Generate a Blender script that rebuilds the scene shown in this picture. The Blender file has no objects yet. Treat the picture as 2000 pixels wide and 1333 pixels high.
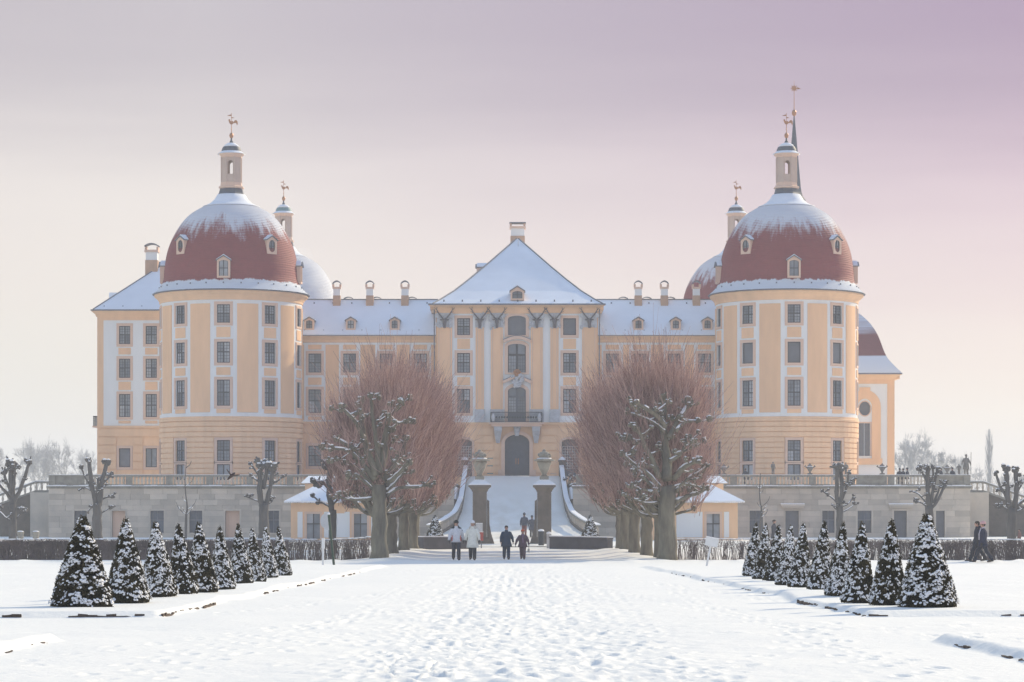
import bpy, bmesh, math, random
import numpy as np
from mathutils import Matrix, Vector

random.seed(7)
NR = np.random.default_rng(11)
scene = bpy.context.scene
COL = scene.collection
pi = math.pi
rad = math.radians

# ------------------------------------------------------------------ camera
F = 5000.0            # focal length in photograph pixels
VX, HY, CZ = 1003.0, 1000.0, 2.2
cam_data = bpy.data.cameras.new('camera')
cam = bpy.data.objects.new('camera', cam_data)
COL.objects.link(cam)
cam.location = (0, 0, CZ)
cam.rotation_euler = (rad(90), 0, 0)
cam_data.sensor_width = 36.0
cam_data.lens = F / 2000.0 * 36.0
cam_data.shift_x = (1000.0 - VX) / 2000.0
cam_data.shift_y = (HY - 666.5) / 2000.0
cam_data.clip_start = 0.5
cam_data.clip_end = 6000
scene.camera = cam

# ------------------------------------------------------------------ sky and sun
SUN_AZ, SUN_EL = 43.0, 26.0      # degrees to the right of straight ahead, above the horizon
world = bpy.data.worlds.new('World')
scene.world = world
world.use_nodes = True
wn = world.node_tree.nodes
wl = world.node_tree.links
wn.clear()
w_out = wn.new('ShaderNodeOutputWorld')
w_bg = wn.new('ShaderNodeBackground')
w_sky = wn.new('ShaderNodeTexSky')
w_sky.sky_type = 'NISHITA'
w_sky.sun_disc = False
w_sky.sun_elevation = rad(SUN_EL)
w_sky.sun_rotation = rad(SUN_AZ)
w_sky.air_density = 1.0
w_sky.dust_density = 2.0
w_sky.ozone_density = 2.0
SKY_NISHITA = 0.050
w_tc = wn.new('ShaderNodeTexCoord')
w_sep = wn.new('ShaderNodeSeparateXYZ')
wl.new(w_tc.outputs['Generated'], w_sep.inputs[0])
# thin high winter overcast: pale cream at the horizon, lilac higher up, bluer overhead
w_ramp = wn.new('ShaderNodeValToRGB')
w_ramp.color_ramp.interpolation = 'EASE'
els = w_ramp.color_ramp.elements
els[0].position = 0.0
els[0].color = (0.45, 0.425, 0.38, 1)
els[1].position = 1.0
els[1].color = (0.185, 0.285, 0.47, 1)
for p, c in ((0.10, (0.475, 0.405, 0.365, 1)), (0.18, (0.295, 0.235, 0.235, 1)), (0.30, (0.30, 0.365, 0.45, 1))):
    e = els.new(p)
    e.color = c
w_abs = wn.new('ShaderNodeMath'); w_abs.operation = 'MAXIMUM'; w_abs.inputs[1].default_value = 0.0
wl.new(w_sep.outputs['Z'], w_abs.inputs[0])
# faint streaky unevenness
w_map = wn.new('ShaderNodeMapping')
w_map.inputs['Scale'].default_value = (3.0, 3.0, 26.0)
wl.new(w_tc.outputs['Generated'], w_map.inputs[0])
w_noise = wn.new('ShaderNodeTexNoise')
w_noise.inputs['Scale'].default_value = 1.6
w_noise.inputs['Detail'].default_value = 4.0
wl.new(w_map.outputs[0], w_noise.inputs['Vector'])
w_m1 = wn.new('ShaderNodeMath'); w_m1.operation = 'MULTIPLY_ADD'
wl.new(w_noise.outputs['Fac'], w_m1.inputs[0])
w_m1.inputs[1].default_value = 0.05
w_m1.inputs[2].default_value = -0.03
w_m2 = wn.new('ShaderNodeMath'); w_m2.operation = 'ADD'
wl.new(w_abs.outputs[0], w_m2.inputs[0]); wl.new(w_m1.outputs[0], w_m2.inputs[1])
wl.new(w_m2.outputs[0], w_ramp.inputs[0])
# a pinker, more violet tone towards the sun's side, above the horizon
w_mr = wn.new('ShaderNodeMapRange')
w_mr.inputs['From Min'].default_value = -0.12
w_mr.inputs['From Max'].default_value = 0.20
wl.new(w_sep.outputs['X'], w_mr.inputs['Value'])
w_mz = wn.new('ShaderNodeMapRange')
w_mz.inputs['From Min'].default_value = 0.03
w_mz.inputs['From Max'].default_value = 0.18
w_mz.inputs['To Min'].default_value = 0.12
wl.new(w_m2.outputs[0], w_mz.inputs['Value'])
w_mm = wn.new('ShaderNodeMath'); w_mm.operation = 'MULTIPLY'
w_mt = wn.new('ShaderNodeMapRange'); w_mt.interpolation_type = 'SMOOTHSTEP'
w_mt.inputs['From Min'].default_value = 0.46
w_mt.inputs['From Max'].default_value = 0.20
wl.new(w_sep.outputs['Z'], w_mt.inputs['Value'])
w_mk = wn.new('ShaderNodeMath'); w_mk.operation = 'MULTIPLY'
wl.new(w_mz.outputs[0], w_mk.inputs[0]); wl.new(w_mt.outputs[0], w_mk.inputs[1])
wl.new(w_mr.outputs[0], w_mm.inputs[0]); wl.new(w_mk.outputs[0], w_mm.inputs[1])
w_mx = wn.new('ShaderNodeMix'); w_mx.data_type = 'RGBA'; w_mx.blend_type = 'MULTIPLY'
wl.new(w_mm.outputs[0], w_mx.inputs['Factor'])
wl.new(w_ramp.outputs[0], w_mx.inputs['A'])
w_mx.inputs['B'].default_value = (0.36, 0.05, 0.36, 1)
w_sc = wn.new('ShaderNodeMix'); w_sc.data_type = 'RGBA'; w_sc.blend_type = 'ADD'
w_sc.inputs['Factor'].default_value = 1.0
w_ns = wn.new('ShaderNodeMix'); w_ns.data_type = 'RGBA'; w_ns.blend_type = 'MULTIPLY'
w_ns.inputs['Factor'].default_value = 1.0
wl.new(w_sky.outputs[0], w_ns.inputs['A'])
w_ns.inputs['B'].default_value = (SKY_NISHITA * 0.5, SKY_NISHITA * 0.5, SKY_NISHITA * 0.5, 1)
wl.new(w_mx.outputs['Result'], w_sc.inputs['A'])
wl.new(w_ns.outputs['Result'], w_sc.inputs['B'])
wl.new(w_sc.outputs['Result'], w_bg.inputs['Color'])
w_bg.inputs['Strength'].default_value = 1.0
wl.new(w_bg.outputs[0], w_out.inputs['Surface'])

SUN_DIR = Vector((math.sin(rad(SUN_AZ)) * math.cos(rad(SUN_EL)),
                  math.cos(rad(SUN_AZ)) * math.cos(rad(SUN_EL)), math.sin(rad(SUN_EL))))
sun_data = bpy.data.lights.new('sun', 'SUN')
sun_data.energy = 3.2
sun_data.angle = rad(0.9)
sun_data.color = (1.0, 0.86, 0.60)
sun = bpy.data.objects.new('sun', sun_data)
COL.objects.link(sun)
sun.rotation_euler = SUN_DIR.to_track_quat('Z', 'Y').to_euler()
sun.location = (60, 120, 90)

vs = scene.view_settings
vs.view_transform = 'Standard'
vs.look = 'None'
vs.gamma = 1.0
vs.exposure = 0.54
vs.use_curve_mapping = False
scene.render.engine = 'CYCLES'
cy = scene.cycles
cy.use_denoising = True
cy.max_bounces = 5
cy.diffuse_bounces = 3
cy.glossy_bounces = 2
cy.transmission_bounces = 2
cy.volume_bounces = 1
cy.transparent_max_bounces = 4
cy.caustics_reflective = False
cy.caustics_refractive = False
cy.sample_clamp_indirect = 4.0

HAZE_DENSITY = 0.00065

# ------------------------------------------------------------------ helpers
def PX(px, d):
    return (px - VX) * d / F
def PZ(py, d):
    return CZ + (HY - py) * d / F
def P(px, py, d):
    return Vector((PX(px, d), d, PZ(py, d)))

WORLD = {}
def link(o, parent=None, M=None):
    COL.objects.link(o)
    M = M if M is not None else Matrix.Identity(4)
    WORLD[o] = M.copy()
    if parent is not None:
        o.parent = parent
        o.matrix_parent_inverse = WORLD[parent].inverted()
    o.matrix_basis = M
    return o
def add(name, mesh, parent=None, M=None, kind=None):
    o = bpy.data.objects.new(name, mesh)
    link(o, parent, M)
    if kind:
        o['kind'] = kind
    return o
def tag(o, label, cat, group=None):
    o['label'] = label
    o['category'] = cat
    if group:
        o['group'] = group
    return o
def thing(name, label, cat, loc=(0, 0, 0), group=None, rz=0.0):
    o = bpy.data.objects.new(name, None)
    o.empty_display_size = 0.3
    link(o, None, Matrix.Translation(loc) @ Matrix.Rotation(rz, 4, 'Z'))
    return tag(o, label, cat, group)
def T(x, y, z):
    return Matrix.Translation((x, y, z))
def RZ(a):
    return Matrix.Rotation(a, 4, 'Z')
def SC(x, y, z):
    return Matrix.Diagonal((x, y, z, 1))

def np_mesh(name, verts, faces, mat=None, smooth=False):
    verts = np.asarray(verts, dtype=np.float32)
    faces = np.asarray(faces, dtype=np.int32)
    me = bpy.data.meshes.new(name)
    nf, k = faces.shape
    me.vertices.add(len(verts))
    me.vertices.foreach_set('co', verts.ravel())
    me.loops.add(nf * k)
    me.loops.foreach_set('vertex_index', faces.ravel())
    me.polygons.add(nf)
    me.polygons.foreach_set('loop_start', np.arange(0, nf * k, k, dtype=np.int32))
    if smooth:
        me.polygons.foreach_set('use_smooth', np.ones(nf, dtype=bool))
    me.update(calc_edges=True)
    if mat is not None:
        me.materials.append(mat)
    return me

class MB:
    """collects shapes; mesh() makes one mesh of them"""
    def __init__(self):
        self.v = []
        self.f = []
        self.m = []
        self.mi = 0
    def face(self, idx):
        self.f.append(idx)
        self.m.append(self.mi)
    def pts(self, pts):
        n = len(self.v)
        self.v.extend([tuple(p) for p in pts])
        return n
    def quad(self, a, b, c, d):
        n = self.pts((a, b, c, d))
        self.face((n, n + 1, n + 2, n + 3))
    def box(self, x0, x1, y0, y1, z0, z1):
        n = self.pts([(x0, y0, z0), (x1, y0, z0), (x1, y1, z0), (x0, y1, z0),
                      (x0, y0, z1), (x1, y0, z1), (x1, y1, z1), (x0, y1, z1)])
        for q in ((0, 3, 2, 1), (4, 5, 6, 7), (0, 1, 5, 4), (1, 2, 6, 5), (2, 3, 7, 6), (3, 0, 4, 7)):
            self.face(tuple(n + i for i in q))
        return self
    def mbox(self, mf, u0, u1, v0, v1, w0, w1, n=1):
        """box in (u, v, w) wall space; w0 < w1, w positive into the wall"""
        rows = []
        for i in range(n + 1):
            u = u0 + (u1 - u0) * i / n
            rows.append(self.pts([mf(u, v0, w0), mf(u, v1, w0), mf(u, v1, w1), mf(u, v0, w1)]))
        for i in range(n):
            a, b = rows[i], rows[i + 1]
            for j in range(4):
                k = (j + 1) % 4
                self.face((a + j, b + j, b + k, a + k))
        a, b = rows[0], rows[-1]
        self.face((a, a + 1, a + 2, a + 3))
        self.face((b + 3, b + 2, b + 1, b))
        return self
    def lathe(self, prof, n=24, cx=0, cy=0, cap=True, a0=0.0):
        """prof: list of (r, z)"""
        rows = []
        for r, z in prof:
            rows.append(self.pts([(cx + r * math.cos(a0 + 2 * pi * i / n), cy + r * math.sin(a0 + 2 * pi * i / n), z) for i in range(n)]))
        for a, b in zip(rows, rows[1:]):
            for i in range(n):
                j = (i + 1) % n
                self.face((a + i, a + j, b + j, b + i))
        if cap:
            self.face(tuple(rows[0] + i for i in reversed(range(n))))
            self.face(tuple(rows[-1] + i for i in range(n)))
        return self
    def tube(self, path, radii, n=8, cap=True):
        path = [Vector(p) for p in path]
        rows = []
        for i, p in enumerate(path):
            if i == 0:
                t = path[1] - path[0]
            elif i == len(path) - 1:
                t = path[-1] - path[-2]
            else:
                t = (path[i + 1] - path[i - 1])
            t.normalize()
            ref = Vector((0, 1, 0)) if abs(t.y) < 0.9 else Vector((1, 0, 0))
            s = t.cross(ref).normalized()
            q = s.cross(t).normalized()
            r = radii[i] if hasattr(radii, '__len__') else radii
            rows.append(self.pts([p + s * (r * math.cos(2 * pi * k / n)) + q * (r * math.sin(2 * pi * k / n)) for k in range(n)]))
        for a, b in zip(rows, rows[1:]):
            for i in range(n):
                j = (i + 1) % n
                self.face((a + i, a + j, b + j, b + i))
        if cap:
            self.face(tuple(rows[0] + i for i in reversed(range(n))))
            self.face(tuple(rows[-1] + i for i in range(n)))
        return self
    def loft(self, secs, n=16):
        """secs: (cx, cy, cz, rx, ry) horizontal ellipses"""
        rows = []
        for cx, cy, cz, rx, ry in secs:
            rows.append(self.pts([(cx + rx * math.cos(2 * pi * i / n), cy + ry * math.sin(2 * pi * i / n), cz) for i in range(n)]))
        for a, b in zip(rows, rows[1:]):
            for i in range(n):
                j = (i + 1) % n
                self.face((a + i, a + j, b + j, b + i))
        self.face(tuple(rows[0] + i for i in reversed(range(n))))
        self.face(tuple(rows[-1] + i for i in range(n)))
        return self
    def blob(self, c, rx, ry, rz, jit=0.12, rnd=random):
        n = len(self.v)
        for x, y, z in ICO_V:
            s = 1 + rnd.uniform(-jit, jit)
            self.v.append((c[0] + x * rx * s, c[1] + y * ry * s, c[2] + z * rz * s))
        for f in ICO_F:
            self.face(tuple(n + i for i in f))
        return self
    def mesh(self, name, mat=None, smooth=False, fix=True):
        me = bpy.data.meshes.new(name)
        me.from_pydata(self.v, [], self.f)
        mats = mat if isinstance(mat, (list, tuple)) else [mat]
        for m in mats:
            if m is not None:
                me.materials.append(m)
        if len(mats) > 1:
            me.polygons.foreach_set('material_index', np.array(self.m, dtype=np.int32))
        if fix:
            bm = bmesh.new()
            bm.from_mesh(me)
            bmesh.ops.recalc_face_normals(bm, faces=bm.faces)
            bm.to_mesh(me)
            bm.free()
        if smooth:
            me.polygons.foreach_set('use_smooth', np.ones(len(me.polygons), dtype=bool))
        me.update()
        return me
    def build(self, name, mat, parent=None, M=None, smooth=False, kind=None, fix=True):
        return add(name, self.mesh(name, mat, smooth, fix), parent, M, kind)

_bm = bmesh.new()
bmesh.ops.create_icosphere(_bm, subdivisions=2, radius=1.0)
_bm.verts.ensure_lookup_table()
ICO_V = [tuple(v.co) for v in _bm.verts]
ICO_F = [tuple(v.index for v in f.verts) for f in _bm.faces]
_bm.free()
ICO_VN = np.array(ICO_V)
ICO_FN = np.array(ICO_F)

def flat_map(y0):
    return lambda u, v, w: (u, y0 + w, v)
def cyl_map(cx, cy, R):
    def f(u, v, w):        # u is the angle from -Y towards +X
        return (cx + (R - w) * math.sin(u), cy - (R - w) * math.cos(u), v)
    return f

def wall_cells(mb, mf, u0, u1, v0, v1, ops, depth, du=None):
    us = {u0, u1}
    vv = {v0, v1}
    for a, b, c, d in ops:
        us |= {a, b}
        vv |= {c, d}
    us = sorted(us)
    if du:
        fine = []
        for a, b in zip(us, us[1:]):
            k = max(1, math.ceil((b - a) / du))
            fine += [a + (b - a) * i / k for i in range(k)]
        us = fine + [us[-1]]
    vv = sorted(vv)
    for a, b in zip(us, us[1:]):
        for c, d in zip(vv, vv[1:]):
            um, vm = (a + b) / 2, (c + d) / 2
            if any(o[0] < um < o[1] and o[2] < vm < o[3] for o in ops):
                continue
            mb.quad(mf(a, c, 0), mf(b, c, 0), mf(b, d, 0), mf(a, d, 0))
    for a, b, c, d in ops:
        mb.quad(mf(a, c, 0), mf(a, d, 0), mf(a, d, depth), mf(a, c, depth))
        mb.quad(mf(b, d, 0), mf(b, c, 0), mf(b, c, depth), mf(b, d, depth))
        mb.quad(mf(a, d, 0), mf(b, d, 0), mf(b, d, depth), mf(a, d, depth))
        mb.quad(mf(b, c, 0), mf(a, c, 0), mf(a, c, depth), mf(b, c, depth))

def arch_pts(uc, hw, vs_, rise, n=12):
    return [(uc - hw * math.cos(pi * i / n), vs_ + rise * math.sin(pi * i / n)) for i in range(n + 1)]
def arch_fill(mb, mf, uc, hw, vs_, rise, w0, depth, n=12):
    """closes the corners above an arch inside its rectangular opening"""
    pts = arch_pts(uc, hw, vs_, rise, n)
    top = vs_ + rise
    for (a, b), (c, d) in zip(pts, pts[1:]):
        mb.quad(mf(a, b, w0), mf(c, d, w0), mf(c, top + 0.001, w0), mf(a, top + 0.001, w0))
        mb.quad(mf(a, b, depth), mf(c, d, depth), mf(c, d, w0), mf(a, b, w0))
def arch_band(mb, mf, uc, hw, vs_, rise, th, w0, w1, foot=None, n=14):
    """raised band that follows an arch, with straight legs down to foot"""
    inn = arch_pts(uc, hw, vs_, rise, n)
    out = arch_pts(uc, hw + th, vs_, rise + th, n)
    if foot is not None:
        inn = [(uc - hw, foot)] + inn + [(uc + hw, foot)]
        out = [(uc - hw - th, foot)] + out + [(uc + hw + th, foot)]
    for (a, b), (c, d), (e, f), (g, h) in zip(inn, inn[1:], out, out[1:]):
        mb.quad(mf(a, b, w0), mf(c, d, w0), mf(g, h, w0), mf(e, f, w0))
        mb.quad(mf(e, f, w0), mf(g, h, w0), mf(g, h, w1), mf(e, f, w1))
        mb.quad(mf(c, d, w0), mf(a, b, w0), mf(a, b, w1), mf(c, d, w1))

# ------------------------------------------------------------------ materials
MATS = {}
def new_mat(name):
    m = bpy.data.materials.new(name)
    m.use_nodes = True
    MATS[name] = m
    nt = m.node_tree
    return m, nt.nodes, nt.links, nt.nodes['Principled BSDF']
def mat(name, col, rough=0.8, var=0.12, scale=1.5, metal=0.0, bump=0.0, bscale=20.0, objvar=0.0, spec=0.3, col2=None, stretch=None):
    """surface with a noisy tone, optional per-object tone and fine relief"""
    m, n, l, b = new_mat(name)
    b.inputs['Roughness'].default_value = rough
    b.inputs['Metallic'].default_value = metal
    b.inputs['Specular IOR Level'].default_value = spec
    geo = n.new('ShaderNodeNewGeometry')
    vec = geo.outputs['Position']
    if stretch:
        mp = n.new('ShaderNodeMapping')
        mp.inputs['Scale'].default_value = stretch
        l.new(vec, mp.inputs[0])
        vec = mp.outputs[0]
    tx = n.new('ShaderNodeTexNoise')
    tx.inputs['Scale'].default_value = scale
    tx.inputs['Detail'].default_value = 5.0
    tx.inputs['Roughness'].default_value = 0.6
    l.new(vec, tx.inputs['Vector'])
    rp = n.new('ShaderNodeMapRange')
    rp.inputs['From Min'].default_value = 0.3
    rp.inputs['From Max'].default_value = 0.7
    l.new(tx.outputs['Fac'], rp.inputs['Value'])
    mx = n.new('ShaderNodeMix')
    mx.data_type = 'RGBA'
    lo = tuple(max(0.0, c * (1 - var)) for c in col)
    hi = tuple(min(1.0, c * (1 + var)) for c in (col2 or col))
    mx.inputs['A'].default_value = (*lo, 1)
    mx.inputs['B'].default_value = (*hi, 1)
    l.new(rp.outputs[0], mx.inputs['Factor'])
    out = mx.outputs['Result']
    if objvar:
        oi = n.new('ShaderNodeObjectInfo')
        mr = n.new('ShaderNodeMapRange')
        mr.inputs['To Min'].default_value = 1 - objvar
        mr.inputs['To Max'].default_value = 1 + objvar
        l.new(oi.outputs['Random'], mr.inputs['Value'])
        mu = n.new('ShaderNodeMix')
        mu.data_type = 'RGBA'
        mu.blend_type = 'MULTIPLY'
        mu.inputs['Factor'].default_value = 1.0
        l.new(out, mu.inputs['A'])
        l.new(mr.outputs[0], mu.inputs['B'])
        out = mu.outputs['Result']
    l.new(out, b.inputs['Base Color'])
    if bump:
        t2 = n.new('ShaderNodeTexNoise')
        t2.inputs['Scale'].default_value = bscale
        t2.inputs['Detail'].default_value = 6.0
        l.new(vec, t2.inputs['Vector'])
        bp = n.new('ShaderNodeBump')
        bp.inputs['Strength'].default_value = bump
        bp.inputs['Distance'].default_value = 0.05
        l.new(t2.outputs['Fac'], bp.inputs['Height'])
        l.new(bp.outputs[0], b.inputs['Normal'])
    return m

M_SNOW = mat('snow', (0.88, 0.88, 0.89), 0.65, 0.025, 0.6, bump=0.25, bscale=9.0, spec=0.25)
M_ROOFSNOW = mat('roof_snow', (0.82, 0.85, 0.90), 0.7, 0.05, 0.35, bump=0.12, bscale=3.0)
M_YELLOW = mat('yellow_plaster', (0.88, 0.57, 0.345), 0.85, 0.10, 0.8, bump=0.06, bscale=6.0, stretch=(1, 1, .22))
M_PANEL = mat('ochre_panel', (0.88, 0.55, 0.325), 0.85, 0.075, 0.9, objvar=0.05, stretch=(1, 1, .22))
M_WHITE = mat('white_plaster', (0.83, 0.83, 0.81), 0.85, 0.05, 0.8, bump=0.05, bscale=6.0, stretch=(1, 1, .22))
M_SURR = mat('rose_surround', (0.76, 0.53, 0.40), 0.8, 0.05, 1.0)
M_LANT = mat('lantern_plaster', (0.58, 0.44, 0.36), 0.85, 0.08, 1.0)
M_GREYST = mat('grey_carved_stone', (0.52, 0.52, 0.53), 0.9, 0.16, 3.0, bump=0.3, bscale=8.0)
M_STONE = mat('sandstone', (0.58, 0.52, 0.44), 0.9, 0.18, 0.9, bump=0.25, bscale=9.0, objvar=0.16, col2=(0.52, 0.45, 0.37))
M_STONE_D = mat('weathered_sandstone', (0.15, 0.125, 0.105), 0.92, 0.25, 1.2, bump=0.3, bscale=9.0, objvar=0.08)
M_STONE_G = mat('mossy_sandstone', (0.28, 0.26, 0.22), 0.92, 0.25, 2.5, bump=0.3, bscale=12.0)
M_MORTAR = mat('mortar', (0.40, 0.36, 0.31), 0.95, 0.12, 1.5)
M_STATUE = mat('statue_stone', (0.20, 0.185, 0.17), 0.9, 0.25, 6.0)
M_DARKWALL = mat('dark_retaining_stone', (0.095, 0.09, 0.10), 0.9, 0.2, 1.5, bump=0.2, bscale=6.0)
M_SLATE = mat('slate', (0.085, 0.095, 0.12), 0.6, 0.15, 2.0)
M_LEAD = mat('lead_gutter', (0.16, 0.17, 0.20), 0.55, 0.12, 2.0)
M_COPPER = mat('green_copper', (0.16, 0.27, 0.29), 0.6, 0.18, 2.0)
M_GOLD = mat('old_gilding', (0.46, 0.22, 0.11), 0.45, 0.15, 4.0, metal=0.5)
M_IRON = mat('iron', (0.045, 0.05, 0.06), 0.6, 0.1, 4.0)
M_WOOD = mat('window_wood', (0.055, 0.055, 0.065), 0.6, 0.1, 4.0)
M_DOOR = mat('blue_grey_door', (0.115, 0.125, 0.15), 0.6, 0.1, 3.0)
M_BRICK = mat('chimney_plaster', (0.52, 0.33, 0.22), 0.9, 0.1, 2.0)
M_STAG = mat('dark_bronze', (0.13, 0.115, 0.12), 0.7, 0.1, 4.0)
M_BARK = mat('lime_bark', (0.155, 0.13, 0.11), 0.95, 0.35, 3.0, bump=0.8, bscale=7.0, stretch=(1, 1, 0.25), col2=(0.19, 0.175, 0.13))
M_BARKD = mat('grey_bark', (0.095, 0.088, 0.085), 0.95, 0.3, 3.0, bump=0.6, bscale=7.0, stretch=(1, 1, 0.3))
M_TWIG = mat('red_lime_shoot', (0.36, 0.19, 0.165), 0.8, 0.3, 0.8, col2=(0.50, 0.31, 0.25))
def twig_island(m, dark, light):
    n, l = m.node_tree.nodes, m.node_tree.links
    b = n['Principled BSDF']
    g = n.new('ShaderNodeNewGeometry')
    r = n.new('ShaderNodeValToRGB')
    r.color_ramp.elements[0].color = (*dark, 1)
    r.color_ramp.elements[1].color = (*light, 1)
    l.new(g.outputs['Random Per Island'], r.inputs[0])
    l.new(r.outputs[0], b.inputs['Base Color'])
twig_island(M_TWIG, (0.23, 0.115, 0.11), (0.66, 0.45, 0.39))
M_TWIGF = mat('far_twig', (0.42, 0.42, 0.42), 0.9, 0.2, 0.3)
M_HEDGE = mat('hedge_twig', (0.24, 0.185, 0.175), 0.9, 0.35, 1.5)
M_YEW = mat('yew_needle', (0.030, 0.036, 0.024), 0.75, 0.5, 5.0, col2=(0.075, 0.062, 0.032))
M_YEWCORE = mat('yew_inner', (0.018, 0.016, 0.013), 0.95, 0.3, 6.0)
M_SIGN = mat('white_sign', (0.72, 0.73, 0.74), 0.6, 0.05, 3.0)
M_GREENPOLE = mat('green_pole', (0.03, 0.06, 0.045), 0.5, 0.1, 4.0)
M_EARTH = mat('bed_edging', (0.10, 0.075, 0.06), 0.95, 0.35, 4.0, bump=0.5, bscale=20.0)

def glass_mat():
    m, n, l, b = new_mat('window_glass')
    b.inputs['Roughness'].default_value = 0.12
    b.inputs['Specular IOR Level'].default_value = 0.6
    oi = n.new('ShaderNodeObjectInfo')
    r = n.new('ShaderNodeValToRGB')
    e = r.color_ramp.elements
    e[0].color = (0.13, 0.15, 0.18, 1)  # pane tones: curtains, plus a whitish reflection put into the base colour
    e[1].color = (0.50, 0.52, 0.55, 1)
    e.new(0.55).color = (0.24, 0.27, 0.31, 1)
    e.new(0.8).color = (0.36, 0.39, 0.43, 1)
    l.new(oi.outputs['Random'], r.inputs[0])
    g = n.new('ShaderNodeNewGeometry')
    t = n.new('ShaderNodeTexNoise')
    t.inputs['Scale'].default_value = 1.7
    l.new(g.outputs['Position'], t.inputs['Vector'])
    mx = n.new('ShaderNodeMix')
    mx.data_type = 'RGBA'
    mx.blend_type = 'OVERLAY'
    mx.inputs['Factor'].default_value = 0.5
    l.new(r.outputs[0], mx.inputs['A'])
    l.new(t.outputs['Fac'], mx.inputs['B'])
    l.new(mx.outputs['Result'], b.inputs['Base Color'])
    return m
M_GLASS = glass_mat()
M_DARKGLASS = mat('dark_glass', (0.07, 0.09, 0.13), 0.25, 0.15, 1.5, objvar=0.3, spec=0.5)
M_BLIND = mat('dark_blind', (0.15, 0.155, 0.175), 0.5, 0.12, 1.5, objvar=0.15, spec=0.5)

def tile_mat(name, lo_snow, hi_snow, red=(0.255, 0.035, 0.040), streak=1.6):
    """red tile dome: snow lies above hi_snow (streaked edge) and on the skirt below lo_snow (object space heights)"""
    m, n, l, b = new_mat(name)
    b.inputs['Roughness'].default_value = 0.75
    tc = n.new('ShaderNodeTexCoord')
    sp = n.new('ShaderNodeSeparateXYZ')
    l.new(tc.outputs['Object'], sp.inputs[0])
    at = n.new('ShaderNodeMath'); at.operation = 'ARCTAN2'
    l.new(sp.outputs['X'], at.inputs[0]); l.new(sp.outputs['Y'], at.inputs[1])
    cb = n.new('ShaderNodeCombineXYZ')
    am = n.new('ShaderNodeMath'); am.operation = 'MULTIPLY'; am.inputs[1].default_value = 6.0
    l.new(at.outputs[0], am.inputs[0])
    zm = n.new('ShaderNodeMath'); zm.operation = 'MULTIPLY'; zm.inputs[1].default_value = 0.35
    l.new(sp.outputs['Z'], zm.inputs[0])
    oi = n.new('ShaderNodeObjectInfo')
    om = n.new('ShaderNodeMath'); om.operation = 'MULTIPLY'; om.inputs[1].default_value = 30.0
    l.new(oi.outputs['Random'], om.inputs[0])
    l.new(am.outputs[0], cb.inputs[0]); l.new(zm.outputs[0], cb.inputs[1]); l.new(om.outputs[0], cb.inputs[2])
    ns = n.new('ShaderNodeTexNoise')
    ns.inputs['Scale'].default_value = 1.7
    ns.inputs['Detail'].default_value = 5.0
    ns.inputs['Roughness'].default_value = 0.65
    l.new(cb.outputs[0], ns.inputs['Vector'])
    # fine course lines: snow catches on the tile butts
    wv = n.new('ShaderNodeMath'); wv.operation = 'MULTIPLY'; wv.inputs[1].default_value = 2 * pi / 0.15
    l.new(sp.outputs['Z'], wv.inputs[0])
    sn = n.new('ShaderNodeMath'); sn.operation = 'SINE'
    l.new(wv.outputs[0], sn.inputs[0])
    # upper snow
    a1 = n.new('ShaderNodeMath'); a1.operation = 'SUBTRACT'; a1.inputs[1].default_value = hi_snow
    l.new(sp.outputs['Z'], a1.inputs[0])
    a2 = n.new('ShaderNodeMath'); a2.operation = 'MULTIPLY_ADD'; a2.inputs[1].default_value = streak * 2
    l.new(ns.outputs['Fac'], a2.inputs[0]); a2.inputs[2].default_value = -streak
    a3 = n.new('ShaderNodeMath'); a3.operation = 'ADD'
    l.new(a1.outputs[0], a3.inputs[0]); l.new(a2.outputs[0], a3.inputs[1])
    a4 = n.new('ShaderNodeMath'); a4.operation = 'MULTIPLY_ADD'; a4.inputs[1].default_value = 0.3
    l.new(sn.outputs[0], a4.inputs[0]); l.new(a3.outputs[0], a4.inputs[2])
    up = n.new('ShaderNodeMapRange'); up.interpolation_type = 'SMOOTHSTEP'
    up.inputs['From Min'].default_value = -0.35; up.inputs['From Max'].default_value = 1.2; up.inputs['To Max'].default_value = 0.92
    l.new(a4.outputs[0], up.inputs['Value'])
    # skirt snow
    b1 = n.new('ShaderNodeMath'); b1.operation = 'SUBTRACT'; b1.inputs[0].default_value = lo_snow
    l.new(sp.outputs['Z'], b1.inputs[1])
    b2 = n.new('ShaderNodeMath'); b2.operation = 'MULTIPLY_ADD'; b2.inputs[1].default_value = 0.8; b2.inputs[2].default_value = -0.4
    l.new(ns.outputs['Fac'], b2.inputs[0])
    b3 = n.new('ShaderNodeMath'); b3.operation = 'ADD'
    l.new(b1.outputs[0], b3.inputs[0]); l.new(b2.outputs[0], b3.inputs[1])
    dn = n.new('ShaderNodeMapRange'); dn.interpolation_type = 'SMOOTHSTEP'
    dn.inputs['From Min'].default_value = -0.06; dn.inputs['From Max'].default_value = 0.08
    l.new(b3.outputs[0], dn.inputs['Value'])
    mxm = n.new('ShaderNodeMath'); mxm.operation = 'MAXIMUM'
    l.new(up.outputs[0], mxm.inputs[0]); l.new(dn.outputs[0], mxm.inputs[1])
    t2 = n.new('ShaderNodeTexNoise'); t2.inputs['Scale'].default_value = 2.5; t2.inputs['Detail'].default_value = 6.0
    l.new(tc.outputs['Object'], t2.inputs['Vector'])
    c1 = n.new('ShaderNodeMix'); c1.data_type = 'RGBA'
    c1.inputs['A'].default_value = (red[0] * 0.8, red[1] * 0.8, red[2] * 0.8, 1)
    c1.inputs['B'].default_value = (red[0] * 1.2, red[1] * 1.25, red[2] * 1.2, 1)
    l.new(t2.outputs['Fac'], c1.inputs['Factor'])
    c2 = n.new('ShaderNodeMix'); c2.data_type = 'RGBA'
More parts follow.
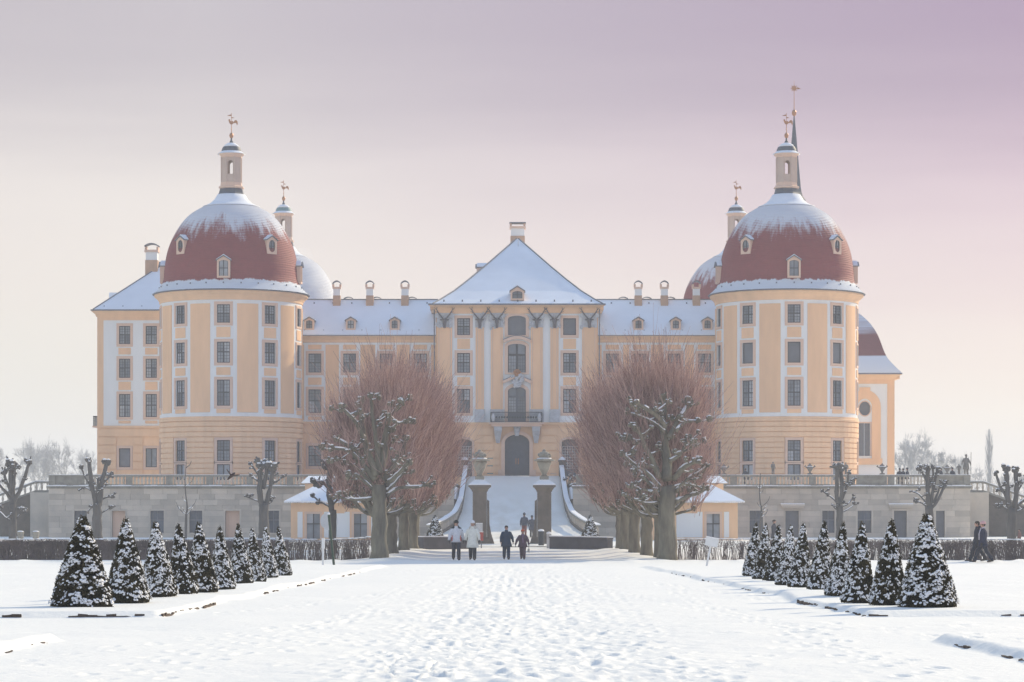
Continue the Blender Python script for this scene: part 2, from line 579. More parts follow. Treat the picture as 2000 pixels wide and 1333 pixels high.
    c2.inputs['B'].default_value = (0.70, 0.74, 0.80, 1)
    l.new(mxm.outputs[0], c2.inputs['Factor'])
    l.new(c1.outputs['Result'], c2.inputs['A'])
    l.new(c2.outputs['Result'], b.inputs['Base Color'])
    return m
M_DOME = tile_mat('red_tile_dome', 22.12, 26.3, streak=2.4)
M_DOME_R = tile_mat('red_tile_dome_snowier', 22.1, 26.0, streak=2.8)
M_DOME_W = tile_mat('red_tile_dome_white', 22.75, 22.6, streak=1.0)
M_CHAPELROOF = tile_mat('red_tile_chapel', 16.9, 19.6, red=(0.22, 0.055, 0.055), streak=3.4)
# ================================================================== GROUND
def ground_base(X, d):
    z = np.interp(d, [-300, 0, 104, 122, 165, 200, 320, 700, 2500], [1.4, 1.214, 0.112, 0.0, 0.05, 0.2, 0.2, -0.2, -0.4])
    return z
BED_X = 4.5
def smooth(a, b, x):
    t = np.clip((x - a) / (b - a), 0, 1)
    return t * t * (3 - 2 * t)
def value_noise(x, y, seed):
    r = np.random.default_rng(seed)
    tab = r.random((256, 256))
    xi = np.floor(x).astype(int); yi = np.floor(y).astype(int)
    fx = x - xi; fy = y - yi
    fx = fx * fx * (3 - 2 * fx); fy = fy * fy * (3 - 2 * fy)
    g = lambda i, j: tab[i % 256, j % 256]
    return (g(xi, yi) * (1 - fx) * (1 - fy) + g(xi + 1, yi) * fx * (1 - fy) + g(xi, yi + 1) * (1 - fx) * fy + g(xi + 1, yi + 1) * fx * fy)
def bed_mask(X, d):
    e = 0.08
    wob = (value_noise(X * 1.3 + 9, d * 1.3, 5) - 0.5) * 0.10 + (value_noise(X * 5 + 9, d * 5, 6) - 0.5) * 0.05
    aX = np.abs(X) + wob
    m1 = smooth(BED_X - e, BED_X + e, aX) * smooth(32.5 - e, 32.5 + e, d + wob) * (1 - smooth(88, 92, d))
    bx = np.where(X > 0, 4.1, 4.4)
    m2 = smooth(bx - e, bx + e, aX) * (1 - smooth(24.6 - e, 24.6 + e, d + wob))
    return np.maximum(m1, m2)
def ground_height(X, d):
    z = ground_base(X, d)
    z = z + 0.075 * bed_mask(X, d)
    near = np.clip((150 - d) / 60, 0, 1)
    z = z + near * ((value_noise(X * 0.35 + 3, d * 0.30 + 5, 1) - 0.5) * 0.07 + (value_noise(X * 1.4, d * 1.2, 2) - 0.5) * 0.025)
    path = np.exp(-(X / (1.5 + d * .004)) ** 2) * np.clip((110 - d) / 20, 0, 1)
    z = z + path * ((value_noise(X * 9.0, d * 6.5, 21) - .5) * .03 + (value_noise(X * 4.0, d * 3.0, 22) - .5) * .03 - .03)
    # ploughed ridge along the cross path, snow heaped between the lime trunks
    ridge = np.exp(-((d - 106.5) / 1.4) ** 2)
    z = z + ridge * (0.05 + 0.16 * value_noise(X * 1.6, d * 0.9, 3) ** 2) * smooth(2.2, 4.0, np.abs(X))
    bank = np.exp(-((np.abs(X) - 5.6) / 1.2) ** 2) * smooth(109, 113, d) * (1 - smooth(140, 146, d))
    z = z + bank * (0.12 + 0.12 * value_noise(X * 1.2, d * 0.5, 4))
    return z

rows = np.concatenate([np.array([-250., -120, -60, -25, -8, 3]), 1.0 / np.linspace(1 / 9.0, 1 / 118.0, 620), np.linspace(119, 150, 40), np.linspace(156, 260, 30), np.array([300., 380, 480, 600, 800, 1200, 1800, 2600])])
ncol = 640
s = np.linspace(-1, 1, ncol)
s = np.sign(s) * (0.72 * np.abs(s) + 0.28 * np.abs(s) ** 3)
halfw = np.interp(rows, [-250, 0, 20, 60, 120, 200, 400, 2600], [250, 30, 10, 19, 40, 120, 400, 2400])
GX = s[None, :] * halfw[:, None]
GD = np.repeat(rows[:, None], ncol, 1)
GZ = ground_height(GX, GD)
# footprints: trodden way down the axis, a few single tracks
def stamp(x0, d0, ang, L, Wd, dep):
    i0 = np.searchsorted(rows, d0 - L * 1.8); i1 = np.searchsorted(rows, d0 + L * 1.8)
    if i1 <= i0:
        return
    hw = halfw[(i0 + i1) // 2]
    sx = x0 / hw
    j0 = np.searchsorted(s, sx - (L * 1.9) / hw / 0.9); j1 = np.searchsorted(s, sx + (L * 1.9) / hw / 0.9)
    if j1 <= j0:
        return
    X = GX[i0:i1, j0:j1] - x0; D = GD[i0:i1, j0:j1] - d0
    a = X * math.cos(ang) + D * math.sin(ang)
    b = -X * math.sin(ang) + D * math.cos(ang)
    q = (a / Wd) ** 2 + (b / L) ** 2
    GZ[i0:i1, j0:j1] += -dep * np.exp(-q ** 2) + dep * 0.45 * np.exp(-((np.sqrt(q) - 1.45) / 0.35) ** 2)
fr = np.random.default_rng(3)
def walk(x0, d0, x1, d1, step=0.62, dep=0.05):
    L = math.hypot(x1 - x0, d1 - d0)
    ang = math.atan2(-(x1 - x0), d1 - d0)
    k = int(L / step)
    ph = fr.random() * 6
    for i in range(k):
        t = (i + fr.random() * 0.2) / k
        side = 0.11 * (1 if i % 2 else -1)
        wig = 0.18 * math.sin(t * 7 + ph)
        x = x0 + (x1 - x0) * t + math.cos(ang) * (side + wig)
        dd = d0 + (d1 - d0) * t + math.sin(ang) * (side + wig)
        stamp(x, dd, ang + fr.normal() * 0.15, 0.15, 0.06, dep * fr.uniform(0.4, 1.3) * 0.32)
for i in range(28):
    x0 = fr.normal() * 0.75 + 0.1; x1 = fr.normal() * 1.3
    walk(x0, 14, x1, 100, dep=0.05)
for a in ((-3.2, 15, -1.0, 46), (-2.6, 14, -1.8, 60), (3.3, 15, 1.5, 62), (2.6, 14, 3.2, 50), (5.5, 20, 3.0, 29), (3.4, 29, 7.0, 26.5), (-2.4, 22, 1.0, 40), (-6.5, 27, 5.5, 30), (-4.0, 18, -1.6, 36), (2.2, 26, 6.5, 29.5), (1.2, 18, 3.9, 30), (-1.2, 52, -4.1, 33), (2.2, 75, 4.0, 40), (-3.9, 70, -1.5, 92)):
    walk(*a, dep=0.06)
for i in range(2600):
    stamp(fr.normal() * 0.95, fr.uniform(14, 60) , fr.normal() * 0.9, fr.uniform(0.04, 0.12), fr.uniform(0.025, 0.06), fr.uniform(0.004, 0.012))
# two curved pole or sledge scratches
for (xa, da, xb, db, bend) in ((-0.93, 20.6, -0.80, 18.2, -0.08), (-0.62, 20.4, -0.50, 18.4, -0.07)):
    for k in range(40):
        t = k / 39
        stamp(xa + (xb - xa) * t + bend * math.sin(pi * t), da + (db - da) * t, 0.0, 0.06, 0.022, 0.012)
GZ[rows < 9] += 0
R_, C_ = GX.shape
gv = np.stack([GX, GD, GZ], -1).reshape(-1, 3)
ii, jj = np.meshgrid(np.arange(R_ - 1), np.arange(C_ - 1), indexing='ij')
a0 = (ii * C_ + jj).ravel()
gf = np.stack([a0, a0 + 1, a0 + C_ + 1, a0 + C_], -1)

def snow_ground_mat():
    m, n, l, b = new_mat('trodden_snow')
    b.inputs['Roughness'].default_value = 0.6
    b.inputs['Specular IOR Level'].default_value = 0.25
    g = n.new('ShaderNodeNewGeometry')
    sp = n.new('ShaderNodeSeparateXYZ')
    l.new(g.outputs['Position'], sp.inputs[0])
    t = n.new('ShaderNodeTexNoise'); t.inputs['Scale'].default_value = 0.5; t.inputs['Detail'].default_value = 7.0
    l.new(g.outputs['Position'], t.inputs['Vector'])
    c1 = n.new('ShaderNodeMix'); c1.data_type = 'RGBA'
    c1.inputs['A'].default_value = (0.87, 0.855, 0.81, 1); c1.inputs['B'].default_value = (0.915, 0.895, 0.84, 1)
    l.new(t.outputs['Fac'], c1.inputs['Factor'])
    # sand strewn on the way to the gate
    ax = n.new('ShaderNodeMath'); ax.operation = 'ABSOLUTE'; l.new(sp.outputs['X'], ax.inputs[0])
    mx = n.new('ShaderNodeMapRange'); mx.interpolation_type = 'SMOOTHSTEP'
    mx.inputs['From Min'].default_value = 5.5; mx.inputs['From Max'].default_value = 1.5
    l.new(ax.outputs[0], mx.inputs['Value'])
    my = n.new('ShaderNodeMapRange'); my.interpolation_type = 'SMOOTHSTEP'
    my.inputs['From Min'].default_value = 96; my.inputs['From Max'].default_value = 125
    l.new(sp.outputs['Y'], my.inputs['Value'])
    mq = n.new('ShaderNodeMapRange'); mq.interpolation_type = 'SMOOTHSTEP'
    mq.inputs['From Min'].default_value = 226; mq.inputs['From Max'].default_value = 188
    l.new(sp.outputs['Y'], mq.inputs['Value'])
    mm = n.new('ShaderNodeMath'); mm.operation = 'MULTIPLY'; l.new(mx.outputs[0], mm.inputs[0]); l.new(my.outputs[0], mm.inputs[1])
    mp = n.new('ShaderNodeMapping'); mp.inputs['Scale'].default_value = (1.2, 0.25, 1)
    l.new(g.outputs['Position'], mp.inputs[0])
    t2 = n.new('ShaderNodeTexNoise'); t2.inputs['Scale'].default_value = 1.0; t2.inputs['Detail'].default_value = 6.0
    l.new(mp.outputs[0], t2.inputs['Vector'])
    m3 = n.new('ShaderNodeMapRange'); m3.inputs['From Min'].default_value = 0.35; m3.inputs['From Max'].default_value = 0.7; m3.inputs['To Max'].default_value = 0.75
    l.new(t2.outputs['Fac'], m3.inputs['Value'])
    m5 = n.new('ShaderNodeMath'); m5.operation = 'MULTIPLY'; l.new(mm.outputs[0], m5.inputs[0]); l.new(mq.outputs[0], m5.inputs[1])
    m4 = n.new('ShaderNodeMath'); m4.operation = 'MULTIPLY'; l.new(m5.outputs[0], m4.inputs[0]); l.new(m3.outputs[0], m4.inputs[1])
    c2 = n.new('ShaderNodeMix'); c2.data_type = 'RGBA'; c2.inputs['B'].default_value = (0.66, 0.60, 0.50, 1)
    l.new(m4.outputs[0], c2.inputs['Factor']); l.new(c1.outputs['Result'], c2.inputs['A'])
    l.new(c2.outputs['Result'], b.inputs['Base Color'])
    t3 = n.new('ShaderNodeTexNoise'); t3.inputs['Scale'].default_value = 6.0; t3.inputs['Detail'].default_value = 7.0; t3.inputs['Roughness'].default_value = 0.65
    l.new(g.outputs['Position'], t3.inputs['Vector'])
    bp = n.new('ShaderNodeBump'); bp.inputs['Strength'].default_value = 0.35; bp.inputs['Distance'].default_value = 0.06
    l.new(t3.outputs['Fac'], bp.inputs['Height']); l.new(bp.outputs[0], b.inputs['Normal'])
    return m
M_GROUND = snow_ground_mat()
add('ground', np_mesh('ground', gv, gf, M_GROUND, smooth=True), kind='structure')
def gz(x, d):
    return float(ground_height(np.array([x], float), np.array([d], float))[0])

# low edging of the beds, mostly snowed under: uneven dark pieces along the rim
def edging(x0, d0, x1, d1, seed):
    r = random.Random(seed)
    mb = MB()
    L = math.hypot(x1 - x0, d1 - d0)
    k = int(L / 0.12)
    ux, ud = (x1 - x0) / L, (d1 - d0) / L
    nx, nd = ud, -ux
    run = 0
    for i in range(k):
        if run <= 0:
            run = r.choice([2, 3, 5, 8]); show = r.random() < 0.36
        run -= 1
        if not show:
            continue
        t = i * 0.12
        x = x0 + ux * t; d = d0 + ud * t
        z = float(ground_base(0, np.array([d]))[0])
        h = r.uniform(0.006, 0.032)
        a, bw = 0.125, 0.014
        p = lambda s_, w_: (x + ux * s_ + nx * w_, d + ud * s_ + nd * w_)
        q = [p(0, -bw), p(a, -bw), p(a, bw), p(0, bw)]
        n0 = mb.pts([(*c, z - 0.05) for c in q] + [(*c, z + h + r.uniform(-.008, .008)) for c in q])
        for f in ((0, 1, 5, 4), (1, 2, 6, 5), (2, 3, 7, 6), (3, 0, 4, 7), (4, 5, 6, 7)):
            mb.face(tuple(n0 + j for j in f))
    return mb
kb = MB()
for k, seg in enumerate(((-9.0, 32.44, -4.5, 32.44), (-4.46, 32.5, -4.46, 75), (4.46, 32.5, 4.46, 75), (4.5, 32.44, 9.0, 32.44), (4.06, 24.6, 4.06, 12), (-4.36, 24.6, -4.36, 12))):
    m = edging(*seg, 40 + k)
    add('kerb', m.mesh('kerb', M_EARTH), kind='structure')

# ================================================================== TERRACE
TD, TZ = 200.0, 4.2           # front edge of the terrace, its level
TXL, TXR, RX = PX(95, TD), PX(1895, TD), 4.6
mb = MB()
for a, b_, c, d_ in ((TXL, -RX, TD + 0.45, 330), (RX, TXR, TD + 0.45, 330), (-RX, RX, 223.0, 330)):
    mb.box(a, b_, c, d_, 3.2, TZ)
mb.build('terrace', M_ROOFSNOW, kind='structure')

unit = bmesh.new()
bmesh.ops.create_cube(unit, size=1.0)
bmesh.ops.bevel(unit, geom=list(unit.edges), offset=0.03, segments=1, affect='EDGES')
ME_BLOCK = bpy.data.meshes.new('stone_block')
unit.to_mesh(ME_BLOCK)
unit.free()
ME_BLOCK.materials.append(M_STONE)

def baluster_mesh():
    mb = MB()
    mb.lathe([(0.10, 0), (0.10, 0.05), (0.055, 0.08), (0.075, 0.16), (0.105, 0.27), (0.085, 0.38), (0.05, 0.50), (0.06, 0.54), (0.10, 0.56), (0.10, 0.60)], 10)
    return mb.mesh('baluster', M_STONE, smooth=True)
ME_BAL = baluster_mesh()

def terrace_wall(x0, x1, ops, label, seed, hoods=()):
    r = random.Random(seed)
    t = thing('terrace_wall', label, 'wall', ((x0 + x1) / 2, TD, 0.1))
    mb = MB()
    wall_cells(mb, flat_map(TD + 0.06), x0, x1, -0.3, 3.9, [(o[0], o[1], o[2], o[3]) for o in ops], 0.36)
    mb.build('wall_core', M_MORTAR, t)
    H = 0.436
    for c in range(9):
        z0 = 0.1 + c * H
        z1 = z0 + H
        cuts = sorted((o[0], o[1]) for o in ops if o[2] < z1 - 0.05 and o[3] > z0 + 0.05)
        free = []
        a = x0
        for o0, o1 in cuts:
            if o0 > a:
                free.append((a, o0))
            a = max(a, o1)
        free.append((a, x1))
        for fa, fb in free:
            k = max(1, round((fb - fa) / r.uniform(1.05, 1.4)))
            es = [fa] + sorted(fa + (fb - fa) * (i + r.uniform(-.22, .22)) / k for i in range(1, k)) + [fb]
            for e0, e1 in zip(es, es[1:]):
                g = 0.012
                pr = r.uniform(0.0, 0.025)
                add('stone_block', ME_BLOCK, t, T((e0 + e1) / 2, TD + 0.05 - pr, (z0 + z1) / 2) @ SC(e1 - e0 - g, 0.12, H - g))
    mb = MB()
    mb.box(x0 - 0.05, x1 + 0.05, TD - 0.10, TD + 0.46, 4.02, 4.10).box(x0 - 0.12, x1 + 0.12, TD - 0.22, TD + 0.46, 4.10, 4.20)
    mb.build('cornice', M_STONE_G, t)
    mb = MB()
    n = int((x1 - x0) / 0.5)
    for i in range(n):
        a = x0 - 0.1 + (x1 - x0 + 0.2) * i / n
        b_ = x0 - 0.1 + (x1 - x0 + 0.2) * (i + 1) / n
        h = 4.27 + 0.03 * math.sin(i * 1.3) + r.uniform(-.01, .02)
        mb.box(a, b_, TD - 0.20, TD - 0.02, 4.203, h)
    mb.build('snow_ledge', M_SNOW, t, kind='stuff')
    for o in ops:
        xa, xb, za, zb, kind = o
        w = MB()
        f = flat_map(TD)
        for q in ((xa - .14, xa, za, zb + .14), (xb, xb + .14, za, zb + .14), (xa, xb, zb, zb + .14), (xa, xb, za - .12, za)):
            w.mbox(f, *q, -0.05, 0.1)
        wo = w.build('window' if kind == 'w' else 'door', M_STONE, t)
        g = MB()
        if kind == 'w':
            xm = (xa + xb) / 2; zm = za + (zb - za) * 0.58
            for q in ((xa, xm - .03, za, zm - .03), (xm + .03, xb, za, zm - .03), (xa, xm - .03, zm + .03, zb), (xm + .03, xb, zm + .03, zb)):
                MB().mbox(f, *q, 0.26, 0.28).build('pane', M_DARKGLASS, wo)
            g.mbox(f, xm - .03, xm + .03, za, zb, 0.22, 0.27).mbox(f, xa, xm - .03, zm - .03, zm + .03, 0.22, 0.27).mbox(f, xm + .03, xb, zm - .03, zm + .03, 0.22, 0.27)
            g.build('casement', M_LEAD, wo)
        else:
            g.mbox(f, xa, xb, za, zb, 0.30, 0.34)
            for q in range(5):
                u = xa + (xb - xa) * (q + 0.1) / 5
                g.mbox(f, u, u + (xb - xa) * 0.16, za + .1, zb - .1, 0.275, 0.30)
            g.build('door_leaf', M_SURR if kind == 'd' else M_BLIND, wo)
    for hx0, hx1, hz in hoods:
        h = MB().box(hx0, hx1, TD - 0.35, TD, hz, hz + 0.16).box(hx0 + .08, hx1 - .08, TD - 0.22, TD, hz - 0.14, hz)
        ho = h.build('hood', M_STONE, t)
        MB().box(hx0 + .01, hx1 - .01, TD - 0.34, TD - 0.01, hz + 0.163, hz + 0.24).build('snow', M_SNOW, ho)
    return t
tx = lambda px: PX(px, TD)
zs, zd = 0.56, 0.12
terrace_wall(TXL, -RX - 0.05, [(tx(145), tx(170), zs, 2.28, 'w'), (tx(219), tx(245), zd, 2.28, 'd'), (tx(294), tx(320), zs, 2.28, 'w'), (tx(370), tx(395), zs, 2.28, 'w'), (tx(440), tx(468), zd, 2.28, 'd'), (tx(523), tx(545), zs, 2.28, 'w')],
             'long ashlar terrace wall on the left with windows, below the balustrade', 5)
terrace_wall(RX + 0.05, TXR, [(tx(1464), tx(1490), zs, 2.28, 'w'), (tx(1534), tx(1560), zd, 2.28, 'g'), (tx(1606), tx(1630), zs, 2.28, 'w'), (tx(1675), tx(1702), zs, 2.28, 'w'), (tx(1746), tx(1771), zd, 2.28, 'g'), (tx(1828), tx(1845), zd, 2.28, 'g')],
             'long ashlar terrace wall on the right with two hooded doors, behind the cone yews', 6,
             hoods=((tx(1524), tx(1571), 2.62), (tx(1735), tx(1783), 2.62)))

def balustrade(x0, x1, label, solid, seed):
    """runs along the terrace edge; solid: list of pixel ranges without balusters"""
    t = thing('balustrade', label, 'balustrade', ((x0 + x1) / 2, TD + 0.15, TZ))
    MB().box(x0, x1, TD, TD + 0.3, TZ + 0.003, TZ + 0.14).build('plinth', M_STONE_G, t)
    rail = MB().box(x0 - .02, x1 + .02, TD - 0.03, TD + 0.33, TZ + 0.74, TZ + 0.87).build('rail', M_STONE_G, t)
    MB().box(x0, x1, TD + 0.0, TD + 0.3, TZ + 0.873, TZ + 0.91).build('snow', M_SNOW, rail)
    bay = 3.2
    n = max(1, round((x1 - x0) / bay))
    step = (x1 - x0) / n
    for i in range(n + 1):
        xc = x0 + step * i
        xc = min(max(xc, x0 + 0.25), x1 - 0.25)
        MB().box(xc - 0.25, xc + 0.25, TD - 0.015, TD + 0.315, TZ + 0.14, TZ + 0.74).build('pedestal', M_STONE_G, t)
        if i == n:
            break
        xa = x0 + step * i + 0.3; xb = x0 + step * (i + 1) - 0.3
        if any(a < (xa + xb) / 2 < b_ for a, b_ in solid):
            MB().box(xa + .05, xb - .05, TD + 0.08, TD + 0.22, TZ + 0.14, TZ + 0.74).build('infill_panel', M_STONE_G, t)
            continue
        k = int((xb - xa) / 0.27)
        for j in range(k):
            add('baluster', ME_BAL, t, T(xa + (xb - xa) * (j + 0.5) / k, TD + 0.15, TZ + 0.14))
    return t
balustrade(TXL, -RX - 0.3, 'stone balustrade along the left terrace edge, in front of the tower', [(tx(95), tx(150)), (tx(400), tx(440))], 1)
balustrade(RX + 0.3, TXR, 'stone balustrade carrying statues and urns along the right terrace edge', [(tx(1680), tx(1760)), (tx(1830), tx(1900))], 2)

# outer stairs at both ends of the terrace
def outer_stair(side, label):
    x0 = TXL if side < 0 else TXR
    t = thing('outer_stair', label, 'stairs', (x0 + side * 4, TD + 8, 0.1))
    n = 18
    run, fall = 10.0, 3.6
    y0, y1 = TD + 6.5, TD + 9.5
    mb = MB().box(min(x0, x0 + side * 2.2), max(x0, x0 + side * 2.2), TD + 4, TD + 13, 0.0, 3.75)
    mb.build('landing', M_STONE, t)
    for i in range(n):
        xa = x0 + side * (2.2 + run * i / n); xb = x0 + side * (2.2 + run * (i + 1) / n)
        z = 3.75 - fall * (i + 1) / n
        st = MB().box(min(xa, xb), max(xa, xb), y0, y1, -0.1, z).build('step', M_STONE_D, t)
        MB().box(min(xa, xb), max(xa, xb), y0 + .05, y1 - .05, z + .003, z + 0.05).build('snow', M_SNOW, st)
    # raking parapet with balusters on the near side
    for base, th, nm, m in ((0.0, 0.16, 'string', M_STONE_G), (0.72, 0.15, 'rail', M_STONE_G), (0.873, 0.05, 'snow', M_SNOW)):
        mb = MB()
        pts = [(x0 + side * 0.05, 3.78), (x0 + side * 2.2, 3.78), (x0 + side * 12.2, 0.2)]
        for (xa, za), (xb, zb) in zip(pts, pts[1:]):
            q = mb.pts([(xa, y0 - .3, za + base), (xb, y0 - .3, zb + base), (xb, y0 - .01, zb + base), (xa, y0 - .01, za + base),
                        (xa, y0 - .3, za + base + th), (xb, y0 - .3, zb + base + th), (xb, y0 - .01, zb + base + th), (xa, y0 - .01, za + base + th)])
            for f in ((0, 1, 5, 4), (1, 2, 6, 5), (2, 3, 7, 6), (3, 0, 4, 7), (4, 5, 6, 7), (0, 3, 2, 1)):
                mb.face(tuple(q + j for j in f))
        mb.build(nm, m, t)
    for i in range(26):
        u = 0.35 + i * 0.45
        z = 3.78 if u < 2.2 else 3.78 - (u - 2.2) * 0.358
        add('baluster', ME_BAL, t, T(x0 + side * u, y0 - .15, z + 0.12))
    mb = MB()
    q = mb.pts([(x0 + side * 0.02, y0 - .2, -.2), (x0 + side * 12.2, y0 - .2, -.2), (x0 + side * 12.2, y0 - .2, 0.2), (x0 + side * 2.2, y0 - .2, 3.78), (x0 + side * .02, y0 - .2, 3.78)])
    n0 = q
    q2 = mb.pts([(v[0], y0 - .05, v[2]) for v in mb.v[q:q + 5]])
    mb.face(tuple(range(q, q + 5))); mb.face(tuple(reversed(range(q2, q2 + 5))))
    for j in range(5):
        k = (j + 1) % 5
        mb.face((q + j, q2 + j, q2 + k, q + k))
    mb.build('flank_wall', M_STONE_D, t)
    return t
outer_stair(-1, 'snowy stone staircase with balustrade at the left end of the terrace')
outer_stair(1, 'snowy stone staircase with balustrade at the right end of the terrace')

# ================================================================== RAMP
RD = [156, 170, 182, 188, 195, 205, 215, 222.3, 224.9]
RZS = [0.07, 0.12, 0.32, 0.70, 1.25, 2.35, 3.95, 5.28, 5.36]
RW = [7.2, 7.0, 5.75, 5.0, 4.35, 4.1, 4.05, 4.05, 4.05]
def ramp_z(d):
    return float(np.interp(d, RD, RZS))
def ramp_w(d):
    return float(np.interp(d, RD, RW))
ds = np.linspace(156, 224.9, 120)
rw = np.interp(ds, RD, RW); rz = np.interp(ds, RD, RZS)
k5 = np.ones(7) / 7
rz_s = np.convolve(np.pad(rz, 3, mode='edge'), k5, 'valid'); rw_s = np.convolve(np.pad(rw, 3, mode='edge'), k5, 'valid')
ss = np.linspace(-1, 1, 60)
RXg = ss[None] * rw_s[:, None]
RYg = np.repeat(ds[:, None], 60, 1)
RZg = rz_s[:, None] + 0 * RXg + (value_noise(RXg * 1.2 + 50, RYg * 0.6, 8) - 0.5) * 0.06
rv = np.stack([RXg, RYg, RZg], -1).reshape(-1, 3)
ii, jj = np.meshgrid(np.arange(119), np.arange(59), indexing='ij')
a0 = (ii * 60 + jj).ravel()
add('ramp', np_mesh('ramp', rv, np.stack([a0, a0 + 1, a0 + 61, a0 + 60], -1), M_GROUND, smooth=True), kind='structure')

def ramp_parapet(side, label):
    t = thing('ramp_parapet', label, 'parapet', (side * 4.5, 200, 1.5))
    dd = np.linspace(181, 222.6, 44)
    core, cap, snow = MB(), MB(), MB()
    def prof(mb, lo, hi, w, j=0.0):
        rr = []
        for d in dd:
            x = side * (float(np.interp(d, ds, rw_s)) + 0.12); z = float(np.interp(d, ds, rz_s))
            b = lo if lo is not None else -z - 0.3
            jj_ = random.uniform(-j, j)
            rr.append(mb.pts([(x - w, d, z + b), (x + w, d, z + b), (x + w, d, z + hi + jj_), (x - w, d, z + hi + jj_)]))
        for a, b in zip(rr, rr[1:]):
            for q in range(4):
                mb.face((a + q, a + (q + 1) % 4, b + (q + 1) % 4, b + q))
        mb.face(tuple(rr[0] + q for q in (3, 2, 1, 0))); mb.face(tuple(rr[-1] + q for q in range(4)))
    prof(core, None, 0.22, 0.13)
    core.build('base_wall', M_STONE_D, t)
    prof(cap, 0.80, 0.94, 0.20)
    c = cap.build('coping', M_STONE_G, t)
    prof(snow, 0.943, 1.03, 0.19, 0.02)
    snow.build('snow', M_SNOW, c)
    u = 181.3
    while u < 222:
        x = side * (float(np.interp(u, ds, rw_s)) + 0.12)
        add('baluster', ME_BAL, t, T(x, u, float(np.interp(u, ds, rz_s)) + 0.21))
        u += 0.62
    # end post at the top with a snow cap
    x = side * 4.25
    p = MB().box(x - .3, x + .3, 222.7, 223.3, 4.2, 6.55).box(x - .36, x + .36, 222.64, 223.36, 6.553, 6.7).build('end_post', M_STONE_D, t)
    MB().lathe([(0.34, 6.703), (0.30, 6.8), (0.12, 6.95), (0.02, 7.0)], 8, x, 223.0).build('snow', M_SNOW, p)
    return t
ramp_parapet(-1, 'snow-topped stone parapet curving along the left edge of the ramp')
ramp_parapet(1, 'snow-topped stone parapet curving along the right edge of the ramp')
# the flanks of the terrace where the ramp cuts through it
for side, lb in ((-1, 'rough stone retaining wall flanking the ramp on the left'), (1, 'rough stone retaining wall flanking the ramp on the right')):
    t = thing('retaining_wall', lb, 'wall', (side * 4.7, 211, 0.2))
    x = side * 4.66
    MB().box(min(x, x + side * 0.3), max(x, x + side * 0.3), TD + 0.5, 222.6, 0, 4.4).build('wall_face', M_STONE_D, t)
    MB().box(min(x, x + side * 0.3), max(x, x + side * 0.3), TD + 0.5, 222.6, 4.403, 4.48).build('snow', M_SNOW, t)
# ================================================================== PALACE
palace = thing('palace', 'ochre and white baroque palace with four domed round towers under snow', 'palace', (0.3, 225, TZ))

_wc = {}
def window_meshes(w, h, style):
    key = (round(w, 2), round(h, 2), style)
    if key in _wc:
        return _wc[key]
    f = flat_map(0.0)
    a, b, c, d = -w / 2, w / 2, -h / 2, h / 2
    s = MB()
    t = 0.17
    for q in ((a - t, a, c - t, d + t), (b, b + t, c - t, d + t), (a, b, d, d + t), (a, b, c - t, c)):
        s.mbox(f, *q, -0.06, 0.05)
    t2 = 0.07   # outer thin fillet
    for q in ((a - t - t2, a - t, c - t, d + t), (b + t, b + t + t2, c - t, d + t), (a - t - t2, b + t + t2, d + t, d + t + t2), (a - t - t2, b + t + t2, c - t - t2, c - t)):
        s.mbox(f, *q, -0.025, 0.05)
    sm = s.mesh('window', M_SURR)
    k = MB()
    e = 0.07
    for q in ((a, a + e, c, d), (b - e, b, c, d), (a + e, b - e, d - e, d), (a + e, b - e, c, c + e)):
        k.mbox(f, *q, 0.10, 0.19)
    panes = []
    g = MB()
    if style == 'cross':
        m = 0.05
        zm = c + h * 0.52
        k.mbox(f, -m, m, c + e, d - e, 0.095, 0.18)
        k.mbox(f, a + e, -m, zm - m, zm + m, 0.10, 0.18).mbox(f, m, b - e, zm - m, zm + m, 0.10, 0.18)
        for u0, u1 in ((a + e, -m), (m, b - e)):
            for v0, v1 in ((c + e, zm - m), (zm + m, d - e)):
                panes.append(((u0 + u1) / 2, (v0 + v1) / 2, u1 - u0, v1 - v0))
                g.mbox(f, (u0 + u1) / 2 - .014, (u0 + u1) / 2 + .014, v0, v1, 0.13, 0.165)
                for j in (1, 2):
                    v = v0 + (v1 - v0) * j / 3
                    g.mbox(f, u0, (u0 + u1) / 2 - .014, v - .014, v + .014, 0.13, 0.165).mbox(f, (u0 + u1) / 2 + .014, u1, v - .014, v + .014, 0.13, 0.165)
    elif style == 'two':
        m = 0.045
        k.mbox(f, -m, m, c + e, d - e, 0.095, 0.18)
        for u0, u1 in ((a + e, -m), (m, b - e)):
            panes.append(((u0 + u1) / 2, 0, u1 - u0, h - 2 * e))
    else:
        panes.append((0, 0, w - 2 * e, h - 2 * e))
    km = k.mesh('casement', M_WOOD)
    gm = g.mesh('glazing_bars', M_WOOD) if g.v else None
    pm = []
    for (x, z, pw, ph) in panes:
        pm.append((MB().box(-pw / 2, pw / 2, 0.17, 0.185, -ph / 2, ph / 2).mesh('pane', M_BLIND if style == 'blind' else M_GLASS), x, z))
    if len(pm) == 4:
        pm = [(pm[0][0] if i in (0, 2) else pm[1][0], x, z) for i, (_, x, z) in enumerate(pm)]
    _wc[key] = (sm, km, gm, pm)
    return _wc[key]
def window(parent, M, w, h, style='cross'):
    sm, km, gm, pm = window_meshes(w, h, style)
    o = add('window', sm, parent, M)
    add('casement', km, o, M)
    for me, x, z in pm:
        add('pane', me, o, M @ T(x, 0, z))
    if gm:
        g = add('glazing_bars', gm, o, M)
        g['kind'] = 'stuff'
    return o

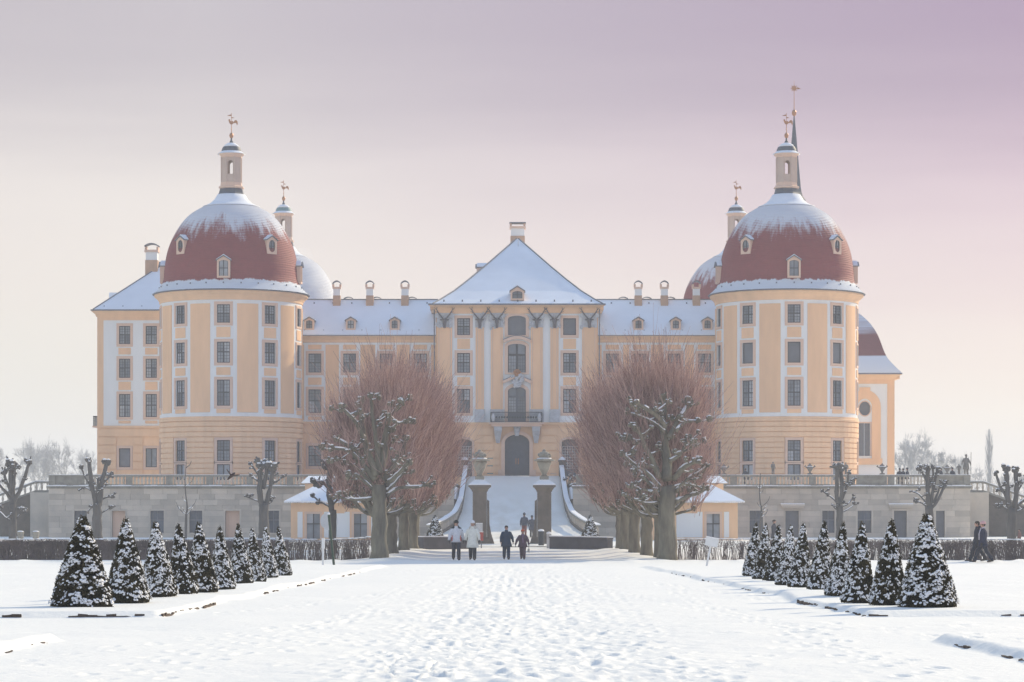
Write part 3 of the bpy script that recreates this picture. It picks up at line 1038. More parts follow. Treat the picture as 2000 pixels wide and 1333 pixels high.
# ---------------------------------------------------------- towers
TR = 6.2
TWR = [-77, -38.5, 0, 38.5, 77]
zt = lambda py: PZ(py, 219.0)
ROWS_T = [(595, 631), (668, 709), (742, 793)]
PAN_T = [(639, 659), (718, 733), (799, 807)]
DOME_PROF = [(6.82, 21.22), (6.45, 21.55), (6.1, 21.95), (5.90, 22.5), (5.84, 23.2), (5.76, 23.9), (5.62, 24.7), (5.38, 25.5), (5.0, 26.35), (4.5, 27.2), (3.9, 27.95), (3.2, 28.5), (2.35, 28.98)]
def dense(prof, step):
    out = []
    P_ = [Vector((r, z)) for r, z in prof]
    # Catmull-Rom
    pts = []
    for i in range(len(P_) - 1):
        p0 = P_[max(i - 1, 0)]; p1 = P_[i]; p2 = P_[i + 1]; p3 = P_[min(i + 2, len(P_) - 1)]
        for k in range(10):
            t = k / 10
            pts.append(0.5 * ((2 * p1) + (p2 - p0) * t + (2 * p0 - 5 * p1 + 4 * p2 - p3) * t * t + (3 * p1 - p0 - 3 * p2 + p3) * t ** 3))
    pts.append(P_[-1])
    out = [pts[0]]
    acc = 0
    for a, b in zip(pts, pts[1:]):
        L = (b - a).length
        acc += L
        if acc >= step:
            out.append(b)
            acc = 0
    return out
def stepped(prof, step=0.15, lip=0.035):
    pts = dense(prof, step)
    res = []
    for a, b in zip(pts, pts[1:]):
        t = (b - a).normalized()
        nrm = Vector((t.y, -t.x))
        res.append(tuple(a + nrm * lip))
        res.append(tuple(b))
    return res
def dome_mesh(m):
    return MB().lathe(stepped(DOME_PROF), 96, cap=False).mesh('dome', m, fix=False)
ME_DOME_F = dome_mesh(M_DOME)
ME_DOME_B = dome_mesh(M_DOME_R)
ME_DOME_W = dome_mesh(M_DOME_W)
ME_NECK = MB().lathe([(2.5, 28.93), (2.5, 29.0), (2.28, 29.06), (1.85, 29.28), (1.5, 29.6), (1.22, 30.05)], 48).mesh('dome_neck', M_ROOFSNOW, smooth=True)
ME_RING = MB().lathe([(2.42, 28.86), (2.55, 28.88), (2.55, 28.925), (2.42, 28.928)], 48).mesh('lead_ring', M_LEAD)
ME_COLLAR = MB().lathe([(1.24, 30.0), (1.12, 30.2), (1.05, 30.5), (1.0, 30.62)], 8, a0=pi / 8).mesh('lantern_foot', M_SLATE)

def lantern_meshes():
    # octagonal open lantern: base, walls with arched openings, cornice, cap, finial
    base = MB().lathe([(1.0, 30.55), (1.16, 30.62), (1.16, 30.72), (1.0, 30.8), (0.95, 31.1), (0.86, 31.15)], 8, a0=pi / 8)
    wl_ = MB()
    R = 0.84
    seg = 2 * pi / 8
    zl, zh = 31.12, 33.35
    def om(u, v, w):
        k = round(u / seg)
        ap = R - w
        t = u - k * seg
        n = (math.sin(k * seg), -math.cos(k * seg)); s_ = (math.cos(k * seg), math.sin(k * seg))
        q = ap * math.tan(max(-seg / 2, min(seg / 2, t)))
        return (n[0] * ap + s_[0] * q, n[1] * ap + s_[1] * q, v)
    for k in range(8):
        c = k * seg
        e = seg / 2 - 1e-6
        if k % 2 == 0:
            ho = 0.29
            q = math.atan(0.26 / R)
            for w_ in (0.0, 0.18):
                wall_cells(wl_, lambda u, v, w, w_=w_: om(u, v, w_), c - e, c + e, zl, zh, [(c - q, c + q, 31.8, 33.0)], 0.0)
            for s2 in (-q, q):
                wl_.quad(om(c + s2, 31.8, 0), om(c + s2, 33.0, 0), om(c + s2, 33.0, .18), om(c + s2, 31.8, .18))
            wl_.quad(om(c - q, 31.8, 0), om(c + q, 31.8, 0), om(c + q, 31.8, .18), om(c - q, 31.8, .18))
            arch_fill(wl_, om, c, q, 32.72, 0.28, 0.004, 0.18, 8)
        else:
            wall_cells(wl_, om, c - e, c + e, zl, zh, [], 0.1)
            wall_cells(wl_, lambda u, v, w: om(u, v, 0.18), c - e, c + e, zl, zh, [], 0.1)
    for k in range(8):     # corner strips
        a = (k + 0.5) * seg
        x, y = math.sin(a) * 0.90, -math.cos(a) * 0.90
        wl_.lathe([(0.07, zl), (0.07, zh)], 6, x, y)
    cor = MB().lathe([(0.95, 33.3), (0.98, 33.42), (1.12, 33.55), (1.16, 33.62), (1.0, 33.66)], 8, a0=pi / 8)
    skirt = MB().lathe([(1.22, 33.62), (1.16, 33.66), (0.98, 33.78), (0.88, 33.86)], 24)
    cap = MB().lathe([(0.88, 33.86), (0.85, 34.02), (0.74, 34.25)], 24, cap=False)
    cap2 = MB().lathe([(0.745, 34.24), (0.56, 34.45), (0.34, 34.58), (0.14, 34.63)], 24)
    neck = MB().lathe([(0.17, 34.62), (0.15, 34.75), (0.08, 34.85), (0.08, 35.05)], 10)
    ball = MB().lathe([(0.03, 35.0), (0.14, 35.08), (0.19, 35.25), (0.15, 35.42), (0.04, 35.52)], 14)
    pole = MB().tube([(0, 0, 35.5), (0, 0, 37.25)], [0.035, 0.018], 6)
    pole.lathe([(0.02, 35.78), (0.06, 35.83), (0.02, 35.9)], 8)
    pole.mi = 0
    cock = MB()
    def plate(mb, pts, th=0.035):
        n = len(pts)
        a = mb.pts([(x, -th, z) for x, z in pts]); b = mb.pts([(x, th, z) for x, z in pts])
        mb.face(tuple(range(a, a + n))); mb.face(tuple(reversed(range(b, b + n))))
        for j in range(n):
            k = (j + 1) % n
            mb.face((a + j, b + j, b + k, a + k))
    # cockerel: body, neck and head, tail plume
    plate(cock, [(-0.22, 36.45), (-0.10, 36.25), (0.08, 36.25), (0.22, 36.38), (0.12, 36.55), (-0.02, 36.50), (-0.10, 36.58), (-0.16, 36.72), (-0.24, 36.68), (-0.30, 36.60), (-0.23, 36.60)])
    plate(cock, [(0.16, 36.40), (0.30, 36.60), (0.44, 36.62), (0.54, 36.50), (0.56, 36.30), (0.50, 36.15), (0.44, 36.32), (0.34, 36.38), (0.24, 36.34)])
    plate(cock, [(0.02, 36.90), (0.26, 36.82), (0.02, 36.78)])
    flag = MB()
    plate(flag, [(-0.02, 37.12), (-0.38, 37.02), (-0.14, 36.98), (-0.02, 36.98)])
    return dict(lantern_base=base.mesh('lantern_base', M_SURR), lantern_wall=wl_.mesh('lantern_wall', M_LANT, fix=False),
                lantern_cornice=cor.mesh('lantern_cornice', M_SURR), cap_skirt=skirt.mesh('cap_skirt', M_ROOFSNOW, smooth=True),
                lantern_cap=cap.mesh('lantern_cap', M_SLATE, smooth=True), cap_snow=cap2.mesh('cap_snow', M_ROOFSNOW, smooth=True),
                finial_neck=neck.mesh('finial_neck', M_SLATE, smooth=True), finial_ball=ball.mesh('finial_ball', M_GOLD, smooth=True),
                vane_pole=pole.mesh('vane_pole', M_GOLD), weathercock=cock.mesh('weathercock', M_GOLD), vane_flag=flag.mesh('vane_flag', M_GOLD))
LAN = lantern_meshes()
ME_CAP_GREEN = LAN['lantern_cap'].copy()
ME_CAP_GREEN.materials[0] = M_COPPER

def dormer_meshes(w, h, kind, deep=1.3):
    """local: front face at y=0, centre at origin, +y into the roof"""
    f = flat_map(0)
    a, b, c, d = -w / 2, w / 2, -h / 2, h / 2
    body = MB()
    e = 0.16
    body.box(a - e, a, 0, deep, c - e, d + .02).box(b, b + e, 0, deep, c - e, d + .02)
    body.box(a, b, 0, deep, c - e, c)
    body.box(a, b, 0.3, deep, c, d)
    # gable
    n = body.pts([(a - e, 0, d), (b + e, 0, d), (0, 0, d + w * 0.42), (a - e, deep, d), (b + e, deep, d), (0, deep, d + w * 0.42)])
    for q in ((0, 1, 2), (5, 4, 3), (0, 2, 5, 3), (1, 4, 5, 2), (0, 3, 4, 1)):
        body.face(tuple(n + i for i in q))
    if kind == 'arch':
        arch_fill(body, f, 0, w / 2, d - w * 0.22, w * 0.22, 0.02, 0.25, 8)
    if kind == 'oval':
        pts = [(w / 2 * math.cos(2 * pi * i / 16), h / 2 * math.sin(2 * pi * i / 16)) for i in range(17)]
        for (x0, z0), (x1, z1) in zip(pts, pts[1:]):
            X0, Z0 = (w / 2 if x0 > 0 else -w / 2), (h / 2 if z0 > 0 else -h / 2)
            m = max(abs(x0) / (w / 2), abs(z0) / (h / 2)); m2 = max(abs(x1) / (w / 2), abs(z1) / (h / 2))
            body.quad((x0, 0.01, z0), (x1, 0.01, z1), (x1 / m2, 0.01, z1 / m2), (x0 / m, 0.01, z0 / m))
    roof = MB()
    o = 0.10
    g = d + w * 0.42
    for s_ in (-1, 1):
        x1 = s_ * (w / 2 + e + o)
        zz = d - o * 0.8
        q = roof.pts([(0, -0.12, g + .03), (x1, -0.12, zz + .03), (x1, deep, zz + .03), (0, deep, g + .03), (0, -0.12, g + .09), (x1, -0.12, zz + .09), (x1, deep, zz + .09), (0, deep, g + .09)])
        for fc in ((0, 1, 5, 4), (1, 2, 6, 5), (2, 3, 7, 6), (3, 0, 4, 7), (4, 5, 6, 7), (0, 3, 2, 1)):
            roof.face(tuple(q + i for i in fc))
    snow = MB()
    for s_ in (-1, 1):
        x1 = s_ * (w / 2 + e + o * 0.7)
        zz = d - o * 0.6
        q = snow.pts([(0, 0.02, g + .093), (x1, 0.02, zz + .095), (x1, deep, zz + .095), (0, deep, g + .093), (0, 0.02, g + .19), (x1, 0.02, zz + .15), (x1, deep, zz + .2), (0, deep, g + .22)])
        for fc in ((0, 1, 5, 4), (1, 2, 6, 5), (2, 3, 7, 6), (3, 0, 4, 7), (4, 5, 6, 7), (0, 3, 2, 1)):
            snow.face(tuple(q + i for i in fc))
    pane = MB().box(a, b, 0.16, 0.19, c, d).mesh('pane', M_GLASS)
    bars = MB()
    bars.box(-.03, .03, 0.1, 0.155, c, d).box(a, -.03, 0.105, 0.155, -.03, .03).box(.03, b, 0.105, 0.155, -.03, .03)
    bars.box(a, a + .05, .1, .158, c, d).box(b - .05, b, .1, .158, c, d)
    return (body.mesh('dormer', M_SURR), roof.mesh('dormer_roof', M_LEAD), snow.mesh('dormer_snow', M_ROOFSNOW), pane, bars.mesh('casement', M_WOOD))
DORM = {k: dormer_meshes(*v) for k, v in dict(big=(0.80, 1.35, 'arch', 1.2), oval=(0.72, 1.05, 'oval', 1.4), small=(0.55, 0.72, 'arch', 1.6), mid=(0.88, 0.66, 'arch', 1.8)).items()}
def dormer(M, kind):
    b, r, s_, p, c = DORM[kind]
    o = add('dormer', b, palace, M)
    add('dormer_roof', r, o, M)
    add('snow', s_, o, M)
    add('pane', p, o, M)
    add('casement', c, o, M)
    return o

def tower(cx, cy, dz, front, dome_me, cap_me, styles):
    B = T(cx, cy, dz)
    mf = cyl_map(0, 0, TR)
    if front:
        ops = []
        hw = 0.56 / TR
        for a in TWR:
            c = rad(a)
            for y0, y1 in ROWS_T + [(860, 901), (907, 938)]:
                ops.append((c - hw, c + hw, zt(y1), zt(y0)))
        low, up = MB(), MB()
        split = zt(814)
        wall_cells(up, mf, -pi, pi, split, 20.5, [o for o in ops if o[2] > split], 0.3, rad(5))
        wall_cells(low, mf, -pi, pi, 3.9, split, [o for o in ops if o[2] < split], 0.3, rad(5))
        up.build('tower_wall', M_WHITE, palace, B, fix=False)
        low.build('tower_base_wall', M_YELLOW, palace, B, fix=False)
        # ochre panels between the window bays
        tall = {}
        for i, a in enumerate(TWR):
            for y0, y1 in PAN_T:
                MB().mbox(mf, rad(a) - 0.60 / TR, rad(a) + 0.60 / TR, zt(y1), zt(y0), -0.06, 0.02, 3).build('wall_panel', M_PANEL, palace, B)
            if i < len(TWR) - 1:
                c = rad((a + TWR[i + 1]) / 2)
                h = rad(8.5)
                MB().mbox(mf, c - h, c + h, zt(805.5), zt(593), -0.06, 0.02, 8).build('wall_panel', M_PANEL, palace, B)
        for si, a in ((0, -77), (4, 77)):
            c = rad(a + (19.3 if a > 0 else -19.3)); h = rad(8)
            MB().mbox(mf, c - h, c + h, zt(805.5), zt(593), -0.06, 0.02, 6).build('wall_panel', M_PANEL, palace, B)
        # rusticated courses of the base: each course stands proud between grooves, cut around the windows
        lines = np.linspace(zt(938) - 0.35, zt(823), 13)
        for j, (z0, z1) in enumerate(zip(lines, lines[1:])):
            hit = [o for o in ops if o[2] < z1 and o[3] > z0]
            edges = [-rad(100)]
            for a in TWR:
                if hit:
                    edges += [rad(a) - 0.82 / TR, rad(a) + 0.82 / TR]
            edges.append(rad(100))
            for e0, e1 in zip(edges[::2], edges[1::2]):
                MB().mbox(mf, e0, e1, z0 + 0.04, z1 - 0.04, -0.09, 0.02, max(2, int((e1 - e0) / rad(6)))).build('plaster_course', M_YELLOW, palace, B)
        MB().lathe([(6.2, zt(823)), (6.34, zt(822)), (6.34, zt(818.5)), (6.27, zt(817)), (6.27, zt(814)), (6.2, zt(813.5))], 96, cap=False).build('string_course', M_YELLOW, palace, B)
        for i, a in enumerate(TWR):
            c = rad(a)
            for r_, (y0, y1) in enumerate(ROWS_T):
                st = styles.get((i, r_), 'cross')
                z0, z1 = zt(y1), zt(y0)
                window(palace, B @ RZ(c) @ T(0, -TR * math.cos(hw), (z0 + z1) / 2), 1.12, z1 - z0, st)
            for (y0, y1), st in (((860, 901), 'cross'), ((907, 938), 'two')):
                z0, z1 = zt(y1), zt(y0)
                window(palace, B @ RZ(c) @ T(0, -TR * math.cos(hw), (z0 + z1) / 2), 1.12, z1 - z0, st)
    else:
        MB().lathe([(TR, 3.9), (TR, 20.5)], 64, cap=False).build('tower_wall', M_WHITE, palace, B)
    MB().lathe([(6.2, 20.35), (6.27, 20.37), (6.3, 20.55), (6.42, 20.75), (6.66, 20.95), (6.72, 21.0), (6.72, 21.14), (6.2, 21.15)], 96, cap=False).build('cornice', M_YELLOW, palace, B, smooth=False)
    MB().lathe([(6.6, 21.153), (6.86, 21.16), (6.9, 21.21), (6.8, 21.225)], 96, cap=False).build('gutter', M_LEAD, palace, B)
    do = add('dome', dome_me, palace, B)
    add('dome_neck', ME_NECK, do, B)
    add('lead_ring', ME_RING, do, B)
    if front:
        gb = MB()
        for k in range(26):
            a = 2 * pi * k / 26
            gb.lathe([(0.055, 21.74), (0.055, 21.86)], 6, 6.28 * math.sin(a), -6.28 * math.cos(a))
        gb.build('snow_guards', M_LEAD, do, B, kind='stuff')
    L = add('lantern_wall', LAN['lantern_wall'], palace, B)
    add('lantern_foot', ME_COLLAR, L, B)
    for k, me in LAN.items():
        if k in ('lantern_wall',):
            continue
        add(k, cap_me if k == 'lantern_cap' else me, L, B)
    if front:
        for a, kind, z, r in ((0, 'big', PZ(524, 219.0), 6.2), (88, 'big', PZ(524, 219.0), 6.2), (-88, 'big', PZ(524, 219.0), 6.2), (44, 'oval', PZ(479, 220), 5.72), (-44, 'oval', PZ(479, 220), 5.72)):
            dormer(B @ RZ(rad(a)) @ T(0, -r, z), kind)
TLX, TRX = PX(452, 225), PX(1536, 225)
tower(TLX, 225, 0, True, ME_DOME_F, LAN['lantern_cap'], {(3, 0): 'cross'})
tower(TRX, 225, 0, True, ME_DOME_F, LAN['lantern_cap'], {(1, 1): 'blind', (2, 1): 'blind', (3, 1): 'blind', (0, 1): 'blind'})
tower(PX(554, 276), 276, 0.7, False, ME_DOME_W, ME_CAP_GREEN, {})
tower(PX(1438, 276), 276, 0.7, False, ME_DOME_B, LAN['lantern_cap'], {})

# ---------------------------------------------------------- straight facades
def facade(d, px0, px1, py_top, py_split, cols, rows, white=True, styles=None, blind_rows=(), split_white=True):
    """wall with windows: cols = [(px centre, px width)], rows = [(py0, py1)]"""
    mf = flat_map(d)
    X = lambda p: PX(p, d)
    Z = lambda p: PZ(p, d)
    ops = []
    for c, w in cols:
        for y0, y1 in rows:
            ops.append((X(c - w / 2), X(c + w / 2), Z(y1), Z(y0)))
    up, low = MB(), MB()
    sp = Z(py_split)
    wall_cells(up, mf, X(px0), X(px1), sp, Z(py_top), [o for o in ops if o[2] > sp], 0.3)
    wall_cells(low, mf, X(px0), X(px1), 3.9, sp, [o for o in ops if o[2] < sp], 0.3)
    up.build('wall', M_WHITE if white else M_YELLOW, palace, fix=False)
    low.build('base_wall', M_YELLOW, palace, fix=False)
    for ci, (c, w) in enumerate(cols):
        for ri, (y0, y1) in enumerate(rows):
            st = (styles or {}).get((ci, ri), 'cross')
            window(palace, T(X(c), d, (Z(y0) + Z(y1)) / 2), X(c + w / 2) - X(c - w / 2), Z(y0) - Z(y1), st)
def panel(d, px0, px1, py0, py1, m=None, proud=0.055, name='wall_panel'):
    return MB().mbox(flat_map(d), PX(px0, d), PX(px1, d), PZ(py1, d), PZ(py0, d), -proud, 0.02).build(name, m or M_PANEL, palace)
def courses(d, px0, px1, py0, py1, n, skip):
    """rusticated courses of a ground floor; skip = pixel rects left free"""
    es = np.linspace(py0, py1, n + 1)
    for a, b in zip(es, es[1:]):
        cuts = sorted((s_[0], s_[1]) for s_ in skip if s_[2] < b and s_[3] > a)
        u = px0
        for c0, c1 in cuts + [(px1, px1)]:
            if c0 - u > 1:
                MB().mbox(flat_map(d), PX(u, d), PX(c0, d), PZ(b, d) + .04, PZ(a, d) - .04, -0.09, 0.02).build('plaster_course', M_YELLOW, palace)
            u = max(u, c1)
def cornice(d, px0, px1, py_top, drop, over=0.55, ret=(False, False), m=None):
    """moulded eaves cornice under a gutter; z falls by drop metres"""
    z1 = PZ(py_top, d)
    x0, x1 = PX(px0, d), PX(px1, d)
    prof = [(0.02, z1 - drop), (-0.10, z1 - drop + .04), (-0.16, z1 - drop * .6), (-0.34, z1 - drop * .35), (-over + .05, z1 - drop * .2), (-over, z1 - drop * .16), (-over, z1 - 0.05), (0.02, z1 - 0.05)]
    mb = MB()
    o0 = over if ret[0] else 0
    o1 = over if ret[1] else 0
    rr = []
    for x, k in ((x0, -1), (x1, 1)):
        o = o0 if k < 0 else o1
        rr.append(mb.pts([(x + k * (o * min(1, -w / over) if o else 0), d + w, z) for w, z in prof]))
    n = len(prof)
    for j in range(n):
        k = (j + 1) % n
        mb.face((rr[0] + j, rr[1] + j, rr[1] + k, rr[0] + k))
    mb.face(tuple(rr[0] + j for j in range(n))); mb.face(tuple(rr[1] + j for j in reversed(range(n))))
    c = mb.build('cornice', m or M_YELLOW, palace)
    # soffit returns
    MB().box(x0 - o0 - .03, x1 + o1 + .03, d - over - .1, d - over + .12, z1 - 0.047, z1 + 0.07).build('gutter', M_LEAD, c)
    return c

# wings between towers and centre
WD = 228.0
rowsW = [(691, 728), (761, 807), (871, 911)]
for side, px0, px1, cols in ((-1, 540, 853, [(615, 25), (683, 25), (754, 25), (821, 25)]), (1, 1166, 1440, [(1196, 25), (1250, 25), (1317, 25), (1376, 25)])):
    facade(WD, px0, px1, 660, 824, cols, rowsW, styles={(0, 2): 'cross', (1, 2): 'blind', (2, 2): 'blind'})
    for c, w in cols:
        for a, b in ((674, 683), (738, 752), (814, 820.5)):
            panel(WD, c - 13, c + 13, a, b)
    edges = [px0] + [c for c, w in cols] + [px1]
    for i in range(len(edges) - 1):
        a = edges[i] + (20 if i > 0 else 0); b = edges[i + 1] - (20 if i < len(edges) - 2 else 0)
        if b - a > 6:
            panel(WD, a + 1, b - 1, 674, 820.5)
    panel(WD, px0, px1, 824, 829, M_YELLOW, 0.08, 'string_course')
    courses(WD, px0, px1, 831, 958, 8, [(c - 20, c + 20, 862, 920) for c, w in cols])
    cornice(WD, px0, px1, 656, 0.62, 0.5)
    # roof sheet with thickness of snow
    z0, z1 = PZ(656, WD) + 0.06, PZ(585.5, 231.8)
    mb = MB()
    x0, x1 = PX(px0, WD), PX(px1, WD)
    nx, ny = 60, 14
    base = mb.pts([(x0 + (x1 - x0) * i / nx, 227.38 + (231.8 - 227.38) * j / ny, z0 + (z1 - z0) * (j / ny) + 0.0) for j in range(ny + 1) for i in range(nx + 1)])
    for j in range(ny):
        for i in range(nx):
            a = base + j * (nx + 1) + i
            mb.face((a, a + 1, a + nx + 2, a + nx + 1))
    q = mb.pts([(x0, 227.38, z0 - .05), (x1, 227.38, z0 - .05), (x1, 231.8, z1 - .05), (x0, 231.8, z1 - .05), (x0, 236.4, z0), (x1, 236.4, z0)])
    mb.face((base, base + nx, q + 1, q)); mb.face((q + 3, q + 2, q + 5, q + 4))
    roof = mb.build('roof', M_ROOFSNOW, palace, smooth=True)
    gd = MB()
    for k in range(int((x1 - x0) / 1.7)):
        x = x0 + 0.8 + k * 1.7
        gd.box(x - .06, x + .06, 227.9, 228.0, z0 + 0.27, z0 + 0.46)
        gd.box(x - .05 + .6, x + .05 + .6, 231.25, 231.35, z1 - .5, z1 - .28)
    gd.build('snow_guards', M_LEAD, roof, kind='stuff')
    MB().box(x0, x1, 231.7, 231.9, z1 - .02, z1 + 0.05).build('ridge_tiles', M_LEAD, roof)
    for c in ((604, 685, 771) if side < 0 else (1247, 1320, 1382)):
        zc = PZ(634.0, 228.0)
        dormer(T(PX(c, 228.0), 227.95, zc), 'small')
    ridge = (681, 736, 805) if side < 0 else (1217, 1263, 1309)
    for c in ridge:     # heads of dormers on the far slope
        x = PX(c, 232.6)
        b = MB().box(x - .3, x + .3, 232.1, 233.0, z1 - .6, z1 + 0.1).build('rear_dormer', M_SURR, palace)
        mb = MB()
        for k in range(9):
            a0_, a1_ = -0.42 + 0.84 * k / 9, -0.42 + 0.84 * (k + 1) / 9
            h0, h1 = 0.12 + .16 * math.cos(a0_ * 3.4), 0.12 + .16 * math.cos(a1_ * 3.4)
            mb.quad((x + a0_, 232.0, z1 + h0), (x + a1_, 232.0, z1 + h1), (x + a1_, 233.2, z1 + h1), (x + a0_, 233.2, z1 + h0))
            mb.quad((x + a0_, 232.0, z1 + h0 - .08), (x + a1_, 232.0, z1 + h1 - .08), (x + a1_, 232.0, z1 + h1), (x + a0_, 232.0, z1 + h0))
        mb.build('dormer_roof', M_LEAD, b)

def chimney(px, d, py_base, py_top, wpx, wide=False):
    s_ = d / F
    x = PX(px, d)
    h = wpx * s_ / 2
    zb, z1 = PZ(py_base, d), PZ(py_top, d)
    H = z1 - zb
    hy = h * 0.9
    mb = MB().box(x - h, x + h, d - hy, d + hy, zb - 1.2, zb + H * 0.34)
    o = mb.build('chimney', M_BRICK, palace)
    MB().box(x - h * .92, x + h * .92, d - hy * .92, d + hy * .92, zb + H * .34 + .002, zb + H * 0.66).build('shaft', M_WHITE, o)
    MB().box(x - h * 1.12, x + h * 1.12, d - hy * 1.12, d + hy * 1.12, zb + H * .66 + .002, zb + H * 0.75).build('band', M_SURR, o)
    for sx in (-1, 1):
        MB().box(x + sx * h * .95 - .09, x + sx * h * .95 + .09, d - hy * .7, d + hy * .7, zb + H * .75 + .002, zb + H * 0.88).build('vent_post', M_SURR, o)
    cap = MB()
    n = 8
    for k in range(n):
        a, b = -1 + 2 * k / n, -1 + 2 * (k + 1) / n
        za, zc = (zb + H * .88 + (0 if wide else .24 * (1 - a * a)), zb + H * .88 + (0 if wide else .24 * (1 - b * b)))
        q = cap.pts([(x + a * h * 1.15, d - hy, za), (x + b * h * 1.15, d - hy, zc), (x + b * h * 1.15, d + hy, zc), (x + a * h * 1.15, d + hy, za),
                     (x + a * h * 1.15, d - hy, za + .1), (x + b * h * 1.15, d - hy, zc + .1), (x + b * h * 1.15, d + hy, zc + .1), (x + a * h * 1.15, d + hy, za + .1)])
        for f in ((0, 1, 5, 4), (2, 3, 7, 6), (4, 5, 6, 7), (0, 3, 2, 1)):
            cap.face(tuple(q + i for i in f))
    cap.build('chimney_cap', M_LEAD, o)
    return o
for c in (658, 722.5, 791, 1246.5, 1297.5, 1360):
    chimney(c, 231.3, 592, 551, 14.5)
chimney(297, 243.2, 526, 477, 24)
chimney(1011, 241, 478, 432, 28, wide=True)

# centre block
CD = 225.5
cx_ = lambda p: PX(p, CD)
cz_ = lambda p: PZ(p, CD)
mfc = flat_map(CD)
rowsC = [(622, 655), (690, 728.5), (760, 807)]
colsC = [(905.5, 25), (1112.5, 25)]
ops = [(cx_(c - w / 2), cx_(c + w / 2), cz_(y1), cz_(y0)) for c, w in colsC for y0, y1 in rowsC]
mid = [(992, 1027, 617, 655, 6), (992, 1027, 672, 728, 5), (992, 1027, 756, 824, 8)]
ops += [(cx_(a), cx_(b), cz_(d_), cz_(c)) for a, b, c, d_, r in mid]
sp = cz_(826)
gops = [(cx_(986), cx_(1034), 5.3, cz_(849)), (cx_(889), cx_(922), 5.3, cz_(858)), (cx_(1097), cx_(1130), 5.3, cz_(858))]
up, low = MB(), MB()
wall_cells(up, mfc, cx_(851), cx_(1168), sp, cz_(597), ops, 0.35)
wall_cells(low, mfc, cx_(851), cx_(1168), 3.9, sp, gops, 0.8)
for a, b, c, d_, r in mid:
    arch_fill(up, mfc, cx_((a + b) / 2), cx_(b) - cx_((a + b) / 2), cz_(c + r), cz_(c) - cz_(c + r), 0.004, 0.35)
for (a, b, c, d_), r in zip(gops, (16, 7, 7)):
    arch_fill(low, mfc, (a + b) / 2, (b - a) / 2, d_ - r * CD / F, r * CD / F, 0.004, 0.8)
for sgn in (-1, 1):     # side returns back to the wings
    x = cx_(851) if sgn < 0 else cx_(1168)
    up.quad((x, CD, sp), (x, CD, cz_(597)), (x, 234, cz_(597)), (x, 234, sp))
    low.quad((x, CD, 3.9), (x, CD, sp), (x, WD, sp), (x, WD, 3.9))
up.build('wall', M_WHITE, palace, fix=False)
low.build('base_wall', M_YELLOW, palace, fix=False)
for c, w in colsC:
    for ri, (y0, y1) in enumerate(rowsC):
        window(palace, T(cx_(c), CD, (cz_(y0) + cz_(y1)) / 2), cx_(c + w / 2) - cx_(c - w / 2), cz_(y0) - cz_(y1), 'blind' if (c > 1000 and ri == 0) else 'cross')
    for a, b in ((662, 682), (737, 753)):
        panel(CD, c - 12.5, c + 12.5, a, b)
# giant ochre pilasters with carved stone capitals and stag heads
def stag(px):
    x = cx_(px)
    z = cz_(628)
    h = MB()
    secs = [(0, -0.30, -0.62, .10, .09), (0, -0.34, -0.50, .12, .12), (0, -0.30, -0.25, .14, .15), (0, -0.24, 0.0, .19, .18), (0, -0.16, 0.16, .17, .17), (0, -0.05, 0.22, .12, .14)]
    h.loft([(a, b, c, d_, e) for a, b, c, d_, e in secs], 12)
    for s_ in (-1, 1):
        h.blob((s_ * .27, -.14, 0.12), .15, .06, .06)
    o = h.build('stag_head', M_STAG, palace, T(x, CD - 0.12, z), smooth=True)
    for s_ in (-1, 1):
        a = MB()
        a.tube([(s_ * .1, -.15, .18), (s_ * .3, -.25, .42), (s_ * .52, -.3, .68), (s_ * .70, -.25, 1.0), (s_ * .66, -.2, 1.22)], [.06, .055, .05, .04, .02], 6)
        a.tube([(s_ * .32, -.25, .45), (s_ * .52, -.42, .55)], [.04, .015], 5)
        a.tube([(s_ * .54, -.3, .72), (s_ * .80, -.42, .84)], [.04, .015], 5)
        a.tube([(s_ * .70, -.25, .98), (s_ * .90, -.3, 1.18)], [.04, .015], 5)
        a.build('antler', M_STAG, o, T(x, CD - 0.12, z), smooth=True)
for (a, b) in ((854, 883), (929, 945), (959, 982), (1037, 1060), (1075, 1091), (1137, 1165)):
    pil = panel(CD, a, b, 640, 800, M_PANEL, 0.14, 'pilaster')
    MB().mbox(mfc, cx_(a) + .12, cx_(a) + .18, cz_(798), cz_(642), -0.165, -0.14).mbox(mfc, cx_(b) - .18, cx_(b) - .12, cz_(798), cz_(642), -0.165, -0.14).build('moulding', M_SURR, pil)
    base_ = panel(CD, a - 2, b + 2, 800, 825, M_GREYST, 0.19, 'pedestal')
    w = (b - a) / 2
    c = (a + b) / 2
    cap = MB()
    cap.mbox(mfc, cx_(a - 1), cx_(b + 1), cz_(639.8), cz_(612), -0.17, 0.02)
    r = random.Random(int(c))
    for k in range(16):
        u = r.uniform(a - 2, b + 2); v = r.uniform(613, 641)
        cap.blob((cx_(u), CD - 0.17, cz_(v)), r.uniform(.08, .16), .08, r.uniform(.1, .2), 0.2, r)
    for sgn in (-1, 1):
        xx = cx_(c + sgn * w)
        cap.lathe([(0.22, 0), (0.22, .12)], 10, 0, 0)
        for i in range(20):
            v = cap.v[-20 + i]
            cap.v[-20 + i] = (xx + v[0], CD - .2 - v[2], cz_(617) + v[1])
    cap.build('capital', M_GREYST, palace)
    stag(c)
# ochre field of the outer bays near the corners
panel(CD, 851, 854, 602, 824, M_PANEL, 0.02)
panel(CD, 1165, 1168, 602, 824, M_PANEL, 0.02)
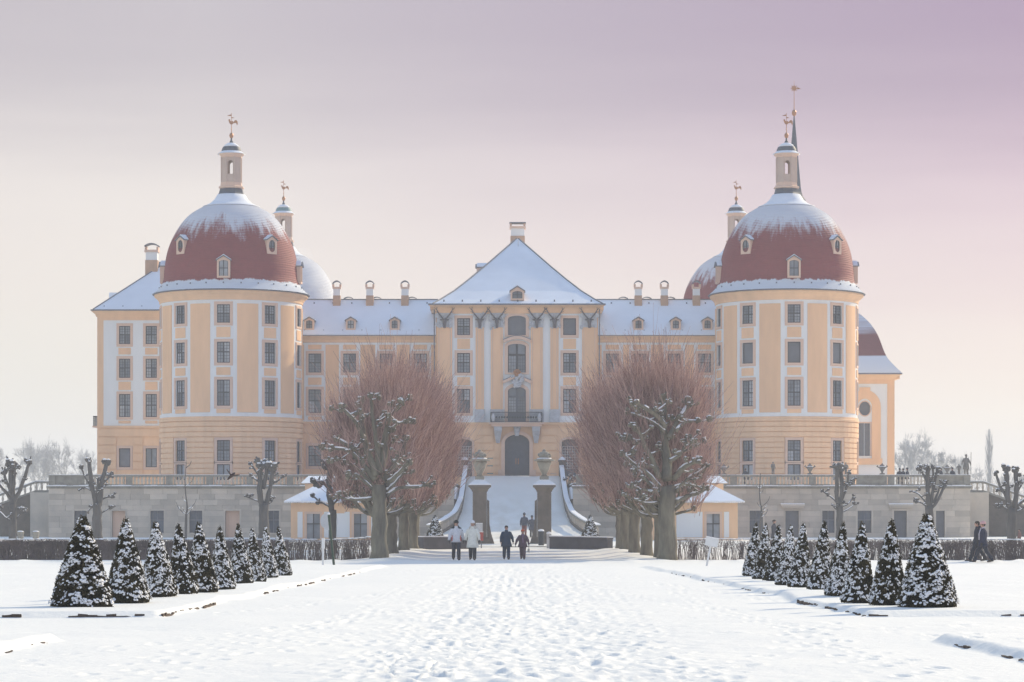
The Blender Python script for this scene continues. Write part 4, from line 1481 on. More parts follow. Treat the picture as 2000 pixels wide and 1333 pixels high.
# entablature, cornice, gutter
MB().mbox(mfc, cx_(851) - .02, cx_(1168) + .02, cz_(613), cz_(603), -0.10, 0.02).build('frieze', M_YELLOW, palace)
cornice(CD, 851, 1168, 596, 0.55, 0.62, (True, True))
for sgn in (-1, 1):
    x = cx_(851) if sgn < 0 else cx_(1168)
    MB().box(min(x, x + sgn * .5), max(x, x + sgn * .5), CD + .02, 234, cz_(596) - .4, cz_(596) - .06).build('cornice', M_YELLOW, palace)
    # downpipe at the corner
    MB().tube([(x + sgn * .12, CD - .1, cz_(600)), (x + sgn * .12, CD - .1, cz_(655)), (x + sgn * .12, CD - .1, cz_(925))], .05, 6).build('downpipe', M_LEAD, palace)
# hipped roof, concave towards the eaves
z0 = cz_(596) + 0.03
apz = PZ(467, 237)
prof = [(0, 0), (0.10, 0.075), (0.25, 0.20), (0.42, 0.37), (0.6, 0.56), (0.8, 0.78), (1.0, 1.0)]
xl, xr = cx_(845), cx_(1177)
xm = PX(1011, 237)
yf, yb = CD - .72, 252.0
mb = MB()
rings = []
for t, h in prof:
    x0, x1 = xl + (xm - .1 - xl) * t, xr + (xm + .1 - xr) * t
    y0, y1 = yf + (237 - yf) * t, yb + (240 - yb) * t
    z = z0 + (apz - z0) * h
    rings.append(mb.pts([(x0, y0, z), (x1, y0, z), (x1, y1, z), (x0, y1, z)]))
for a, b in zip(rings, rings[1:]):
    for j in range(4):
        k = (j + 1) % 4
        mb.face((a + j, a + k, b + k, b + j))
mb.face(tuple(rings[-1] + j for j in range(4)))
croof = mb.build('roof', M_ROOFSNOW, palace)
gd = MB()
for k in range(9):
    x = xl + 1.0 + k * (xr - xl - 2.0) / 8
    gd.box(x - .06, x + .06, yf + .55, yf + .65, z0 + .20, z0 + .42)
for (px, py, d) in ((956, 522, 233.2), (1066, 522, 233.2), (906, 561, 230), (1115, 561, 230), (998, 486, 235.8), (1018, 486, 235.8)):
    p = P(px, py, d)
    gd.box(p.x - .05, p.x + .05, p.y - .1, p.y + .3, p.z - .1, p.z + .12)
gd.build('snow_guards', M_LEAD, croof, kind='stuff')
for sgn in (-1, 1):
    pa = []
    for t, h in prof:
        x = (xl + (xm - .1 - xl) * t) if sgn < 0 else (xr + (xm + .1 - xr) * t)
        pa.append((x, yf + (237 - yf) * t, z0 + (apz - z0) * h + .02))
    MB().tube(pa, .07, 6).build('hip_tiles', M_LEAD, croof)
MB().tube([(PX(1012, 236.5), 236.2, PZ(470, 236.2)), (PX(1012, 233), 233.6, PZ(532, 233.6))], .02, 5).build('lightning_rod', M_LEAD, croof)
dormer(T(cx_(1010.5), 225.45, PZ(576, 225.45)), 'mid')
dormer(T(PX(931, 233.5), 233.5, PZ(531, 233.5)) @ RZ(rad(-90)), 'small')

# central windows
def mid_window(a, b, c, d_, r, st):
    x0, x1, z0_, z1_ = cx_(a), cx_(b), cz_(d_), cz_(c)
    xc = (x0 + x1) / 2
    s_ = MB()
    arch_band(s_, mfc, xc, (x1 - x0) / 2, z1_ - r * CD / F, r * CD / F, 0.28, -0.07, 0.02, foot=z0_)
    s_.mbox(mfc, x0 - .28, x1 + .28, z0_ - .16, z0_ - .002, -0.09, 0.02)
    o = s_.build('window', M_SURR, palace, fix=True)
    if st == 'blind':
        MB().mbox(mfc, x0, x1, z0_, z1_, 0.30, 0.34).build('pane', M_BLIND, o)
        return
    zt_ = z0_ + (z1_ - z0_) * (0.62 if st == 'win' else 0.72)
    zb_ = z0_ + (0 if st == 'win' else 0.85)
    fr = MB()
    e = .08
    fr.mbox(mfc, x0, x0 + e, z0_, z1_, .2, .3).mbox(mfc, x1 - e, x1, z0_, z1_, .2, .3).mbox(mfc, xc - .09, xc + .09, z0_, z1_, .19, .3)
    fr.mbox(mfc, x0 + e, xc - .09, zt_ - .08, zt_ + .08, .2, .3).mbox(mfc, xc + .09, x1 - e, zt_ - .08, zt_ + .08, .2, .3)
    if st != 'win':
        fr.mbox(mfc, x0 + e, xc - .09, z0_, zb_, .22, .31).mbox(mfc, xc + .09, x1 - e, z0_, zb_, .22, .31)
    fr.build('casement', M_DOOR if st != 'win' else M_WOOD, o)
    bars = MB()
    for u0, u1 in ((x0 + e, xc - .09), (xc + .09, x1 - e)):
        for v0, v1 in ((zb_, zt_ - .08), (zt_ + .08, z1_)):
            MB().mbox(mfc, u0, u1, v0, v1, .28, .295).build('pane', M_GLASS, o)
        n = 4
        for j in range(1, 3):
            u = u0 + (u1 - u0) * j / 3
            bars.mbox(mfc, u - .013, u + .013, zb_, zt_ - .08, .25, .275)
        for j in range(1, 5):
            v = zb_ + (zt_ - .08 - zb_) * j / 5
            bars.mbox(mfc, u0, u1, v - .013, v + .013, .249, .274)
    bars.build('glazing_bars', M_WOOD, o, kind='stuff')
for q, st in zip(mid, ('blind', 'win', 'door')):
    mid_window(*q, st)
def hood(py, wpx, crest):
    mb, sn = MB(), MB()
    pts = []
    for i in range(15):
        t = -1 + 2 * i / 14
        z = cz_(py) + 0.36 * (math.cos(t * pi / 2) if not crest else (1 - abs(t)) * 1.2 + 0.15 * math.cos(t * pi))
        pts.append((cx_(1010) + t * wpx * CD / F, z))
    for (a, b), (c, d_) in zip(pts, pts[1:]):
        for m_, lo, hi, o in ((mb, -.26, 0, .38), (sn, .003, .07, .36)):
            q = m_.pts([(a, CD - o, b + lo), (c, CD - o, d_ + lo), (c, CD + .02, d_ + lo), (a, CD + .02, b + lo), (a, CD - o, b + hi), (c, CD - o, d_ + hi), (c, CD + .02, d_ + hi), (a, CD + .02, b + hi)])
            for f in ((0, 1, 5, 4), (4, 5, 6, 7), (0, 3, 2, 1), (0, 4, 7, 3), (1, 2, 6, 5)):
                m_.face(tuple(q + i for i in f))
    o = mb.build('window_hood', M_SURR, palace)
    sn.build('snow', M_LEAD if not crest else M_LEAD, o)
    return o
hood(665, 27, False)
hd = hood(743, 28, True)
r = random.Random(4)
cr = MB()
for k in range(26):
    t = r.uniform(-1, 1); v = r.uniform(733, 756)
    cr.blob((cx_(1010 + t * 13 * (1 - (v - 733) / 40)), CD - .38, cz_(v)), r.uniform(.1, .2), .14, r.uniform(.1, .2), .25, r)
cr.build('carved_crest', M_GREYST, hd)
cw = MB()
for k in range(5):
    a = (k - 2) * 0.35
    cw.tube([(cx_(1010) + .12 * math.sin(a), CD - .42, cz_(733)), (cx_(1010) + .5 * math.sin(a), CD - .45, cz_(729) + .1 * math.cos(a)), (cx_(1010) + .12 * math.sin(a), CD - .45, cz_(722))], [.06, .07, .03], 6)
cw.blob((cx_(1010), CD - .44, cz_(734)), .28, .12, .1)
cw.build('gilded_crown', M_GOLD, hd)
# string course and balcony
panel(CD, 851, 1168, 825.5, 830, M_YELLOW, 0.12, 'string_course')
panel(CD, 851, 1168, 832.5, 834.5, M_YELLOW, 0.06, 'string_course')
bal = MB().box(cx_(955), cx_(1063), CD - 1.25, CD - .13, cz_(829), cz_(826.5)).box(cx_(960), cx_(1058), CD - 1.1, CD - .13, cz_(834), cz_(829) - .003).build('balcony', M_SURR, palace)
ra = MB()
x0, x1, zb, zt_ = cx_(958.5), cx_(1058.5), cz_(826.5), cz_(806)
ra.box(x0, x1, CD - 1.2, CD - 1.14, zt_ - .06, zt_).box(x0, x1, CD - 1.19, CD - 1.15, zb + .04, zb + .09)
for k in range(46):
    u = x0 + (x1 - x0) * k / 45
    ra.box(u - .014, u + .014, CD - 1.185, CD - 1.155, zb + .09, zt_ - .06)
for k in range(18):
    u = x0 + .3 + (x1 - x0 - .6) * k / 17
    ra.lathe([(.10, 0), (.10, .02)], 8)
    for i in range(16):
        v = ra.v[-16 + i]
        ra.v[-16 + i] = (u + v[0], CD - 1.17 + v[2], zb + .45 + v[1])
ra.box(x0, x0 + .05, CD - 1.14, CD - .15, zb, zt_).box(x1 - .05, x1, CD - 1.14, CD - .15, zb, zt_)
ra.build('railing', M_IRON, bal)
for px in (963.5, 1053.5):
    MB().lathe([(.08, zb + .1), (.16, zb + .3), (.18, zb + .5), (.1, zb + .68), (.05, zb + .78)], 10, cx_(px), CD - 1.25).build('gilt_vase', M_GREYST, bal)
for px in (972.5, 1047):
    mb = MB()
    sec = [(834, 1.0, 8), (842, .95, 7.5), (850, .6, 6.5), (858, .35, 5), (866, .15, 3.5)]
    rr = []
    for py, o, w in sec:
        z = cz_(py)
        rr.append(mb.pts([(cx_(px - w), CD - o, z), (cx_(px + w), CD - o, z), (cx_(px + w), CD + .02, z), (cx_(px - w), CD + .02, z)]))
    for a, b in zip(rr, rr[1:]):
        for j in range(4):
            mb.face((a + j, a + (j + 1) % 4, b + (j + 1) % 4, b + j))
    mb.face(tuple(rr[0] + j for j in range(4))); mb.face(tuple(rr[-1] + j for j in range(4)))
    mb.build('console', M_GREYST, bal)
ks = MB()
q = ks.pts([(cx_(1003), CD - .3, cz_(834)), (cx_(1017), CD - .3, cz_(834)), (cx_(1013), CD - .2, cz_(852)), (cx_(1006), CD - .2, cz_(852)), (cx_(1003), CD + .02, cz_(834)), (cx_(1017), CD + .02, cz_(834)), (cx_(1013), CD + .02, cz_(852)), (cx_(1006), CD + .02, cz_(852))])
for f in ((0, 3, 2, 1), (0, 1, 5, 4), (1, 2, 6, 5), (2, 3, 7, 6), (3, 0, 4, 7)):
    ks.face(tuple(q + i for i in f))
ks.blob((cx_(1010), CD - .32, cz_(840)), .2, .1, .25, .2)
ks.build('keystone', M_GREYST, palace)
# portal
po = MB()
arch_band(po, mfc, cx_(1010), cx_(1034) - cx_(1010), cz_(865), cz_(849) - cz_(865), .32, -.10, .02, foot=5.36)
po.mbox(mfc, cx_(984) - .5, cx_(984) - .2, 5.36, 5.9, -.16, .02).mbox(mfc, cx_(1036) + .2, cx_(1036) + .5, 5.36, 5.9, -.16, .02)
por = po.build('portal', M_SURR, palace)
for sgn in (-1, 1):
    xa, xb = (cx_(986), cx_(1010) - .015) if sgn < 0 else (cx_(1010) + .015, cx_(1034))
    lf = MB().mbox(mfc, xa, xb, 5.37, cz_(849), .62, .70)
    for v0, v1 in ((5.6, 6.5), (6.65, 7.6)):
        for k in range(2):
            u0 = xa + (xb - xa) * (0.08 + .47 * k)
            lf.mbox(mfc, u0, u0 + (xb - xa) * .37, v0, v1, .58, .62)
    o = lf.build('door', M_DOOR, por)
    MB().mbox(mfc, (xb - .12) if sgn < 0 else (xa + .06), (xb - .06) if sgn < 0 else (xa + .12), 6.4, 6.9, .52, .58).build('door_handle', M_GOLD, o)
MB().mbox(mfc, cx_(1010) - .05, cx_(1010) + .05, 5.37, cz_(850), .60, .74).build('door_astragal', M_DOOR, por)
for a, b in ((889, 922), (1097, 1130)):
    s_ = MB()
    arch_band(s_, mfc, cx_((a + b) / 2), cx_(b) - cx_((a + b) / 2), cz_(865), cz_(858) - cz_(865), .2, -.06, .02, foot=5.3)
    o = s_.build('arched_opening', M_SURR, palace)
    MB().mbox(mfc, cx_(a), cx_(b), 5.3, cz_(858), .75, .78).build('pane', M_BLIND, o)
    gr = MB()
    x0, x1 = cx_(a) + .1, cx_(b) - .1
    for k in range(7):
        u = x0 + (x1 - x0) * k / 6
        gr.mbox(mfc, u - .02, u + .02, 6.0, cz_(872), .6, .64)
    for k in range(9):
        v = 6.0 + (cz_(872) - 6.0) * k / 8
        gr.mbox(mfc, x0, x1, v - .02, v + .02, .598, .638)
    gr.build('lattice', M_SIGN, o, kind='stuff')
    MB().mbox(mfc, cx_(a), cx_(b), 5.3, 5.95, .5, .74).build('parapet', M_DOOR, o)
courses(CD, 851, 1168, 836, 955, 8, [(880, 931, 845, 960), (975, 1045, 838, 960), (1088, 1139, 845, 960), (963, 981, 838, 870), (1038, 1056, 838, 870)])
for px in (956, 0):
    if px:
        MB().mbox(mfc, cx_(952), cx_(963), 5.37, cz_(887), -.07, .02).build('notice_case', M_COPPER, palace)
MB().mbox(mfc, cx_(1075), cx_(1087), 5.40, cz_(918), -.07, .02).build('notice_board', M_SURR, palace)

# left block beyond the tower
LD = 238.0
facade(LD, 190, 420, 612, 832, [(243.5, 22), (295.5, 22)], [(637, 672.5), (701, 738.5), (770, 815), (876, 913)], styles={(0, 3): 'blind', (1, 3): 'two'})
panel(LD, 190, 202, 616, 832, M_YELLOW, 0.03, 'corner_strip')
panel(LD, 202, 420, 612, 626, M_YELLOW, 0.03, 'frieze')
for c in (243.5, 295.5):
    for a, b in ((680, 692.5), (746, 762), (822, 827.5)):
        panel(LD, c - 12, c + 12, a, b)
panel(LD, 190, 420, 832, 836, M_YELLOW, 0.08, 'string_course')
courses(LD, 190, 420, 838, 965, 8, [(227, 260, 868, 922), (279, 312, 868, 922)])
x0 = PX(190, LD)
MB().box(x0, x0 + .3, LD + .01, LD + 26, 3.9, PZ(612, LD)).build('wall', M_YELLOW, palace)
cornice(LD, 190, 420, 607, 0.62, 0.5, (True, False))
mb = MB()
z0 = PZ(606, LD) + .02
xa, xb = PX(184, LD), PX(470, LD)
apx, apz2 = PX(345, 245), PZ(500, 245)
q = mb.pts([(xa, LD - .6, z0), (xb, LD - .6, z0), (xb, LD + 14, z0), (xa, LD + 14, z0), (apx, 245, apz2), (xb, 245, apz2)])
for f in ((0, 1, 5, 4), (3, 0, 4), (2, 3, 4, 5), (0, 3, 2, 1), (1, 2, 5)):
    mb.face(tuple(q + i for i in f))
lr = mb.build('roof', M_ROOFSNOW, palace)
MB().tube([(xa, LD - .6, z0 + .02), (apx, 245, apz2 + .02)], .06, 6).build('hip_tiles', M_LEAD, lr)
gd = MB()
for k in range(4):
    gd.box(xa + .9 + k * 1.75, xa + 1.0 + k * 1.75, LD - .2, LD - .1, z0 + .2, z0 + .38)
gd.build('snow_guards', M_LEAD, lr, kind='stuff')
p = P(224, 584, 242)
MB().box(p.x - .45, p.x + .8, 241.5, 243.5, p.z - .5, p.z + .55).build('roof_hatch', M_ROOFSNOW, lr)
# side balcony seen in profile
bx0 = x0 - 0.85
sb = MB().box(bx0 - .1, x0, LD + 3, LD + 7, PZ(835, 241), PZ(832, 241) + .0).build('balcony', M_SURR, palace)
MB().loft([(x0 - .35, LD + 5, PZ(835, 241) - .003, .34, 1.2), (x0 - .25, LD + 5, PZ(841, 241), .24, .9), (x0 - .12, LD + 5, PZ(848, 241), .1, .4)][::-1], 12).build('console', M_SURR, sb)
mb = MB()
zf = PZ(832, 241) + .003
for k in range(12):
    y = LD + 3.05 + k * .355
    mb.box(bx0 - .03, bx0 + .01, y - .02, y + .02, zf, zf + .85)
for k in range(5):
    xx = bx0 + (x0 - bx0) * k / 5
    mb.box(xx - .02, xx + .02, LD + 3.02, LD + 3.06, zf, zf + .85)
mb.box(bx0 - .05, x0, LD + 3, LD + 3.08, zf + .85, zf + .92).box(bx0 - .05, bx0 + .03, LD + 3.08, LD + 7, zf + .85, zf + .92)
mb.build('railing', M_IRON, sb)

# chapel on the right
HD = 240.0
hx = lambda p: PX(p, HD)
hz = lambda p: PZ(p, HD)
mfh = flat_map(HD)
mb = MB()
hop = [(hx(1677.5), hx(1700), hz(891), hz(827)), (hx(1678), hx(1700), hz(812), hz(785))]
wall_cells(mb, mfh, hx(1590), hx(1747), 3.9, hz(740), hop, 0.35)
mb.quad((hx(1747), HD, 3.9), (hx(1747), HD, hz(740)), (hx(1747), HD + 30, hz(740)), (hx(1747), HD + 30, 3.9))
mb.build('wall', M_WHITE, palace, fix=False)
# elliptical filling of the round window
el = MB()
xc, zc, rx_, rz_ = hx(1689), hz(798.5), hx(1700) - hx(1689), hz(785) - hz(798.5)
for i in range(24):
    a, b = 2 * pi * i / 24, 2 * pi * (i + 1) / 24
    c0, s0, c1, s1 = math.cos(a), math.sin(a), math.cos(b), math.sin(b)
    m0, m1 = max(abs(c0), abs(s0)), max(abs(c1), abs(s1))
    el.quad((xc + rx_ * c0, HD + .004, zc + rz_ * s0), (xc + rx_ * c1, HD + .004, zc + rz_ * s1), (xc + rx_ * c1 / m1, HD + .004, zc + rz_ * s1 / m1), (xc + rx_ * c0 / m0, HD + .004, zc + rz_ * s0 / m0))
el.build('window_spandrel', M_WHITE, palace)
o = MB()
for i in range(24):
    a, b = 2 * pi * i / 24, 2 * pi * (i + 1) / 24
    o.quad(*[(xc + rx_ * k * math.cos(t), HD - .03, zc + rz_ * k * math.sin(t)) for t, k in ((a, 1), (b, 1), (b, 1.16), (a, 1.16))])
wo = o.build('window', M_SURR, palace)
MB().mbox(mfh, hop[1][0], hop[1][1], hop[1][2], hop[1][3], .3, .33).build('pane', M_BLIND, wo)
f_ = MB()
a_, b_, c_, d_ = hop[0]
for q in ((a_ - .12, a_, c_, d_ + .12), (b_, b_ + .12, c_, d_ + .12), (a_, b_, d_, d_ + .12)):
    f_.mbox(mfh, *q, -.04, .02)
wo = f_.build('window', M_SURR, palace)
for k in range(2):
    u0 = a_ + (b_ - a_) * k / 2
    MB().mbox(mfh, u0 + .02, u0 + (b_ - a_) / 2 - .02, c_, d_, .3, .33).build('pane', M_BLIND, wo)
ar = MB()
arch_band(ar, mfh, hx(1689), hx(1703) - hx(1689), hz(795), hz(779) - hz(795), .82, -.10, .02, foot=hz(896))
ar.mbox(mfh, hx(1689) - .5, hx(1689) + .5, hz(764), hz(757), -.14, .02)
ar.build('arch_frame', M_PANEL, palace)
panel(HD, 1660, 1723, 896, 908, M_PANEL, 0.16, 'sill')
panel(HD, 1733, 1747, 745, 960, M_PANEL, 0.06, 'corner_strip')
panel(HD, 1590, 1747, 740, 750, M_PANEL, 0.07, 'frieze')
cornice(HD, 1590, 1747, 731, 0.55, 0.6, (False, True))
MB().box(hx(1747), hx(1747) + .5, HD + .02, HD + 30, hz(731) - .45, hz(731) - .06).build('cornice', M_YELLOW, palace)
# bell-shaped roof: profile runs along x
pr = [(1762, 729), (1748, 716), (1735, 702), (1727, 688), (1721, 672), (1714, 655), (1703, 637), (1690, 623), (1674, 611), (1650, 603), (1600, 598)]
pts = dense([(a / 20.0, -b / 20.0) for a, b in pr], 0.14)
mb = MB()
yl, yr_ = HD - .7, HD + 28
zr = hz(729)
zt_ = hz(598)
prev = None
for p_ in pts:
    k = max(0.0, (729 + p_.y * 20) / (729 - 598))
    fy = yl + 7.0 * (k ** 1.25)
    p_ = Vector((PX(p_.x * 20, fy), PZ(-p_.y * 20, fy)))
    row = mb.pts([(hx(1560), fy, p_.y), (p_.x + 0.03, fy, p_.y), (p_.x + 0.03, yr_, p_.y), (hx(1560), fy + .03, p_.y + .02), (p_.x, fy + .03, p_.y + .02), (p_.x, yr_, p_.y + .02)])
    if prev is not None:
        mb.face((prev + 3, prev + 4, row + 1, row)); mb.face((prev + 4, prev + 5, row + 2, row + 1))
    mb.face((row, row + 1, row + 4, row + 3)); mb.face((row + 1, row + 2, row + 5, row + 4))
    prev = row
mb.build('roof', M_CHAPELROOF, palace, fix=False)
# slate ridge turret of the chapel with a star vane
SD = 262.0
sx_ = PX(1551, SD)
sz = lambda p: PZ(p, SD)
MB().lathe([(0.95, sz(470)), (0.95, sz(398)), (1.25, sz(396)), (1.2, sz(392)), (0.92, sz(384)), (0.78, sz(376)), (0.70, sz(366)), (0.06, sz(228))], 8, sx_, SD, a0=pi / 8).build('spire', M_SLATE, palace)
MB().lathe([(.04, sz(228)), (.2, sz(225)), (.25, sz(221)), (.2, sz(217)), (.04, sz(214))], 14, sx_, SD).build('spire_ball', M_GOLD, palace, smooth=True)
st = MB().tube([(sx_, SD, sz(215)), (sx_, SD, sz(158))], [.045, .015], 6)
n = 16
q = st.pts([(sx_ + (0.42 if i % 2 == 0 else .2) * math.cos(2 * pi * i / n), SD - .05, sz(173) + (0.42 if i % 2 == 0 else .2) * math.sin(2 * pi * i / n)) for i in range(n)])
q2 = st.pts([(v[0], SD + .05, v[2]) for v in st.v[q:q + n]])
st.face(tuple(range(q, q + n))); st.face(tuple(reversed(range(q2, q2 + n))))
for i in range(n):
    j = (i + 1) % n
    st.face((q + i, q2 + i, q2 + j, q + j))
st.quad((sx_ + .3, SD, sz(173) + .15), (sx_ + .3, SD, sz(173) - .12), (sx_ + .7, SD + .02, sz(174)), (sx_ + .3, SD + .03, sz(173) + .15))
st.build('star_vane', M_GOLD, palace)
# ================================================================== GATE
ORD = ['nearest', 'second', 'third', 'fourth', 'fifth', 'sixth', 'seventh', 'eighth', 'ninth', 'farthest']
def gate_pillar(px, label, side):
    d = 168.0
    s_ = d / F
    x = PX(px, d)
    z0 = gz(x, d) - 0.05
    t = thing('gate_pillar', label, 'pillar', (x, d, z0))
    zc = PZ(948, d)
    h = .46
    sh = MB().box(x - h, x + h, d - h, d + h, z0 + .52, zc - .45)
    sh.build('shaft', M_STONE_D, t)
    MB().box(x - h * .62, x + h * .62, d - h - .03, d - h - .001, z0 + 1.0, zc - .7).build('shaft_panel', M_STONE_D, t)
    MB().box(x - .62, x + .62, d - .62, d + .62, z0, z0 + .42).box(x - .54, x + .54, d - .54, d + .54, z0 + .423, z0 + .52).build('plinth', M_STONE_D, t)
    cap = MB()
    rr = []
    for o, z in ((h, zc - .449), (h + .04, zc - .42), (h + .07, zc - .33), (h + .2, zc - .16), (h + .28, zc - .12), (h + .28, zc)):
        rr.append(cap.pts([(x - o, d - o, z), (x + o, d - o, z), (x + o, d + o, z), (x - o, d + o, z)]))
    for a, b in zip(rr, rr[1:]):
        for j in range(4):
            cap.face((a + j, a + (j + 1) % 4, b + (j + 1) % 4, b + j))
    cap.face(tuple(rr[-1] + j for j in range(4)))
    c = cap.build('capital', M_STONE_D, t)
    sn = MB()
    rr = []
    for o, z in ((h + .27, zc + .003), (h + .25, zc + .07), (h + .05, zc + .2), (h - .1, zc + .32), (h - .12, zc + .36)):
        rr.append(sn.pts([(x - o, d - o, z), (x + o, d - o, z), (x + o, d + o, z), (x - o, d + o, z)]))
    for a, b in zip(rr, rr[1:]):
        for j in range(4):
            sn.face((a + j, a + (j + 1) % 4, b + (j + 1) % 4, b + j))
    sn.face(tuple(rr[-1] + j for j in range(4)))
    sn.build('snow', M_SNOW, c)
    # side buttress scroll
    bx = x + side * h
    bt = MB()
    pr = [(0.02, 3.0), (.16, 2.9), (.18, 1.4), (.28, .8), (.5, .1), (.5, 0), (.02, 0)]
    q = bt.pts([(bx + side * a, d - .3, z0 + b) for a, b in pr]); q2 = bt.pts([(bx + side * a, d + .3, z0 + b) for a, b in pr])
    n = len(pr)
    bt.face(tuple(range(q, q + n))); bt.face(tuple(reversed(range(q2, q2 + n))))
    for j in range(n):
        k = (j + 1) % n
        bt.face((q + j, q2 + j, q2 + k, q + k))
    bt.build('buttress', M_STONE_D, t)
    # urn is a thing of its own standing on the pillar
    u = thing('stone_urn', 'large stone urn with snow on top of the %s gate pillar' % ('left' if px < 1000 else 'right'), 'urn', (x, d, zc + .36), 'urns on the gate pillars')
    zu = zc + .36
    MB().box(x - .3, x + .3, d - .3, d + .3, zu + .002, zu + .22).build('foot', M_STONE_G, u)
    b = MB().lathe([(.22, .22), (.16, .34), (.2, .45), (.34, .75), (.45, 1.05), (.47, 1.22)], 20)
    b.build('body', M_STONE_G, u, T(x, d, zu), smooth=True)
    MB().lathe([(.47, 1.222), (.68, 1.22), (.70, 1.32), (.5, 1.36), (.3, 1.4)], 20).build('rim', M_STONE_G, u, T(x, d, zu))
    MB().lathe([(.48, 1.363), (.46, 1.42), (.25, 1.45)], 16).build('snow', M_SNOW, u, T(x, d, zu))
    l_ = MB().lathe([(.30, 1.40), (.34, 1.5), (.40, 1.6), (.36, 1.66)], 16)
    r = random.Random(int(px))
    for k in range(14):
        a = 2 * pi * k / 14
        l_.blob((.36 * math.cos(a), .36 * math.sin(a), 1.56 + r.uniform(-.05, .1)), .09, .09, .1, .2, r)
    l_.build('garland', M_STONE_G, u, T(x, d, zu))
    MB().lathe([(.34, 1.66), (.30, 1.78), (.12, 1.86), (.09, 1.95), (.02, 2.0)], 14).build('lid', M_STONE_G, u, T(x, d, zu))
    return t
gate_pillar(937, 'tall stone gate pillar left of the ramp, carrying an urn', 1)
gate_pillar(1063, 'tall stone gate pillar right of the ramp, carrying an urn', -1)

def parapet_wall(x0, d0, x1, d1, label, hh=(.78, .74)):
    L = math.hypot(x1 - x0, d1 - d0)
    ux, ud = (x1 - x0) / L, (d1 - d0) / L
    nx, nd = -ud * .22, ux * .22
    t = thing('low_wall', label, 'wall', ((x0 + x1) / 2, (d0 + d1) / 2, 0))
    for nm, lo, hi, m, k in (('wall_face', -.3, 0.0, M_DARKWALL, 1.0), ('coping', .002, .09, M_DARKWALL, 1.25), ('snow', .093, .15, M_SNOW, 1.1)):
        mb = MB()
        c = [(x0 + nx * k, d0 + nd * k), (x1 + nx * k, d1 + nd * k), (x1 - nx * k, d1 - nd * k), (x0 - nx * k, d0 - nd * k)]
        hs = [hh[0], hh[1], hh[1], hh[0]]
        g0, g1 = gz(x0, d0), gz(x1, d1)
        gb = [g0, g1, g1, g0]
        zl = [(g - .3) if nm == 'wall_face' else g + h - .15 + lo for g, h in zip(gb, hs)]
        zh = [g + h - .15 + hi for g, h in zip(gb, hs)]
        q = mb.pts([(*p_, z) for p_, z in zip(c, zl)] + [(*p_, z) for p_, z in zip(c, zh)])
        for f in ((0, 1, 5, 4), (1, 2, 6, 5), (2, 3, 7, 6), (3, 0, 4, 7), (4, 5, 6, 7)):
            mb.face(tuple(q + i for i in f))
        mb.build(nm, m, t)
parapet_wall(PX(822, 147), 147, PX(916, 150), 150, 'low dark stone wall left of the gate behind the walkers')
parapet_wall(PX(1078, 150), 150, PX(1192, 147), 147, 'low dark stone wall right of the gate')

# small fittings at the gate
def stand(px, d, label, board, w, h, col, base):
    x = PX(px, d); z = gz(x, d) if d < 156 else ramp_z(d)
    t = thing(board, label, 'sign', (x, d, z))
    MB().box(x - .03, x + .03, d - .02, d + .02, z - .1, z + base).build('post', M_LEAD, t)
    MB().box(x - w, x + w, d - .06, d - .022, z + base - h, z + base).build('board', col, t)
    MB().box(x - w, x + w, d - .07, d + .02, z + base + .003, z + base + .04).build('snow', M_SNOW, t)
stand(936, 163, 'grey information board standing before the left gate pillar', 'information_board', .22, .62, M_GREYST, 1.35)
M_RED = mat('red_board', (0.45, 0.10, 0.09), 0.6, 0.1, 3.0)
stand(940, 152, 'narrow red and white board at the foot of the left gate pillar', 'red_board', .12, .5, M_RED, .95)
x = PX(1072, 152); z = gz(x, 152)
t = thing('stone_post', 'pale snow-crusted stone post at the foot of the right gate pillar', 'post', (x, 152, z))
MB().box(x - .13, x + .13, 151.87, 152.13, z - .1, z + .85).build('shaft', M_GREYST, t)
MB().lathe([(.15, z + .853), (.14, z + .93), (.04, z + .98)], 10, x, 152).build('snow', M_SNOW, t)
x = PX(1057, 160); z = ramp_z(160)
t = thing('waste_bin', 'dark slim waste bin at the foot of the right gate pillar', 'bin', (x, 160, z))
MB().lathe([(.16, z), (.18, z + .05), (.18, z + .8), (.2, z + .82), (.2, z + .9), (.1, z + .95)], 12, x, 160).build('body', M_IRON, t)
MB().lathe([(.2, z + .903), (.16, z + 1.0), (.03, z + 1.03)], 12, x, 160).build('snow', M_SNOW, t)

